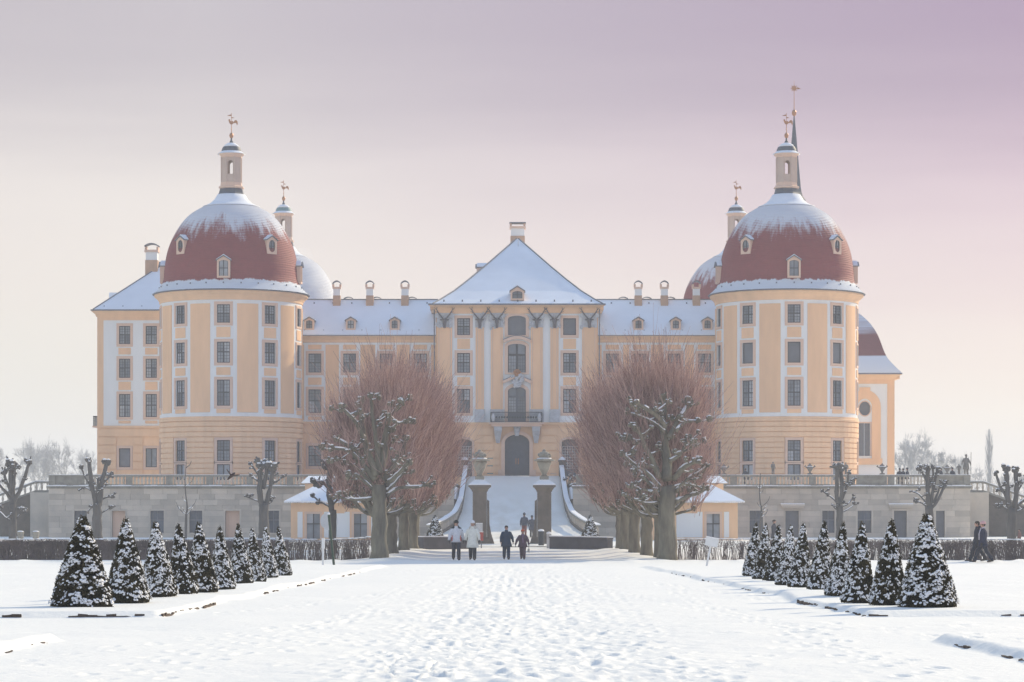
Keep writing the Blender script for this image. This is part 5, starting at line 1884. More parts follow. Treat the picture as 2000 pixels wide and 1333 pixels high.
# ================================================================== PAVILIONS
def pavilion(px0, px1, label, items, side):
    d = 185.0
    x0, x1 = PX(px0, d), PX(px1, d)
    z0 = gz((x0 + x1) / 2, d) - .1
    zt_ = PZ(981, d)
    t = thing('pavilion', label, 'pavilion', ((x0 + x1) / 2, d + 3, z0))
    mf = flat_map(d)
    zz = lambda p: PZ(p, d)
    ops = [(PX(c - w / 2, d), PX(c + w / 2, d), zz(1053), zz(1004)) for c, w in items]
    mb = MB()
    wall_cells(mb, mf, x0, x1, z0, zt_, ops, .25)
    for xx in (x0, x1):
        mb.quad((xx, d, z0), (xx, d, zt_), (xx, d + 6, zt_), (xx, d + 6, z0))
    mb.quad((x0, d + 6, z0), (x0, d + 6, zt_), (x1, d + 6, zt_), (x1, d + 6, z0))
    mb.build('wall', M_YELLOW, t, fix=False)
    for a, b, c, e in ops:
        w = MB()
        for q in ((a - .16, a, c, e + .16), (b, b + .16, c, e + .16), (a, b, e, e + .16)):
            w.mbox(mf, *q, -.05, .02)
        wo = w.build('window', M_SURR, t)
        xm = (a + b) / 2; zm = c + (e - c) * .6
        for q in ((a, xm - .04, c, zm - .04), (xm + .04, b, c, zm - .04), (a, xm - .04, zm + .04, e), (xm + .04, b, zm + .04, e)):
            MB().mbox(mf, *q, .2, .22).build('pane', M_GLASS, wo)
        k = MB().mbox(mf, xm - .04, xm + .04, c, e, .15, .21).mbox(mf, a, xm - .04, zm - .04, zm + .04, .15, .21).mbox(mf, xm + .04, b, zm - .04, zm + .04, .15, .21)
        k.build('casement', M_WOOD, wo)
    edges = sorted([(c - w / 2 - 10, c + w / 2 + 10) for c, w in items])
    for i in range(len(edges) - 1):
        a, b = edges[i][1], edges[i + 1][0]
        if b - a > 6:
            MB().mbox(mf, PX(a, d), PX(b, d), z0 + .3, zz(1003), -.03, .02).build('wall_panel', M_WHITE, t)
    for (c, w) in items:
        for sgn in (-1, 1):
            pc = c + sgn * (w / 2 + 13)
            if px0 + 14 < pc < px1 - 14:
                MB().mbox(mf, PX(pc - 5, d), PX(pc + 5, d), z0 + .3, zz(1000), -.035, .02).build('pilaster', M_WHITE, t)
    ov = .45
    ez = zz(979)
    MB().box(x0 - ov, x1 + ov, d - ov, d + 6 + ov, ez - .12, ez).build('eaves', M_LEAD, t)
    r = MB()
    ax0, ax1 = x0 + 1.7, x1 - 1.7
    q = r.pts([(x0 - ov, d - ov, ez + .003), (x1 + ov, d - ov, ez + .003), (x1 + ov, d + 6 + ov, ez + .003), (x0 - ov, d + 6 + ov, ez + .003), (ax0, d + 2.6, zz(946)), (ax1, d + 2.6, zz(946)), (ax1, d + 3.4, zz(946)), (ax0, d + 3.4, zz(946))])
    for f in ((0, 1, 5, 4), (1, 2, 6, 5), (2, 3, 7, 6), (3, 0, 4, 7), (4, 5, 6, 7)):
        r.face(tuple(q + i for i in f))
    ro = r.build('roof', M_ROOFSNOW, t)
    # scalloped snow lip hanging over the gutter
    lip = MB()
    n = int((x1 - x0 + 2 * ov) / .16)
    for k in range(n):
        u = x0 - ov + (x1 - x0 + 2 * ov) * (k + .5) / n
        lip.blob((u, d - ov - .02, ez - .05), .1, .07, .07 + .03 * random.random(), .15)
    lip.build('snow_lip', M_SNOW, ro, kind='stuff')
    # taller rear part
    rx0, rx1 = (x0 + .5, x0 + 3.0) if side < 0 else (x1 - 3.0, x1 - .5)
    MB().box(rx0, rx1, d + 6.5, d + 11, z0, PZ(945, d + 6.5)).build('rear_wall', M_YELLOW, t)
    mb = MB()
    ez2 = PZ(944, d + 6.5)
    q = mb.pts([(rx0 - .3, d + 6.2, ez2), (rx1 + .3, d + 6.2, ez2), (rx1 + .3, d + 11, ez2), (rx0 - .3, d + 11, ez2), (rx0 + .1, d + 8.5, PZ(930, d + 8.5)), (rx1 - .1, d + 8.5, PZ(930, d + 8.5))])
    for f in ((0, 1, 5, 4), (2, 3, 4, 5), (1, 2, 5), (3, 0, 4), (0, 3, 2, 1)):
        mb.face(tuple(q + i for i in f))
    mb.build('rear_roof', M_ROOFSNOW, t)
pavilion(568, 748, 'small ochre gatehouse with snowy hipped roof left of the lime avenue', [(612, 26), (704, 26)], -1)
pavilion(1262, 1441, 'small ochre gatehouse with snowy hipped roof right of the lime avenue', [(1300, 26), (1393, 26)], 1)

# ================================================================== PLANTS
def sticks_mesh(name, P0, P1, P2, r0, r1, r2, mat_):
    """three-sided tapering sticks through three points each"""
    n = len(P0)
    def ring(P_, D, r):
        D = D / np.maximum(np.linalg.norm(D, axis=1, keepdims=True), 1e-6)
        ref = np.where(np.abs(D[:, 1:2]) < .9, np.array([[0., 1, 0]]), np.array([[1., 0, 0]]))
        s_ = np.cross(D, ref); s_ /= np.maximum(np.linalg.norm(s_, axis=1, keepdims=True), 1e-6)
        q = np.cross(s_, D)
        r = np.broadcast_to(np.asarray(r, float).reshape(-1, 1), (n, 1))
        return [P_ + r * (s_ * math.cos(a) + q * math.sin(a)) for a in (0, 2.094, 4.189)]
    R0 = ring(P0, P1 - P0, r0); R1 = ring(P1, P2 - P0, r1); R2 = ring(P2, P2 - P1, r2)
    V = np.stack(R0 + R1 + R2, 1).reshape(-1, 3)
    b = (np.arange(n) * 9)[:, None]
    fs = []
    for lo in (0, 3):
        for j in range(3):
            k = (j + 1) % 3
            fs.append(np.concatenate([b + lo + j, b + lo + k, b + lo + 3 + k, b + lo + 3 + j], 1))
    return np_mesh(name, V, np.concatenate(fs, 0), mat_)

class Pollard:
    """builds trunk, limbs, knobs and snow; remembers the knobs for shoots"""
    def __init__(self, seed):
        self.r = random.Random(seed)
        self.w, self.s, self.kn = MB(), MB(), []
    def limb(self, pts, r0, r1, snow=True, n=7):
        pts = [Vector(p) for p in pts]
        dense_ = []
        for i in range(len(pts) - 1):
            p0 = pts[max(i - 1, 0)]; p1 = pts[i]; p2 = pts[i + 1]; p3 = pts[min(i + 2, len(pts) - 1)]
            for k in range(4):
                t = k / 4
                dense_.append(0.5 * ((2 * p1) + (p2 - p0) * t + (2 * p0 - 5 * p1 + 4 * p2 - p3) * t * t + (3 * p1 - p0 - 3 * p2 + p3) * t ** 3))
        dense_.append(pts[-1])
        m = len(dense_) - 1
        rr = [r0 + (r1 - r0) * (i / m) ** .8 for i in range(m + 1)]
        dense_ = [p + Vector((self.r.uniform(-1, 1), self.r.uniform(-1, 1), self.r.uniform(-1, 1))) * rr[i] * .22 for i, p in enumerate(dense_)]
        rr = [q * self.r.uniform(.88, 1.12) for q in rr]
        self.w.tube(dense_, rr, n)
        if snow:
            run, ra = [], []
            for i in range(m):
                dv = (dense_[i + 1] - dense_[i]).normalized()
                if abs(dv.z) < .80 and self.r.random() < .86:
                    run.append(dense_[i] + Vector((0, 0, rr[i] * .62))); ra.append(rr[i] * .66 + .012)
                else:
                    if len(run) > 1:
                        self.s.tube(run, [ra[0] * .5] + ra[1:-1] + [ra[-1] * .5] if len(ra) > 2 else ra, 6)
                    run, ra = [], []
            if len(run) > 1:
                self.s.tube(run, ra, 6)
        return dense_, rr
    def knob(self, p, size, snow=True):
        p = Vector(p)
        r = self.r
        for k in range(r.randint(4, 7)):
            q = p + Vector((r.uniform(-1, 1), r.uniform(-1, 1), r.uniform(-.7, .9))) * size * .8
            s_ = size * r.uniform(.45, .8)
            self.w.blob(q, s_, s_, s_ * r.uniform(.8, 1.2), .25, r)
            if snow and r.random() < .75:
                self.s.blob(q + Vector((0, 0, s_ * .8)), s_ * .8, s_ * .8, s_ * .38, .2, r)
        # short cut stubs
        for k in range(r.randint(1, 4)):
            dv = Vector((r.uniform(-1, 1), r.uniform(-1, 1), r.uniform(.1, 1))).normalized()
            self.w.tube([p, p + dv * size * r.uniform(1.3, 2.2)], [size * .28, size * .2], 5)
        self.kn.append(p)
    def trunk(self, h, r0, r1, lean=(0, 0)):
        r = self.r
        pts, rr = [], []
        for i in range(9):
            t = i / 8
            flare = .28 * math.exp(-t * 9)
            pts.append((lean[0] * t + r.uniform(-.04, .04) * r0 * 3, lean[1] * t + r.uniform(-.04, .04) * r0 * 3, -.15 + (h + .15) * t))
            rr.append((r0 + (r1 - r0) * t) * (1 + flare) * r.uniform(.95, 1.05))
        self.w.tube(pts, rr, 14)
        return Vector(pts[-1])
    def auto(self, h, top, spread, n, r_l, knob, twist=0.0, sub=2):
        """main limbs rising from the trunk head"""
        r = self.r
        for i in range(n):
            az = twist + 2 * pi * (i + r.uniform(-.25, .25)) / n
            rise = r.uniform(.25, 1.0)
            L = spread * (1.05 - .55 * rise) * r.uniform(.75, 1.1)
            z0 = h * r.uniform(.72, 1.0)
            z1 = h + (top - h) * rise * r.uniform(.75, 1.0)
            dx, dy = math.cos(az), math.sin(az)
            p0 = Vector((0, 0, z0)); p3 = Vector((dx * L, dy * L, z1))
            p1 = p0 + Vector((dx * L * .45, dy * L * .45, (z1 - z0) * .18))
            p2 = p0 + Vector((dx * L * .8, dy * L * .8, (z1 - z0) * .58))
            q, rr = self.limb([p0, p1, p2, p3], r_l * r.uniform(.8, 1.2), r_l * .45)
            self.knob(p3, knob * r.uniform(.8, 1.2))
            for k in range(sub):
                j = r.randint(len(q) // 3, len(q) - 2)
                a2 = az + r.uniform(-1.5, 1.5)
                l2 = spread * r.uniform(.18, .42)
                e = q[j] + Vector((math.cos(a2) * l2, math.sin(a2) * l2, l2 * r.uniform(.1, 1.1)))
                self.limb([q[j], (q[j] + e) / 2 + Vector((0, 0, -.05)), e], rr[j] * .6, rr[j] * .4, n=6)
                self.knob(e, knob * r.uniform(.55, .9))
    def meshes(self, bark):
        return self.w.mesh('trunk', bark, smooth=True), self.s.mesh('snow', M_SNOW, smooth=True)

def shoots_mesh(knobs, count, seed, lmin, lmax, spread, mat_, rad_=.016, up=1.0):
    g = np.random.default_rng(seed)
    K = np.array([tuple(k) for k in knobs])
    idx = g.integers(0, len(K), count)
    o = K[idx] + g.normal(0, .14, (count, 3))
    out = o.copy(); out[:, 2] = 0
    out /= np.maximum(np.linalg.norm(out, axis=1, keepdims=True), .3)
    dv = g.normal(0, .40, (count, 3)) + out * spread * g.uniform(.1, 1.0, (count, 1))
    dv[:, 2] = np.abs(dv[:, 2]) * .5 + up * g.uniform(.55, 1.1, count)
    dv /= np.linalg.norm(dv, axis=1, keepdims=True)
    L = g.uniform(lmin, lmax, (count, 1)) * g.uniform(.5, 1, (count, 1)) ** .5
    p1 = o + dv * L * .5 + g.normal(0, .07, (count, 3))
    d2 = dv.copy(); d2[:, 2] += .35 + g.normal(0, .12, count); d2[:, :2] += g.normal(0, .24, (count, 2)); d2 /= np.linalg.norm(d2, axis=1, keepdims=True)
    p2 = p1 + d2 * L * .5
    r0 = rad_ * g.uniform(.8, 1.4, count)
    # forks
    kf = int(count * .8)
    f0 = p1[:kf]; fd = d2[:kf] + g.normal(0, .38, (kf, 3)); fd /= np.linalg.norm(fd, axis=1, keepdims=True)
    f1 = f0 + fd * L[:kf] * .2; f2 = f1 + (fd + np.array([[0, 0, .3]])) * L[:kf] * .2
    P0 = np.concatenate([o, f0]); P1 = np.concatenate([p1, f1]); P2 = np.concatenate([p2, f2])
    ra = np.concatenate([r0, r0[:kf] * .7])
    return sticks_mesh('shoots', P0, P1, P2, ra, ra * .8, ra * .4, mat_)

def put_tree(x, d, trunk_me, snow_me, label, shoots=None, rz=0.0, sc=1.0, group=None, name='lime_tree', zoff=0.0):
    z = gz(x, d) + zoff
    t = thing(name, label, 'tree', (x, d, z), group, rz)
    M = T(x, d, z) @ RZ(rz) @ SC(sc, sc, sc)
    add('trunk', trunk_me, t, M)
    add('snow', snow_me, t, M, 'stuff')
    if shoots:
        s_ = add('crown', shoots, t, M)
        s_['kind'] = 'stuff'
    return t

# two trimmed limes at the near ends of the avenue, limbs traced in metres round the trunk
def front_lime(seed, limbs, trunk_h, r0, r1):
    p = Pollard(seed)
    p.trunk(trunk_h, r0, r1)
    r = p.r
    for (pts, ra, rb, kn) in limbs:
        y = r.uniform(-1, 1)
        q3 = []
        for i, (a, b) in enumerate(pts):
            q3.append((a, y * (i / max(1, len(pts) - 1)) * 1.3, b))
        q, rr = p.limb(q3, ra * .82, rb * .8)
        if kn:
            p.knob(q3[-1], kn * .9)
        for k in range(4):
            j = r.randint(len(q) // 3, len(q) - 2)
            s_ = r.choice((-1, 1))
            l2 = r.uniform(.25, .75)
            e = q[j] + Vector((s_ * l2 * r.uniform(.5, 1), r.uniform(-.5, .5) * l2, l2 * r.uniform(-.05, .8)))
            p.limb([q[j], (q[j] + e) / 2 + Vector((0, 0, -.05)), e], max(.03, rr[j] * .45), .028, n=6)
            p.knob(e, r.uniform(.07, .14))
    return p
LF = [([(-.1, 3.6), (-.5, 4.6), (-.75, 5.6), (-.85, 6.9)], .24, .12, .2), ([(-.6, 5.1), (-1.0, 5.9), (-1.55, 6.5)], .13, .08, .17),
      ([(-.2, 3.4), (-.8, 4.2), (-1.2, 4.8), (-1.9, 5.2)], .2, .1, .17), ([(-.9, 4.3), (-1.4, 4.7), (-2.05, 4.75)], .1, .07, .17),
      ([(.05, 3.7), (.2, 4.8), (.35, 5.9), (.45, 6.6)], .25, .13, .15), ([(.35, 6.0), (.75, 6.5), (1.0, 6.8)], .1, .06, .15),
      ([(0, 3.8), (-.15, 5.2), (-.3, 6.2), (-.4, 7.1)], .17, .08, .14), ([(.2, 3.4), (.7, 4.1), (1.0, 4.6), (1.1, 5.2)], .2, .1, .17),
      ([(.3, 3.2), (.9, 3.7), (1.3, 4.2)], .15, .08, .16), ([(-.3, 2.6), (-.9, 2.55), (-1.5, 2.6), (-1.75, 2.7)], .1, .06, .13),
      ([(-.2, 2.9), (-.7, 3.4), (-1.0, 3.6)], .1, .06, .12), ([(.3, 2.7), (.8, 3.05), (1.5, 3.1), (2.1, 3.2)], .12, .07, .17), ([(.3, 2.9), (.9, 3.6), (1.1, 3.9)], .11, .06, .14),
      ([(-.3, 3.1), (-.9, 3.9), (-1.6, 4.2), (-1.8, 4.3)], .12, .06, .14), ([(.45, 5.6), (.9, 5.9), (1.2, 5.95)], .08, .05, .12)]
RF = [([(0, 3.5), (-.02, 4.6), (-.1, 5.8), (-.05, 7.1)], .3, .16, .22), ([(-.1, 5.8), (-.5, 6.3), (-1.2, 6.7), (-1.5, 6.75)], .15, .08, .18),
      ([(-.1, 5.6), (-.8, 6.1), (-1.75, 6.45)], .1, .06, .16), ([(.1, 5.3), (.5, 6.1), (.8, 6.5), (1.0, 6.95)], .16, .09, .2),
      ([(.4, 5.6), (.8, 6.0), (1.45, 6.05)], .11, .07, .17), ([(-.3, 3.6), (-.8, 4.6), (-1.1, 5.3), (-1.35, 5.8)], .19, .1, .2),
      ([(-.9, 4.9), (-1.4, 5.2), (-1.75, 5.3)], .09, .06, .17), ([(-.2, 3.0), (-.9, 3.8), (-1.5, 4.2), (-2.0, 4.6)], .12, .06, .14),
      ([(-.2, 2.8), (-.8, 3.4), (-1.3, 4.0), (-1.7, 4.2)], .12, .06, .14), ([(-.3, 2.5), (-1.0, 2.45), (-1.9, 2.8)], .09, .05, .12),
      ([(.3, 2.5), (.9, 2.75), (1.4, 2.9), (1.8, 3.1)], .14, .08, .15), ([(.3, 3.5), (.7, 4.0), (1.2, 4.3)], .17, .1, .18),
      ([(.3, 4.6), (.8, 4.75), (1.35, 5.0)], .08, .05, .13), ([(.2, 3.1), (.8, 3.3), (1.6, 3.1)], .08, .05, .12), ([(-.4, 4.0), (-.9, 4.1), (-1.5, 3.9)], .1, .06, .14),
      ([(.1, 4.3), (.6, 4.6), (.9, 5.3)], .12, .07, .15), ([(.35, 3.0), (.9, 3.5), (1.4, 3.9), (1.6, 3.95)], .1, .06, .15), ([(-.3, 2.9), (-1.1, 3.05), (-1.7, 3.2)], .09, .06, .15)]
for px, limbs, lb, tr in ((741, LF, 'trimmed lime tree with snowy knobs at the near end of the left avenue row', (.34, .31)), (1303, RF, 'trimmed lime tree with snowy knobs at the near end of the right avenue row', (.40, .36))):
    p = front_lime(int(px), limbs, 3.2, *tr)
    a, b = p.meshes(M_BARK)
    sh = shoots_mesh(p.kn, 500, px, .5, 1.6, .5, M_TWIG, .010)
    put_tree(PX(px, 112), 112, a, b, lb, shoots=sh)

# the untrimmed limes behind, heads full of red shoots
LIM = []
for k in range(3):
    p = Pollard(100 + k)
    p.trunk(2.3, .29, .26)
    p.auto(2.2, 7.6, 1.8, 14, .13, .15, sub=3)
    for j in range(6):
        an = j * 1.05 + k
        e = Vector((math.cos(an) * p.r.uniform(1.3, 1.9), math.sin(an) * p.r.uniform(1.3, 1.9), p.r.uniform(2.3, 3.3)))
        p.limb([(0, 0, 2.0), (e.x * .5, e.y * .5, 2.1), tuple(e)], .09, .05)
        p.knob(e, .13)
    a, b = p.meshes(M_BARK)
    kn = [q for q in p.kn] + [q * .8 + Vector((0, 0, 1.0)) for q in p.kn if q.z > 4]
    LIM.append((a, b, shoots_mesh(kn, 3700, 200 + k, 1.0, 4.6, .22, M_TWIG, .0125, up=1.15)))
names = ['second', 'third', 'fourth', 'fifth', 'last']
for side, row in ((-1, [(119, -6.3), (126, -6.0), (133, -5.7), (140, -5.5), (148, -5.7)]), (1, [(115.5, 6.6), (121, 6.3), (129, 6.1), (137, 6.0), (146, 6.1)])):
    for i, (d, x) in enumerate(row):
        a, b, c = LIM[(i + (side > 0)) % 3]
        put_tree(x, d, a, b, 'untrimmed lime with dense red shoots, %s tree of the %s avenue row from the viewer' % (names[i], 'left' if side < 0 else 'right'),
                 shoots=c, rz=i * 1.3 + side, sc=1.0 if i else (.97 if side < 0 else .96), group='untrimmed limes of the avenue')

# pollarded trees in front of the terrace
def pol(px, d, py_top, trunk_px, label, seed, forks, thin=False):
    p = Pollard(seed)
    s_ = d / F
    x = PX(px, d)
    z = gz(x, d)
    top = PZ(py_top, d) - z
    r0 = trunk_px * s_ / 2
    h = top * (.48 if not thin else .5)
    p.trunk(h, r0, r0 * .85)
    for pts, ra, rb, kn in forks:
        q3 = [(a, p.r.uniform(-.3, .3) * i * .4, h * .9 + (top - h * .9) * b) for i, (a, b) in enumerate(pts)]
        q, rr = p.limb(q3, ra * .85, rb * .85)
        if kn:
            p.knob(q3[-1], kn)
        for k in range(2):
            j = p.r.randint(len(q) // 3, len(q) - 1)
            l2 = p.r.uniform(.12, .38)
            e = q[j] + Vector((p.r.choice((-1, 1)) * l2, p.r.uniform(-.2, .2), l2 * p.r.uniform(.1, 1)))
            p.limb([q[j], e], .05, .04, n=5)
            p.knob(e, p.r.uniform(.07, .13))
    a, b = p.meshes(M_BARKD)
    put_tree(x, d, a, b, label, name='pollard_tree')
pol(25, 172, 900, 16, 'dark pollarded tree at the far left edge, before the staircase', 31,
    [([(0, 0), (-.1, .5), (-.2, .95)], .24, .2, .3), ([(0, .1), (.5, .4), (.95, .75), (1.15, .95)], .18, .12, .24), ([(0, .1), (-.4, .3), (-1.2, .62)], .16, .1, .26), ([(0, .3), (.15, .7), (.1, .85)], .14, .1, .22), ([(.05, -.3), (.5, -.15), (.8, -.05)], .08, .06, .16), ([(-.05, -.3), (-.5, -.2), (-1.0, -.05)], .08, .05, .14), ([(0, .2), (-.5, .6), (-.6, .75)], .12, .1, .25)])
pol(190, 178, 900, 20, 'pollarded tree with two upright stems beneath the left block', 32,
    [([(-.1, 0), (-.35, .45), (-.55, .98)], .24, .15, .2), ([(.1, 0), (.3, .5), (.62, .95)], .26, .16, .24), ([(-.3, .4), (-.8, .6), (-1.15, .85)], .1, .06, .14), ([(.35, .5), (.7, .6), (.85, .68)], .1, .07, .16), ([(0, .1), (.6, .2), (1.1, .22)], .08, .06, .13), ([(0, -.1), (-.3, .0), (-.7, -.12)], .07, .05, .1), ([(-.2, .3), (-.9, .42), (-1.3, .36)], .06, .04, .08), ([(.1, -.15), (.5, -.1), (.9, -.02)], .06, .04, .12), ([(0, .1), (0, .35), (.05, .6)], .12, .08, .12)])
pol(515, 178, 901, 21, 'broad pollarded tree with clubbed head left of the gatehouse', 33,
    [([(-.1, 0), (-.25, .4), (-.2, .95)], .28, .2, .32), ([(.1, 0), (.45, .4), (.65, .88)], .22, .16, .34), ([(-.2, .6), (-.6, .8), (-.95, .95)], .1, .06, .12), ([(-.2, .5), (-.6, .62), (-.95, .7)], .1, .05, .1), ([(-.1, .1), (-.6, .15), (-1.2, .22)], .08, .05, .14), ([(.5, .5), (.9, .55), (1.3, .65)], .08, .05, .1), ([(0, .05), (.5, .1), (.7, .2)], .07, .05, .1), ([(0, .4), (.15, .7), (.2, .92)], .18, .14, .28)])
pol(650, 134, 905, 16, 'dark leaning pollard stem beside the left gatehouse window', 34,
    [([(0, 0), (-.2, .5), (-.12, .95)], .2, .17, .34), ([(-.15, .5), (-.5, .62), (-.8, .6)], .14, .12, .22), ([(0, .1), (-.4, .2), (-.75, .24)], .07, .05, .14), ([(0, .2), (.5, .4), (.9, .75)], .08, .05, .2), ([(0, .3), (.35, .6), (.5, .9)], .1, .07, .2), ([(-.1, .4), (.3, .7), (.1, .95)], .1, .08, .2)])
pol(1640, 178, 910, 16, 'pale-headed pollarded tree before the right tower', 35,
    [([(-.05, 0), (-.2, .4), (-.15, .95)], .2, .17, .32), ([(.05, .1), (.15, .5), (.1, .9)], .18, .15, .3), ([(.1, .2), (.5, .5), (.6, .85)], .12, .08, .14), ([(-.1, .1), (-.5, .25), (-1.2, .42)], .08, .05, .1), ([(.1, .05), (.6, .12), (1.0, .3)], .07, .05, .09), ([(.05, -.1), (.6, .0), (1.1, .12)], .06, .04, .08), ([(.2, .5), (.6, .6), (.8, .66)], .06, .04, .1), ([(0, -.05), (-.3, .0), (-.5, .08)], .05, .04, .1)])
pol(1815, 172, 910, 18, 'pollarded tree with forked arms behind the largest cone yew on the right', 36,
    [([(-.05, 0), (-.1, .4), (-.08, .95)], .2, .17, .2), ([(.05, .05), (.3, .5), (.5, .9)], .15, .1, .18), ([(-.1, .6), (-.4, .8), (-.65, .95)], .1, .08, .16), ([(.1, 0), (.6, .25), (.95, .5), (1.05, .62)], .14, .1, .16), ([(.3, .15), (.6, .4), (.7, .52)], .1, .07, .12), ([(-.1, .1), (-.7, .35), (-1.2, .42)], .08, .05, .1), ([(-.1, .05), (-.5, .15), (-.85, .2)], .08, .06, .15), ([(.05, .5), (.25, .8), (.2, .97)], .1, .07, .14)])
pol(1976, 160, 912, 19, 'dark pollarded tree with two tall posts of trunk at the right edge', 37,
    [([(-.15, 0), (-.3, .5), (-.35, .97)], .22, .17, .24), ([(.15, 0), (.3, .5), (.25, .94)], .2, .16, .18), ([(-.25, .3), (-.7, .55), (-.95, .85)], .12, .09, .13), ([(.3, .4), (.6, .6), (.85, .75)], .08, .05, .12), ([(.2, .1), (.7, .25), (1.3, .4)], .12, .08, .14), ([(-.1, 0), (-.5, .1), (-.9, .12)], .08, .05, .16), ([(-.3, .35), (-.6, .45), (-.9, .47)], .06, .04, .12), ([(.2, .0), (.6, .05), (.9, .16)], .08, .06, .16)])
def sapling(px, d, py_top, label, seed):
    p = Pollard(seed)
    x = PX(px, d); z = gz(x, d)
    top = PZ(py_top, d) - z
    pts = [(0, 0, -.1), (.05, 0, top * .3), (.12, .05, top * .45), (-.02, 0, top * .7), (.05, 0, top)]
    q, rr = p.limb(pts, .11, .02)
    for k in range(9):
        j = p.r.randint(len(q) // 3, len(q) - 2)
        s_ = p.r.choice((-1, 1)); l2 = p.r.uniform(.3, .9)
        p.limb([q[j], q[j] + Vector((s_ * l2 * .6, p.r.uniform(-.4, .4), l2 * .5)), q[j] + Vector((s_ * l2 * .8, 0, l2))], .03, .012, n=5)
    a, b = p.meshes(M_BARKD)
    put_tree(x, d, a, b, label, name='young_tree')
sapling(362, 176, 906, 'thin young tree before the terrace wall under the left tower', 51)
sapling(1484, 180, 925, 'slender sapling before the barred window of the right terrace wall', 52)

# ---- cone yews
def yew_meshes(seed, hgt=1.25, rad_=.45, nleaf=12000, nsnow=1500):
    g = np.random.default_rng(seed)
    def surf(n, lo=0.0, hi=1.0):
        t = 1 - np.sqrt(g.random(n)) if lo == 0 else lo + (hi - lo) * (1 - np.sqrt(g.random(n)))
        a = g.random(n) * 2 * pi
        prof = rad_ * (1 - t) ** .93 * (1 + .05 * np.sin(a * 3 + seed) + .05 * np.sin(a * 7 + t * 18 + seed))
        prof = prof * (1 - .12 * np.exp(-t * 14))
        return t, a, prof + .02
    # dark solid core, added to block light coming through the sprays
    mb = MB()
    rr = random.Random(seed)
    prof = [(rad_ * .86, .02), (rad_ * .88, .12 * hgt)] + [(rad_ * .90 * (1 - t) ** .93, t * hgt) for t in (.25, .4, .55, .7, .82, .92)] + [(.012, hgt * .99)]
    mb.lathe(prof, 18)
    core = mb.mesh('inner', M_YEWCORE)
    t, a, r = surf(nleaf)
    r = r * g.uniform(.90, 1.03, nleaf)
    c = np.stack([np.cos(a) * r, np.sin(a) * r, t * hgt + .01], 1)
    # sprays point up and outwards
    out = np.stack([np.cos(a), np.sin(a), np.full(nleaf, .9)], 1) + g.normal(0, .45, (nleaf, 3))
    out /= np.linalg.norm(out, axis=1, keepdims=True)
    sd = np.cross(out, g.normal(0, 1, (nleaf, 3))); sd /= np.linalg.norm(sd, axis=1, keepdims=True)
    L = g.uniform(.018, .042, (nleaf, 1)); W = g.uniform(.006, .014, (nleaf, 1))
    v = np.stack([c - sd * W, c + sd * W, c + out * L + sd * W * .4, c + out * L - sd * W * .4], 1).reshape(-1, 3)
    leaf = np_mesh('foliage', v, np.arange(nleaf * 4).reshape(-1, 4), M_YEW)
    # clumps of snow: groups of flattened lumps resting on the sprays
    ng = nsnow // 4
    t, a, r = surf(ng, .05, .97)
    t = np.where(g.random(ng) < .10, g.uniform(.3, .97, ng), t)
    r = rad_ * (1 - t) ** .93 * (1 + .05 * np.sin(a * 3 + seed) + .05 * np.sin(a * 7 + t * 18 + seed)) + .02
    cs, sz = [], []
    for i in range(ng):
        if math.sin(a[i] * 2 + seed * 3) + math.sin(t[i] * 11 + seed) + g.normal(0, .9) < -1.5:
            continue
        k = g.integers(1, 6)
        w = g.uniform(.011, .027)
        for j in range(k):
            da = (j - k / 2) * w * 1.1 / max(r[i], .05) + g.normal(0, .02)
            tt = t[i] + g.normal(0, .010)
            rr_ = max(.01, r[i] * (1 + g.normal(0, .02)) + .016)
            cs.append((math.cos(a[i] + da) * rr_, math.sin(a[i] + da) * rr_, tt * hgt, a[i] + da))
            sz.append((w * g.uniform(.55, .9), w * g.uniform(.7, 1.25), w * g.uniform(.35, .6)))
    cs = np.array(cs); sz = np.array(sz)
    n = len(cs)
    base = ICO_VN
    V = base[None] * sz[:, None, :] * (1 + g.uniform(-.22, .22, (n, len(base), 1)))
    ca, sa = np.cos(cs[:, 3])[:, None], np.sin(cs[:, 3])[:, None]
    X = V[..., 0] * ca - V[..., 1] * sa; Y = V[..., 0] * sa + V[..., 1] * ca
    Z = V[..., 2] - V[..., 0] * .55
    W_ = np.stack([X + cs[:, None, 0], Y + cs[:, None, 1], Z + cs[:, None, 2]], -1).reshape(-1, 3)
    Fc = (ICO_FN[None] + (np.arange(n) * len(base))[:, None, None]).reshape(-1, 3)
    snow = np_mesh('snow', W_, Fc, M_SNOW, smooth=True)
    trunk = MB().tube([(0, 0, -.15), (0, 0, hgt * .4)], [.05, .03], 7).mesh('trunk', M_BARKD)
    return trunk, core, leaf, snow
YEWS = [yew_meshes(60 + k, nsnow=1900 + 300 * (k % 3)) for k in range(6)]
def cone(pxc, base, top, hw, pxt, label, k, d=None, group='cone yews in rows', name='cone_yew'):
    if d is None:
        d = 4930.0 / (base - 1053.0)
    s_ = d / F
    x = PX(pxc, d)
    z = gz(x, d) - .015
    H = (base - top) * s_
    R_ = hw * s_
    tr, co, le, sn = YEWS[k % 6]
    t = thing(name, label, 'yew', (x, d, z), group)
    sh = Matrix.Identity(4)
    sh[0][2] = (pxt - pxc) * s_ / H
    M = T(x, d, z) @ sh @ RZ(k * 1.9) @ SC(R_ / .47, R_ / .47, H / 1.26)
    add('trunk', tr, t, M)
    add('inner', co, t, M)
    for me, nm in ((le, 'foliage'), (sn, 'snow')):
        o = add(nm, me, t, M)
        o['kind'] = 'stuff'
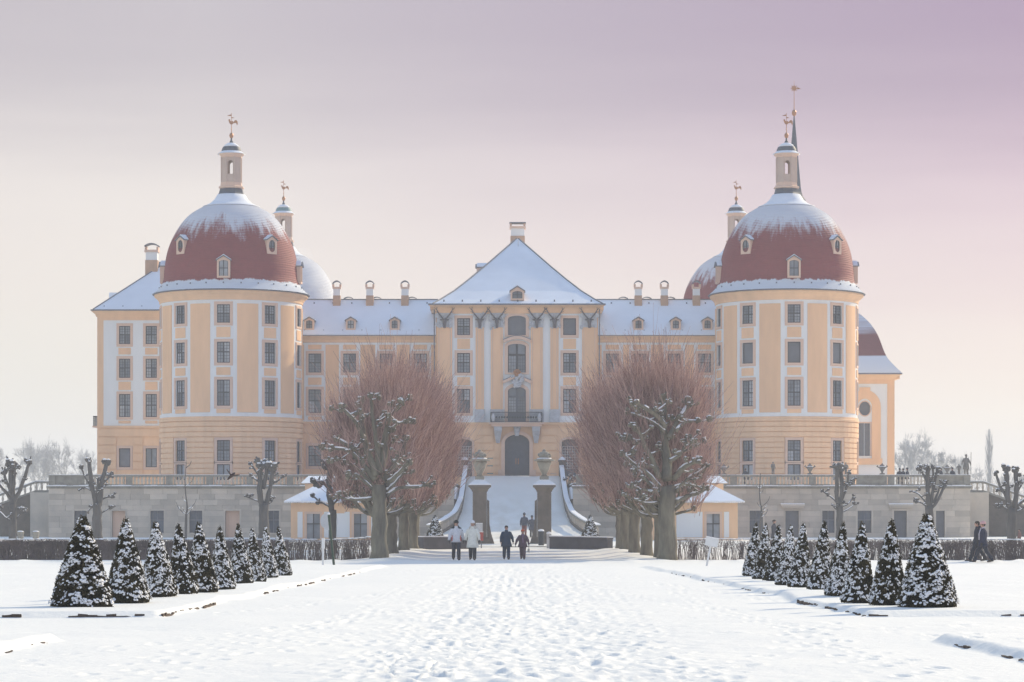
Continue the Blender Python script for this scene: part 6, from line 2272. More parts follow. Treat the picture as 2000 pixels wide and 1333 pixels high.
LC = [(162, 1194.5, 1012, 62, 161), (251, 1186, 1017, 44, 238), (309, 1177.6, 1029, 37, 298), (357, 1168.5, 1029, 32, 338), (396, 1165, 1027, 33, 381), (435, 1157, 1032, 27, 422), (470, 1149, 1030, 25, 459), (499, 1142, 1034, 22, 485), (525, 1134, 1032, 20, 512), (552, 1130, 1032, 20, 537)]
RC = [(1812, 1196, 1010, 59, 1808), (1733, 1190.6, 1019, 38, 1750), (1675, 1186, 1025, 34, 1697), (1638, 1172, 1026, 28, 1657), (1601, 1163.6, 1027, 27, 1619), (1561, 1156.5, 1028, 25, 1579), (1536, 1150, 1031, 23, 1554), (1512, 1145, 1034, 23, 1533), (1490, 1138.6, 1028, 22, 1502), (1470, 1133, 1028, 22, 1483)]
for i, c in enumerate(LC):
    cone(*c, '%s cone yew of the left row, dotted with snow' % (ORD[i]), i)
for i, c in enumerate(RC):
    cone(*c, '%s cone yew of the right row, dotted with snow' % (ORD[i]), i + 2)
for px, lb in ((850, 'small snowy cone yew behind the low wall left of the gate'), (1153, 'small snowy cone yew behind the low wall right of the gate')):
    cone(px, 1066, 1006, 22, px, lb, 1, d=164, group='small yews at the gate')

# ---- hedges
def hedge(x0, x1, d, label, dens, seed, hh=.92):
    g = np.random.default_rng(seed)
    t = thing('hedge', label, 'hedge', ((x0 + x1) / 2, d, gz((x0 + x1) / 2, d)))
    n = int((x1 - x0) * dens)
    x = g.uniform(x0, x1, n); y = d + g.uniform(-.22, .22, n)
    cl = np.sin(x * 5.1) + np.sin(x * 2.3 + 1) + g.normal(0, .6, n)
    x = x + .05 * np.sin(x * 9)
    z0 = ground_height(x, y) - .03
    zt_ = hh * g.uniform(.62, 1.0, n) ** .5
    P0 = np.stack([x, y, z0], 1)
    P1 = np.stack([x + g.normal(0, .06, n), y + g.normal(0, .05, n), z0 + zt_ * .55], 1)
    P2 = np.stack([P1[:, 0] + g.normal(0, .10, n), P1[:, 1] + g.normal(0, .08, n), z0 + zt_], 1)
    # twiggy clipped top and side twigs
    m = int(n * 1.6)
    tx_ = g.uniform(x0, x1, m); ty = d + g.uniform(-.24, .24, m); tz = ground_height(tx_, ty) + hh * g.uniform(.45, 1.0, m) ** .6 - .05
    dv = g.normal(0, .1, (m, 3)); dv[:, 2] = np.abs(dv[:, 2])
    Q0 = np.stack([tx_, ty, tz - .08], 1); Q1 = Q0 + dv; Q2 = Q1 + dv * .7
    zmax = (ground_height(tx_, ty) + hh)
    Q1[:, 2] = np.minimum(Q1[:, 2], zmax); Q2[:, 2] = np.minimum(Q2[:, 2], zmax + .01)
    ra = np.concatenate([g.uniform(.008, .017, n), g.uniform(.005, .009, m)])
    o = add('branches', sticks_mesh('branches', np.concatenate([P0, Q0]), np.concatenate([P1, Q1]), np.concatenate([P2, Q2]), ra, ra * .8, ra * .6, M_HEDGE), t)
    o['kind'] = 'stuff'
    sn = MB()
    r = random.Random(seed)
    u = x0
    while u < x1:
        w = r.uniform(.15, .5)
        if r.random() < .8:
            sn.blob((u, d + r.uniform(-.1, .1), gz(u, d) + hh + .005), w * .6, .2, .035, .2, r)
        u += w * .8
    o = sn.build('snow', M_SNOW, t, kind='stuff', smooth=True)
hedge(-28, PX(560, 114), 114, 'dense clipped brown hedge behind the left row of cone yews', 330, 71)
hedge(PX(560, 114) + .02, PX(724, 114), 114, 'thinner bare hedge between the cone yews and the left lime', 130, 72)
hedge(PX(1322, 114), PX(1470, 114), 114, 'sparse bare hedge beside the right lime', 70, 73)
hedge(PX(1470, 114) + .02, 28, 114, 'long bare hedge behind the right row of cone yews', 170, 74)

# ---- far trees
def bare_tree_mesh(seed, H, spread, levels=4, name='crown', rbase=.28):
    g = np.random.default_rng(seed)
    P0, P1, P2, R0 = [], [], [], []
    def grow(p, dv, L, r, lev):
        q = p + dv * L * .5 + g.normal(0, .05 * L, 3)
        d2 = dv + g.normal(0, .15, 3); d2 /= np.linalg.norm(d2)
        e = q + d2 * L * .5
        P0.append(p); P1.append(q); P2.append(e); R0.append(r)
        if lev == 0:
            return
        n = g.integers(3, 6) if lev > 1 else g.integers(5, 9)
        for k in range(n):
            s_ = p + (e - p) * g.uniform(.35, 1.0) if k else e
            nd = d2 + g.normal(0, spread, 3)
            nd[2] += .25
            nd /= np.linalg.norm(nd)
            grow(s_, nd, L * g.uniform(.5, .78), r * .55, lev - 1)
    grow(np.zeros(3), np.array([0, 0, 1.0]), H * .38, rbase, levels)
    R0 = np.array(R0)
    V = np.array(P2)
    sc = H / V[:, 2].max()
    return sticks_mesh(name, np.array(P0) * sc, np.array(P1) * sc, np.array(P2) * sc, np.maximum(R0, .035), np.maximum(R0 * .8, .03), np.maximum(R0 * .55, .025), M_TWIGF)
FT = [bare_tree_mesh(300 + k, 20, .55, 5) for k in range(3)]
def poplar_mesh():
    g = np.random.default_rng(9)
    n = 260
    z = g.uniform(.5, 15, n); a = g.random(n) * 2 * pi; r = .9 * np.sin(np.clip(z / 17, 0, 1) * pi) ** .5
    P0 = np.stack([0 * z, 0 * z, z], 1); P2 = np.stack([np.cos(a) * r, np.sin(a) * r, z + 3.0], 1); P1 = (P0 + P2) / 2 + np.array([[0, 0, -.1]])
    P0 = np.concatenate([P0, [[0, 0, 0]]]); P1 = np.concatenate([P1, [[0, 0, 8.]]]); P2 = np.concatenate([P2, [[0, 0, 18.]]])
    ra = np.concatenate([np.full(n, .04), [.3]])
    return sticks_mesh('crown', P0, P1, P2, ra, ra * .8, ra * .4, M_TWIGF)
def mistletoe(mb, c, r, g):
    for k in range(60):
        dv = g.normal(0, 1, 3); dv /= np.linalg.norm(dv)
        mb.append((np.array(c), np.array(c) + dv * r * .5, np.array(c) + dv * r))
far = [(-20, 470, 845, 0), (28, 520, 850, 1), (72, 500, 848, 2), (130, 470, 852, 1), (168, 560, 868, 0), (1770, 480, 850, 0), (1795, 540, 834, 1), (1832, 500, 868, 2), (1868, 560, 880, 0), (1905, 520, 905, 1), (1965, 500, 915, 2), (2010, 470, 905, 0)]
for i, (px, d, py, k) in enumerate(far):
    x = PX(px, d)
    H = PZ(py, d) + .3
    lab = 'hazy bare tree far behind the %s end of the terrace, %s from the left' % ('left' if px < 1000 else 'right', ['leftmost', 'second', 'third', 'fourth', 'fifth', 'sixth', 'last'][i if i < 5 else i - 5])
    t = thing('bare_tree', lab, 'tree', (x, d, -.3), 'hazy trees beyond the terrace')
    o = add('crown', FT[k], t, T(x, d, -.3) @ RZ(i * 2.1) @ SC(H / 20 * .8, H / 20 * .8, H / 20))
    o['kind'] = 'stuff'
    if i in (6, 7):
        g = np.random.default_rng(i)
        L = []
        for q in range(7):
            mistletoe(L, (g.uniform(-3, 3), g.uniform(-2, 2), H * g.uniform(.62, .95)), g.uniform(.5, .95), g)
        A = [np.array(v) for v in zip(*L)]
        m_ = add('mistletoe', sticks_mesh('mistletoe', A[0], A[1], A[2], .06, .05, .04, M_TWIGF), t, T(x, d, -.3))
        m_['kind'] = 'stuff'
t = thing('poplar', 'tall narrow bare poplar standing alone behind the right pollards', 'tree', (PX(1932, 500), 500, -.3))
o = add('crown', poplar_mesh(), t, T(PX(1932, 500), 500, -.3) @ SC(1, 1, (PZ(838, 500) + .3) / 18))
o['kind'] = 'stuff'
# snowy shrub at the head of the ramp
p = Pollard(77)
for k in range(26):
    a = p.r.uniform(0, 2 * pi); l_ = p.r.uniform(.4, 1.0)
    e = (math.cos(a) * l_ * .6, math.sin(a) * l_ * .6, p.r.uniform(.5, 2.2))
    p.limb([(0, 0, 0), (e[0] * .5, e[1] * .5, e[2] * .6), e], .04, .02, n=5)
    p.knob(e, .1)
a, b = p.meshes(M_BARKD)
t = thing('shrub', 'snow-laden bare shrub beside the head of the ramp', 'shrub', (PX(1110, 214), 214, 4.2))
add('branches', a, t, T(PX(1110, 214), 214, 4.2 - 1.0))
add('snow', b, t, T(PX(1110, 214), 214, 4.2 - 1.0))
# ================================================================== PEOPLE
CLOTH = {}
def cloth(col):
    k = tuple(round(c, 3) for c in col)
    if k not in CLOTH:
        CLOTH[k] = mat('cloth_%d' % len(CLOTH), col, .9, .12, 12.0, bump=.15, bscale=30)
    return CLOTH[k]
M_SKIN = mat('skin', (.52, .30, .22), .6, .08, 8.0)
M_HAIR = mat('hair', (.05, .035, .025), .8, .2, 12.0)
def skin_mesh(verts, edges, radii, material, root=0, sub=1):
    me = bpy.data.meshes.new('body')
    me.from_pydata(verts, edges, [])
    ob = bpy.data.objects.new('body_tmp', me)
    COL.objects.link(ob)
    ob.modifiers.new('skin', 'SKIN')
    for i, sv in enumerate(me.skin_vertices[0].data):
        r = radii[i]
        sv.radius = r if hasattr(r, '__len__') else (r, r)
        sv.use_root = (i == root)
    ss_ = ob.modifiers.new('sub', 'SUBSURF')
    ss_.levels = sub
    ss_.render_levels = sub
    dg = bpy.context.evaluated_depsgraph_get()
    out = bpy.data.meshes.new_from_object(ob.evaluated_get(dg))
    bpy.data.objects.remove(ob)
    out.materials.clear()
    out.materials.append(material)
    out.polygons.foreach_set('use_smooth', np.ones(len(out.polygons), dtype=bool))
    return out

def person(label, x, d, h, face, top, legs, hat=None, coat=.82, stride=.22, arms=((.05, -.05), (-.05, .05)), trim=None, group=None, hair=True, z=None,
           shoes=(.04, .035, .03), gloves=(.03, .03, .035), bag=None, scarf=None, hood=False, bulk=1.0, stone=None, name='person', cat='person', hatcol2=None):
    """figure facing -Y before turning by face; stride: half step in metres; arms: (fore/aft swing, outward) pairs"""
    z = z if z is not None else gz(x, d)
    t = thing(name, label, cat, (x, d, z), group)
    k = h / 1.75
    M = T(x, d, z) @ RZ(face) @ SC(k, k, k)
    C = (lambda c: stone) if stone else cloth
    sk = stone or M_SKIN
    drop = stride * stride * .55
    P_ = {'pel': (0, 0, .95 - drop), 'sp': (0, .01, 1.16 - drop), 'ch': (0, .01, 1.34 - drop), 'nk': (0, .0, 1.47 - drop), 'hd0': (0, -.015, 1.55 - drop), 'hd1': (0, -.02, 1.64 - drop), 'hd2': (0, -.01, 1.72 - drop)}
    R_ = {'pel': .13, 'sp': .125, 'ch': .14, 'nk': .055, 'hd0': (.072, .086), 'hd1': (.086, .105), 'hd2': (.06, .076)}
    E = [('pel', 'sp'), ('sp', 'ch'), ('ch', 'nk'), ('nk', 'hd0'), ('hd0', 'hd1'), ('hd1', 'hd2')]
    J = {}
    for s_, nm in ((-1, 'l'), (1, 'r')):
        st = stride * s_
        hip = (s_ * .09, 0, .90 - drop)
        kn = (s_ * .095, -st * .5 - abs(st) * .12, .50 - drop * .5)
        bend = .10 if st < 0 else 0.0
        an = (s_ * .10, -st + (.02 if st < 0 else 0), .085 + (bend * .5))
        toe = (s_ * .115, an[1] - .17, .035)
        J[nm] = (hip, kn, an, toe)
        for q, v, r in (('h', hip, .085), ('k', kn, .058), ('a', an, .042), ('t', toe, (.035, .028))):
            P_[q + nm] = v; R_[q + nm] = r
        E += [('pel', 'h' + nm), ('h' + nm, 'k' + nm), ('k' + nm, 'a' + nm), ('a' + nm, 't' + nm)]
        sw, ow = arms[0] if s_ < 0 else arms[1]
        sh = (s_ * .172, .01, 1.365 - drop)
        el = (s_ * (.245 + ow * .6), .02 - sw * .5, 1.13 - drop)
        wr = (s_ * (.26 + ow), -.05 - sw, .89 - drop + abs(sw) * .25)
        J['arm' + nm] = (sh, el, wr)
        for q, v, r in (('s', sh, .06), ('e', el, .045), ('w', wr, .032)):
            P_[q + nm] = v; R_[q + nm] = r
        E += [('ch', 's' + nm), ('s' + nm, 'e' + nm), ('e' + nm, 'w' + nm)]
    ks_ = list(P_)
    ix = {q: i for i, q in enumerate(ks_)}
    body = add('body', skin_mesh([P_[q] for q in ks_], [(ix[a], ix[b]) for a, b in E], [R_[q] for q in ks_], sk), t, M)
    # hands: palm, four fingers, thumb
    hb = MB()
    for s_, nm in ((-1, 'l'), (1, 'r')):
        wr = Vector(J['arm' + nm][2])
        hb.blob(wr + Vector((0, -.01, -.045)), .025, .042, .055, .05)
        for f in range(4):
            y = -.035 + f * .023
            Lf = (.075, .085, .08, .062)[f]
            b0 = wr + Vector((0, y, -.085))
            hb.tube([b0, b0 + Vector((-s_ * .008, -.004, -Lf * .5)), b0 + Vector((-s_ * .03, -.008, -Lf * .92))], [.0105, .0098, .007], 6)
        b0 = wr + Vector((0, -.04, -.035))
        hb.tube([b0, b0 + Vector((-s_ * .012, -.03, -.03)), b0 + Vector((-s_ * .02, -.035, -.065))], [.012, .011, .008], 6)
    add('hands', hb.mesh('hands', C(gloves) if gloves else sk, smooth=True), t, M)
    # trousers
    b = bulk
    tr = MB()
    tr.loft([(0, 0, .82 - drop, .14 * b, .115 * b), (0, 0, .9 - drop, .168 * b, .13 * b), (0, 0, 1.02 - drop, .16 * b, .125 * b)], 14)
    for nm in ('l', 'r'):
        hip, kn, an, toe = [Vector(v) for v in J[nm]]
        tr.tube([hip + Vector((0, 0, .02)), (hip + kn) / 2, kn, (kn + an) / 2 + Vector((0, .015, 0)), an + Vector((0, .005, -.02))], [.1 * b, .092 * b, .077 * b, .072 * b, .072], 10)
    add('trousers', tr.mesh('trousers', C(legs), smooth=True), t, M)
    sh_ = MB()
    for nm in ('l', 'r'):
        an, toe = Vector(J[nm][2]), Vector(J[nm][3])
        sh_.tube([an + Vector((0, .055, -.045)), an + Vector((0, .0, -.04)), (an + toe) / 2 + Vector((0, -.01, -.015)), toe + Vector((0, -.04, .01))], [.045, .052, .047, .03], 10)
    add('shoes', sh_.mesh('shoes', C(shoes), smooth=True), t, M)
    # jacket or coat down to height coat
    ja = MB()
    lo = coat - drop
    flare = .02 if coat > .75 else .06
    secs = [(0, 0, lo, (.185 + flare) * b, (.14 + flare * .8) * b)]
    if lo < .7:
        secs.append((0, 0, (lo + .95) / 2, (.187 + flare * .5) * b, (.143 + flare * .5) * b))
    secs += [(0, 0, .98 - drop, .183 * b, .14 * b), (0, .005, 1.15 - drop, .19 * b, .145 * b), (0, .01, 1.29 - drop, .198 * b, .148 * b), (0, .01, 1.37 - drop, .170 * b, .128 * b), (0, .005, 1.43 - drop, .115, .1), (0, 0, 1.50 - drop, .078, .078), (0, -.005, 1.53 - drop, .074, .076)]
    ja.loft(secs, 18)
    for nm in ('l', 'r'):
        s0, e0, w0 = [Vector(v) for v in J['arm' + nm]]
        ja.tube([s0 * .70 + Vector((0, 0, s0.z * .30 + .012)), s0, (s0 + e0) / 2, e0, (e0 + w0) / 2, w0 + Vector((0, 0, -.01))], [.07 * b, .080 * b, .074 * b, .068 * b, .06, .053], 10)
    jo = add('coat' if coat < .7 else 'jacket', ja.mesh('jacket', C(top), smooth=True), t, M)
    if trim:
        tm = MB()
        for s_, nm in ((-1, 'l'), (1, 'r')):
            s0, e0, w0 = [Vector(v) for v in J['arm' + nm]]
            tm.tube([Vector((s_ * .06, 0, 1.465 - drop)), s0 + Vector((0, 0, .055)), s0 + Vector((s_ * .06, 0, -.05)), (s0 + e0) / 2 + Vector((s_ * .045, 0, 0))], [.05, .06, .055, .03], 8)
        add('shoulder_yoke', tm.mesh('shoulder_yoke', C(trim[0]), smooth=True), jo, M)
        tm = MB()
        for s_ in (-1, 1):
            tm.tube([Vector((s_ * .175, -.07, 1.12 - drop)), Vector((s_ * .18, -.075, .98 - drop)), Vector((s_ * .185, -.07, .86 - drop))], [.02, .035, .025], 6)
        add('side_stripe', tm.mesh('side_stripe', C(trim[1]), smooth=True), jo, M)
    hz_ = 1.64 - drop
    # face: nose, ears, eyes, mouth line
    fa = MB()
    fa.blob((0, -.118, hz_ - .015), .012, .018, .024, 0)
    for s_ in (-1, 1):
        fa.blob((s_ * .08, -.005, hz_ - .01), .012, .022, .032, 0)
    add('face', fa.mesh('face', sk, smooth=True), body, M)
    ey = MB()
    for s_ in (-1, 1):
        ey.blob((s_ * .03, -.104, hz_ + .008), .011, .008, .007, 0)
    ey.tube([(-.022, -.103, hz_ - .055), (0, -.108, hz_ - .057), (.022, -.103, hz_ - .055)], .004, 5)
    add('eyes', ey.mesh('eyes', stone or M_HAIR, smooth=True), body, M)
    if hair:
        hm = MB()
        hm.loft([(0, .02, hz_ - .075, .05, .045), (0, .012, hz_ - .04, .082, .086), (0, .012, hz_ + .01, .092, .1), (0, .0, hz_ + .05, .09, .108), (0, -.002, hz_ + .09, .07, .085), (0, 0, hz_ + .115, .03, .035)], 14)
        add('hair', hm.mesh('hair', stone or M_HAIR, smooth=True), t, M)
    if hat:
        hm = MB()
        hm.loft([(0, -.003, hz_ + .026, .106, .126), (0, -.003, hz_ + .07, .108, .13), (0, 0, hz_ + .115, .088, .105), (0, 0, hz_ + .15, .05, .06), (0, 0, hz_ + .162, .016, .022)], 16)
        add('hat', hm.mesh('hat', C(hat), smooth=True), t, M)
    if hood:
        hm = MB()
        hm.tube([(-.13, .03, 1.45 - drop), (-.08, .09, 1.51 - drop), (.08, .09, 1.51 - drop), (.13, .03, 1.45 - drop)], [.045, .06, .06, .045], 8)
        add('hood', hm.mesh('hood', C(hood), smooth=True), jo, M)
    if scarf:
        hm = MB()
        hm.tube([(-.07, -.05, 1.50 - drop), (0, -.09, 1.47 - drop), (.07, -.05, 1.50 - drop), (.05, .06, 1.51 - drop), (-.05, .06, 1.51 - drop), (-.07, -.05, 1.50 - drop)], .033, 8)
        hm.tube([(.03, -.1, 1.46 - drop), (.02, -.165, 1.25 - drop), (.03, -.16, 1.0 - drop)], [.03, .028, .03], 6)
        add('scarf', hm.mesh('scarf', C(scarf), smooth=True), t, M)
    if bag:
        wr = Vector(J['armr' if bag[0] > 0 else 'arml'][2])
        bt = thing('handbag', bag[2], 'bag', tuple(M @ (wr + Vector((0, 0, -.5)))))
        bb = MB()
        bb.loft([(wr.x, wr.y, wr.z - .47, .05, .15), (wr.x, wr.y, wr.z - .44, .065, .17), (wr.x, wr.y, wr.z - .28, .05, .15), (wr.x, wr.y, wr.z - .25, .03, .13)], 12)
        add('pouch', bb.mesh('pouch', C(bag[1]), smooth=True), bt, M)
        bs = MB()
        bs.tube([(wr.x, wr.y - .1, wr.z - .26), (wr.x, wr.y - .02, wr.z - .08), (wr.x, wr.y + .04, wr.z - .08), (wr.x, wr.y + .1, wr.z - .26)], .009, 6)
        add('strap', bs.mesh('strap', C((.03, .03, .03)), smooth=True), bt, M)
        bf = MB()
        bf.loft([(wr.x - bag[0] * .03, wr.y - .02, wr.z - .44, .05, .1), (wr.x - bag[0] * .03, wr.y - .02, wr.z - .27, .04, .1)], 10)
        add('dark_panel', bf.mesh('dark_panel', C((.03, .03, .03)), smooth=True), bt, M)
    return t
person('walker in pale grey jacket with dark shoulders and black cap, left of the group', PX(891, 112.5), 112.5, 1.76, rad(6), (.70, .70, .73), (.035, .04, .055), hat=(.015, .017, .02), stride=.25, trim=((.03, .035, .045), (.55, .12, .10)), hood=(.03, .035, .045), arms=((.16, .07), (-.12, .07)), bulk=1.1)
person('walker in long cream coat and white woolly hat beside the grey jacket', PX(923, 112.3), 112.3, 1.73, rad(-3), (.86, .83, .73), (.03, .033, .045), hat=(.84, .82, .82), coat=.58, stride=.2, arms=((-.10, .06), (.14, .05)), bulk=1.14, hair=False, hood=(.70, .66, .58))
person('walker in navy coat with dark hair on the central path', PX(989, 116), 116, 1.56, rad(4), (.025, .05, .095), (.025, .045, .085), coat=.68, stride=.18, arms=((.10, .03), (-.08, .09)), bulk=1.2, gloves=None)
person('short walker in purple jacket, scarf and orange hat', PX(1021, 116.3), 116.3, 1.36, rad(-5), (.12, .07, .10), (.13, .085, .105), hat=(.62, .12, .05), coat=.74, stride=.2, arms=((.06, .16), (-.05, .10)), scarf=(.30, .18, .30), bulk=1.25, bag=(1, (.66, .64, .56), 'white and black handbag carried by the walker in the orange hat'))
person('walker with back turned in slate jacket and reddish trousers beyond the gate', PX(1024, 184), 184, 1.68, rad(180), (.075, .085, .12), (.22, .09, .08), coat=.82, stride=.10, z=ramp_z(184) - .02, bulk=1.12, hat=(.05, .055, .08), arms=((.15, .02), (.0, .02)))
person('walker with back turned in dark knee coat beyond the gate, nearer the right pillar', PX(1039, 183), 183, 1.56, rad(178), (.085, .09, .115), (.05, .045, .05), coat=.58, stride=.08, z=ramp_z(183) - .02, bulk=1.1, hat=(.06, .075, .09))
person('leading walker of the dark-clad couple striding left by the hedge, black hair', PX(1909, 105.2), 105.2, 1.72, rad(-92), (.022, .024, .042), (.02, .022, .036), coat=.72, stride=.33, arms=((.06, .0), (-.06, .0)), bulk=1.05, hood=(.022, .024, .042))
person('second walker of the dark-clad couple by the hedge, pink woolly hat', PX(1920, 104.6), 104.6, 1.72, rad(-90), (.024, .028, .06), (.022, .026, .045), hat=(.62, .36, .36), coat=.74, stride=-.34, arms=((-.05, .0), (.05, .0)), bulk=1.1, scarf=(.55, .50, .55))
person('lone walker in dark coat before the right terrace wall, behind the cone yews', PX(1512, 150), 150, 1.72, rad(70), (.05, .055, .075), (.04, .045, .06), coat=.6, stride=.16, bulk=1.1)
person('small distant figure in reddish-brown jacket beside the rightmost pollard', PX(1991, 158), 158, 1.1, rad(-80), (.20, .10, .09), (.06, .06, .07), stride=.1)

# people strolling on the terrace
for i, (px, h, lb) in enumerate(((1456, 1.25, 'dark figure leaning on the balustrade right of the gatehouse'), (1757, 1.2, 'leftmost of three dark figures standing close together on the terrace'), (1764, 1.2, 'middle one of three dark figures standing close together on the terrace'), (1772, 1.35, 'rightmost of three dark figures standing close together on the terrace'), (1838, 1.25, 'dark figure on the terrace left of the urn beside the pair of statues'), (1860, 1.5, 'dark figure on the terrace between two stone urns near the corner'))):
    person(lb, PX(px, 202), 202, 1.45 + .12 * (h - 1.2), rad(160 + 30 * i), (.045, .05, .07), (.04, .04, .055), coat=.7, stride=.05, z=TZ - .02, hat=(.05, .05, .07) if i % 2 else None, bulk=1.1)

# ---- statues and urns along the right balustrade
BZ = TZ + .912
def urn(px, h, label):
    x = PX(px, 200.15)
    t = thing('terrace_urn', label, 'urn', (x, TD + .15, BZ), 'urns on the balustrade')
    k = h / 1.0
    M = T(x, TD + .15, BZ) @ SC(k, k, k)
    add('foot', MB().box(-.2, .2, -.14, .14, .0, .12).mesh('foot', M_STATUE), t, M)
    add('bowl', MB().lathe([(.1, .121), (.08, .22), (.16, .34), (.28, .55), (.31, .66), (.2, .70)], 16).mesh('bowl', M_STATUE, smooth=True), t, M)
    mb = MB().lathe([(.2, .70), (.24, .75), (.13, .86), (.05, .92), (.02, 1.0)], 12)
    for s_ in (-1, 1):
        mb.tube([(s_ * .28, 0, .6), (s_ * .45, 0, .72), (s_ * .38, 0, .82)], [.05, .06, .03], 6)
    add('lid', mb.mesh('lid', M_STATUE, smooth=True), t, M)
    add('snow', MB().lathe([(.27, .672), (.25, .72), (.2, .74)], 12).mesh('snow', M_SNOW), t, M)
urn(1414, .85, 'snow-capped stone urn on the balustrade nearest the right gatehouse')
urn(1582, .9, 'stone urn with handles on the balustrade left of the pale-headed pollard')
urn(1723, .9, 'stone urn on the balustrade below the chapel window')
urn(1850, .8, 'squat stone urn on the balustrade beside the dark terrace figures')
for px, h, lb, f in ((1510, 1.0, 'small stone putto with raised arm on the balustrade before the right tower', 20), (1652, .95, 'small stone putto on the balustrade half behind the pale-headed pollard', -30), (1796, .95, 'dark stone putto on the balustrade left of the forked pollard', 10), (1873, .85, 'pale stone putto on the balustrade beside the corner statue', -15)):
    person(lb, PX(px, 200.15), TD + .15, h, rad(f), (0, 0, 0), (0, 0, 0), stride=.06, z=BZ, stone=M_STATUE, name='putto_statue', cat='statue', bulk=1.3, arms=((.3, .15), (-.1, .08)))
x = PX(1887, 200.15)
t = person('tall dark statue holding a staff at the right corner of the balustrade', x, TD + .15, 1.55, rad(12), (0, 0, 0), (0, 0, 0), stride=.05, z=BZ, stone=M_STATUE, name='corner_statue', cat='statue', bulk=1.25, coat=.45, arms=((.1, .2), (.05, .12)), hat=(0, 0, 0))
MB().tube([(x + .33, TD, BZ + .02), (x + .36, TD, BZ + 1.75)], .022, 6).build('staff', M_STATUE, t)

# ================================================================== SIGNS, BIRD, SMALL THINGS
def leaning_sign():
    x, d = PX(1380, 92), 92.0
    z = gz(x, d)
    t = thing('sign', 'tilted white blank sign on a leaning post beside the right lime', 'sign', (x, d, z))
    R = T(x, d, z) @ Matrix.Rotation(rad(11), 4, 'Y')
    add('post', MB().box(-.035, .035, -.03, .03, -.15, .78).mesh('post', M_SIGN), t, R)
    add('board', MB().box(-.22, .24, -.06, -.032, .74, 1.04).mesh('board', M_SIGN), t, R)
    add('snow', MB().box(-.22, .24, -.065, .0, 1.043, 1.075).mesh('snow', M_SNOW), t, R)
leaning_sign()
x, d = PX(631, 92), 92.0
z = gz(x, d)
t = thing('marker_post', 'thin white marker post before the thinner hedge on the left', 'post', (x, d, z))
MB().box(x - .035, x + .035, d - .03, d + .03, z - .1, z + .62).build('post', M_SIGN, t)
MB().box(x - .05, x + .06, d - .05, d + .05, z + .623, z + 1.0).build('head', M_SIGN, t)
x, d = PX(653, 92), 92.0
z = gz(x, d)
t = thing('green_post', 'leaning dark green post with a snow tip beside the white marker', 'post', (x, d, z))
MB().tube([(x, d, z - .1), (x - .2, d, z + 1.86)], [.045, .045], 8).build('pole', M_GREENPOLE, t)
MB().blob((x - .2, d, z + 1.88), .055, .055, .05).build('snow', M_SNOW, t)
x, d = PX(643, 142), 142.0
z = gz(x, d)
t = thing('round_sign', 'round white sign half hidden by the leaning pollard', 'sign', (x, d, z))
mb = MB().tube([(x, d - .02, PZ(1018, d)), (x, d + .02, PZ(1018, d))], .5, 28)
mb.build('disc', M_SIGN, t)
MB().tube([(x, d + .05, z - .1), (x, d + .05, PZ(1018, d))], .04, 8).build('post', M_LEAD, t)
# stone flower tubs by the stairs
for px, lb in ((40, 'small stone tub behind the hedge right of the leftmost pollard'), (70, 'small stone tub behind the hedge near the staircase')):
    x, d = PX(px, 190), 190
    z = gz(x, d)
    t = thing('stone_tub', lb, 'tub', (x, d, z), 'stone tubs')
    MB().lathe([(.18, z - .05), (.24, z + .1), (.22, z + .25), (.27, z + .5), (.27, z + .56)], 14, x, d).build('bowl', M_STONE_G, t)
    MB().lathe([(.25, z + .563), (.2, z + .62), (.05, z + .64)], 12, x, d).build('snow', M_SNOW, t)
# snow heap at the right gatehouse
sh = MB().blob((PX(1462, 165), 165, gz(PX(1462, 165), 165) + .1), .65, .6, .75, .06)
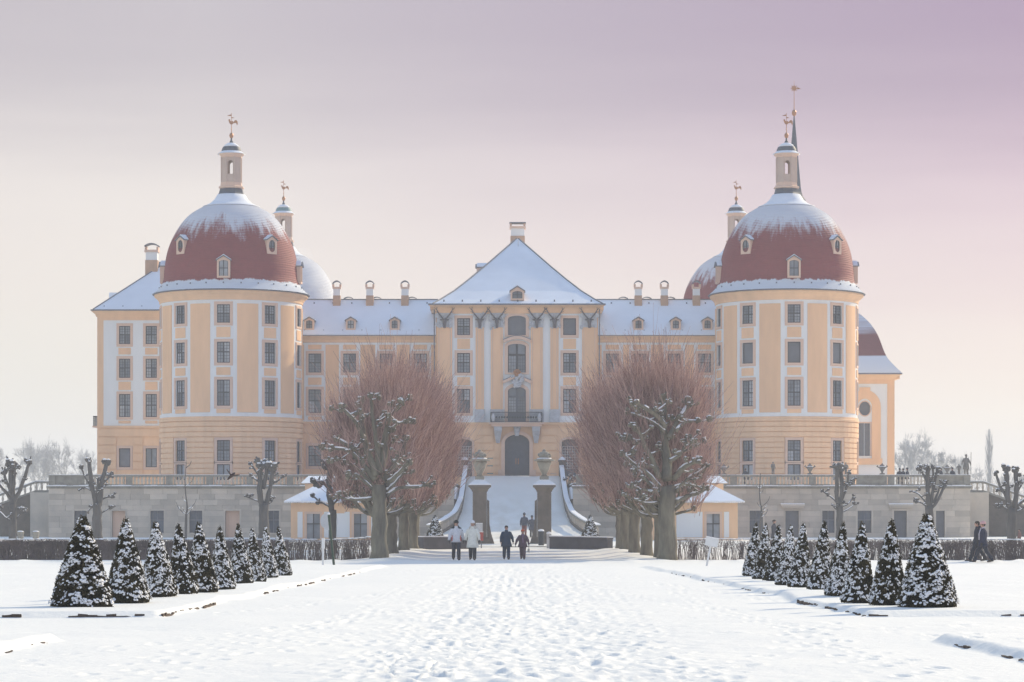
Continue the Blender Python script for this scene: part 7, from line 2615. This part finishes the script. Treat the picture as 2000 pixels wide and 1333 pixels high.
# bird
M_BIRD = mat('bird_feather', (.06, .04, .035), .9, .2, 10)
bp_ = P(452, 930, 78)
bt = thing('bird', 'dark brown bird flying past the left balustrade with wings spread', 'bird', tuple(bp_))
MB().loft([(0, 0, -.17, .008, .008), (0, 0, -.1, .035, .03), (0, 0, 0, .05, .05), (0, 0, .08, .04, .04), (0, 0, .12, .03, .03), (0, 0, .16, .008, .008)], 10).build('body', M_BIRD, bt, T(*bp_) @ Matrix.Rotation(rad(48), 4, 'Y'), smooth=True)
for s_ in (-1, 1):
    w = MB()
    pts = [(0, -.03), (s_ * .12, -.05), (s_ * .26, .0), (s_ * .2, .05), (s_ * .08, .06), (0, .05)]
    q = w.pts([(a, b, abs(a) * .5 + .012) for a, b in pts]); q2 = w.pts([(a, b, abs(a) * .5 - .006) for a, b in pts])
    n = len(pts)
    w.face(tuple(range(q, q + n))); w.face(tuple(reversed(range(q2, q2 + n))))
    for j in range(n):
        k = (j + 1) % n
        w.face((q + j, q2 + j, q2 + k, q + k))
    w.build('wing', M_BIRD, bt, T(*bp_) @ Matrix.Rotation(rad(25), 4, 'Y') @ Matrix.Rotation(rad(40), 4, 'Z'))

# ================================================================== AIR
smk = MB()
rs = random.Random(12)
for k in range(9):
    t_ = k / 8
    q = P(636 - 50 * t_ + rs.uniform(-6, 6), 585 - 75 * t_ + rs.uniform(-8, 8), 247)
    smk.blob(q, 0.55 + 1.1 * t_, 0.8 + t_, 0.5 + .9 * t_, .15, rs)
sm_ = bpy.data.materials.new('chimney_smoke')
sm_.use_nodes = True
sm_.node_tree.nodes.clear()
so_ = sm_.node_tree.nodes.new('ShaderNodeOutputMaterial')
sv_ = sm_.node_tree.nodes.new('ShaderNodeVolumePrincipled')
sv_.inputs['Color'].default_value = (.95, .95, .95, 1)
sv_.inputs['Density'].default_value = 0.10
sm_.node_tree.links.new(sv_.outputs[0], so_.inputs['Volume'])
so = smk.build('smoke', sm_, kind='stuff', smooth=True)
hz_obj = MB().box(-1400, 1400, -260, 1700, -2.0, 46.0)
hm = bpy.data.materials.new('haze_air')
hm.use_nodes = True
hn = hm.node_tree.nodes
hn.clear()
ho = hn.new('ShaderNodeOutputMaterial')
hv = hn.new('ShaderNodeVolumePrincipled')
hv.inputs['Color'].default_value = (.86, .90, .95, 1)
hv.inputs['Density'].default_value = HAZE_DENSITY
hv.inputs['Anisotropy'].default_value = 0.0
hm.node_tree.links.new(hv.outputs[0], ho.inputs['Volume'])
hz_obj.build('haze', hm, kind='stuff')
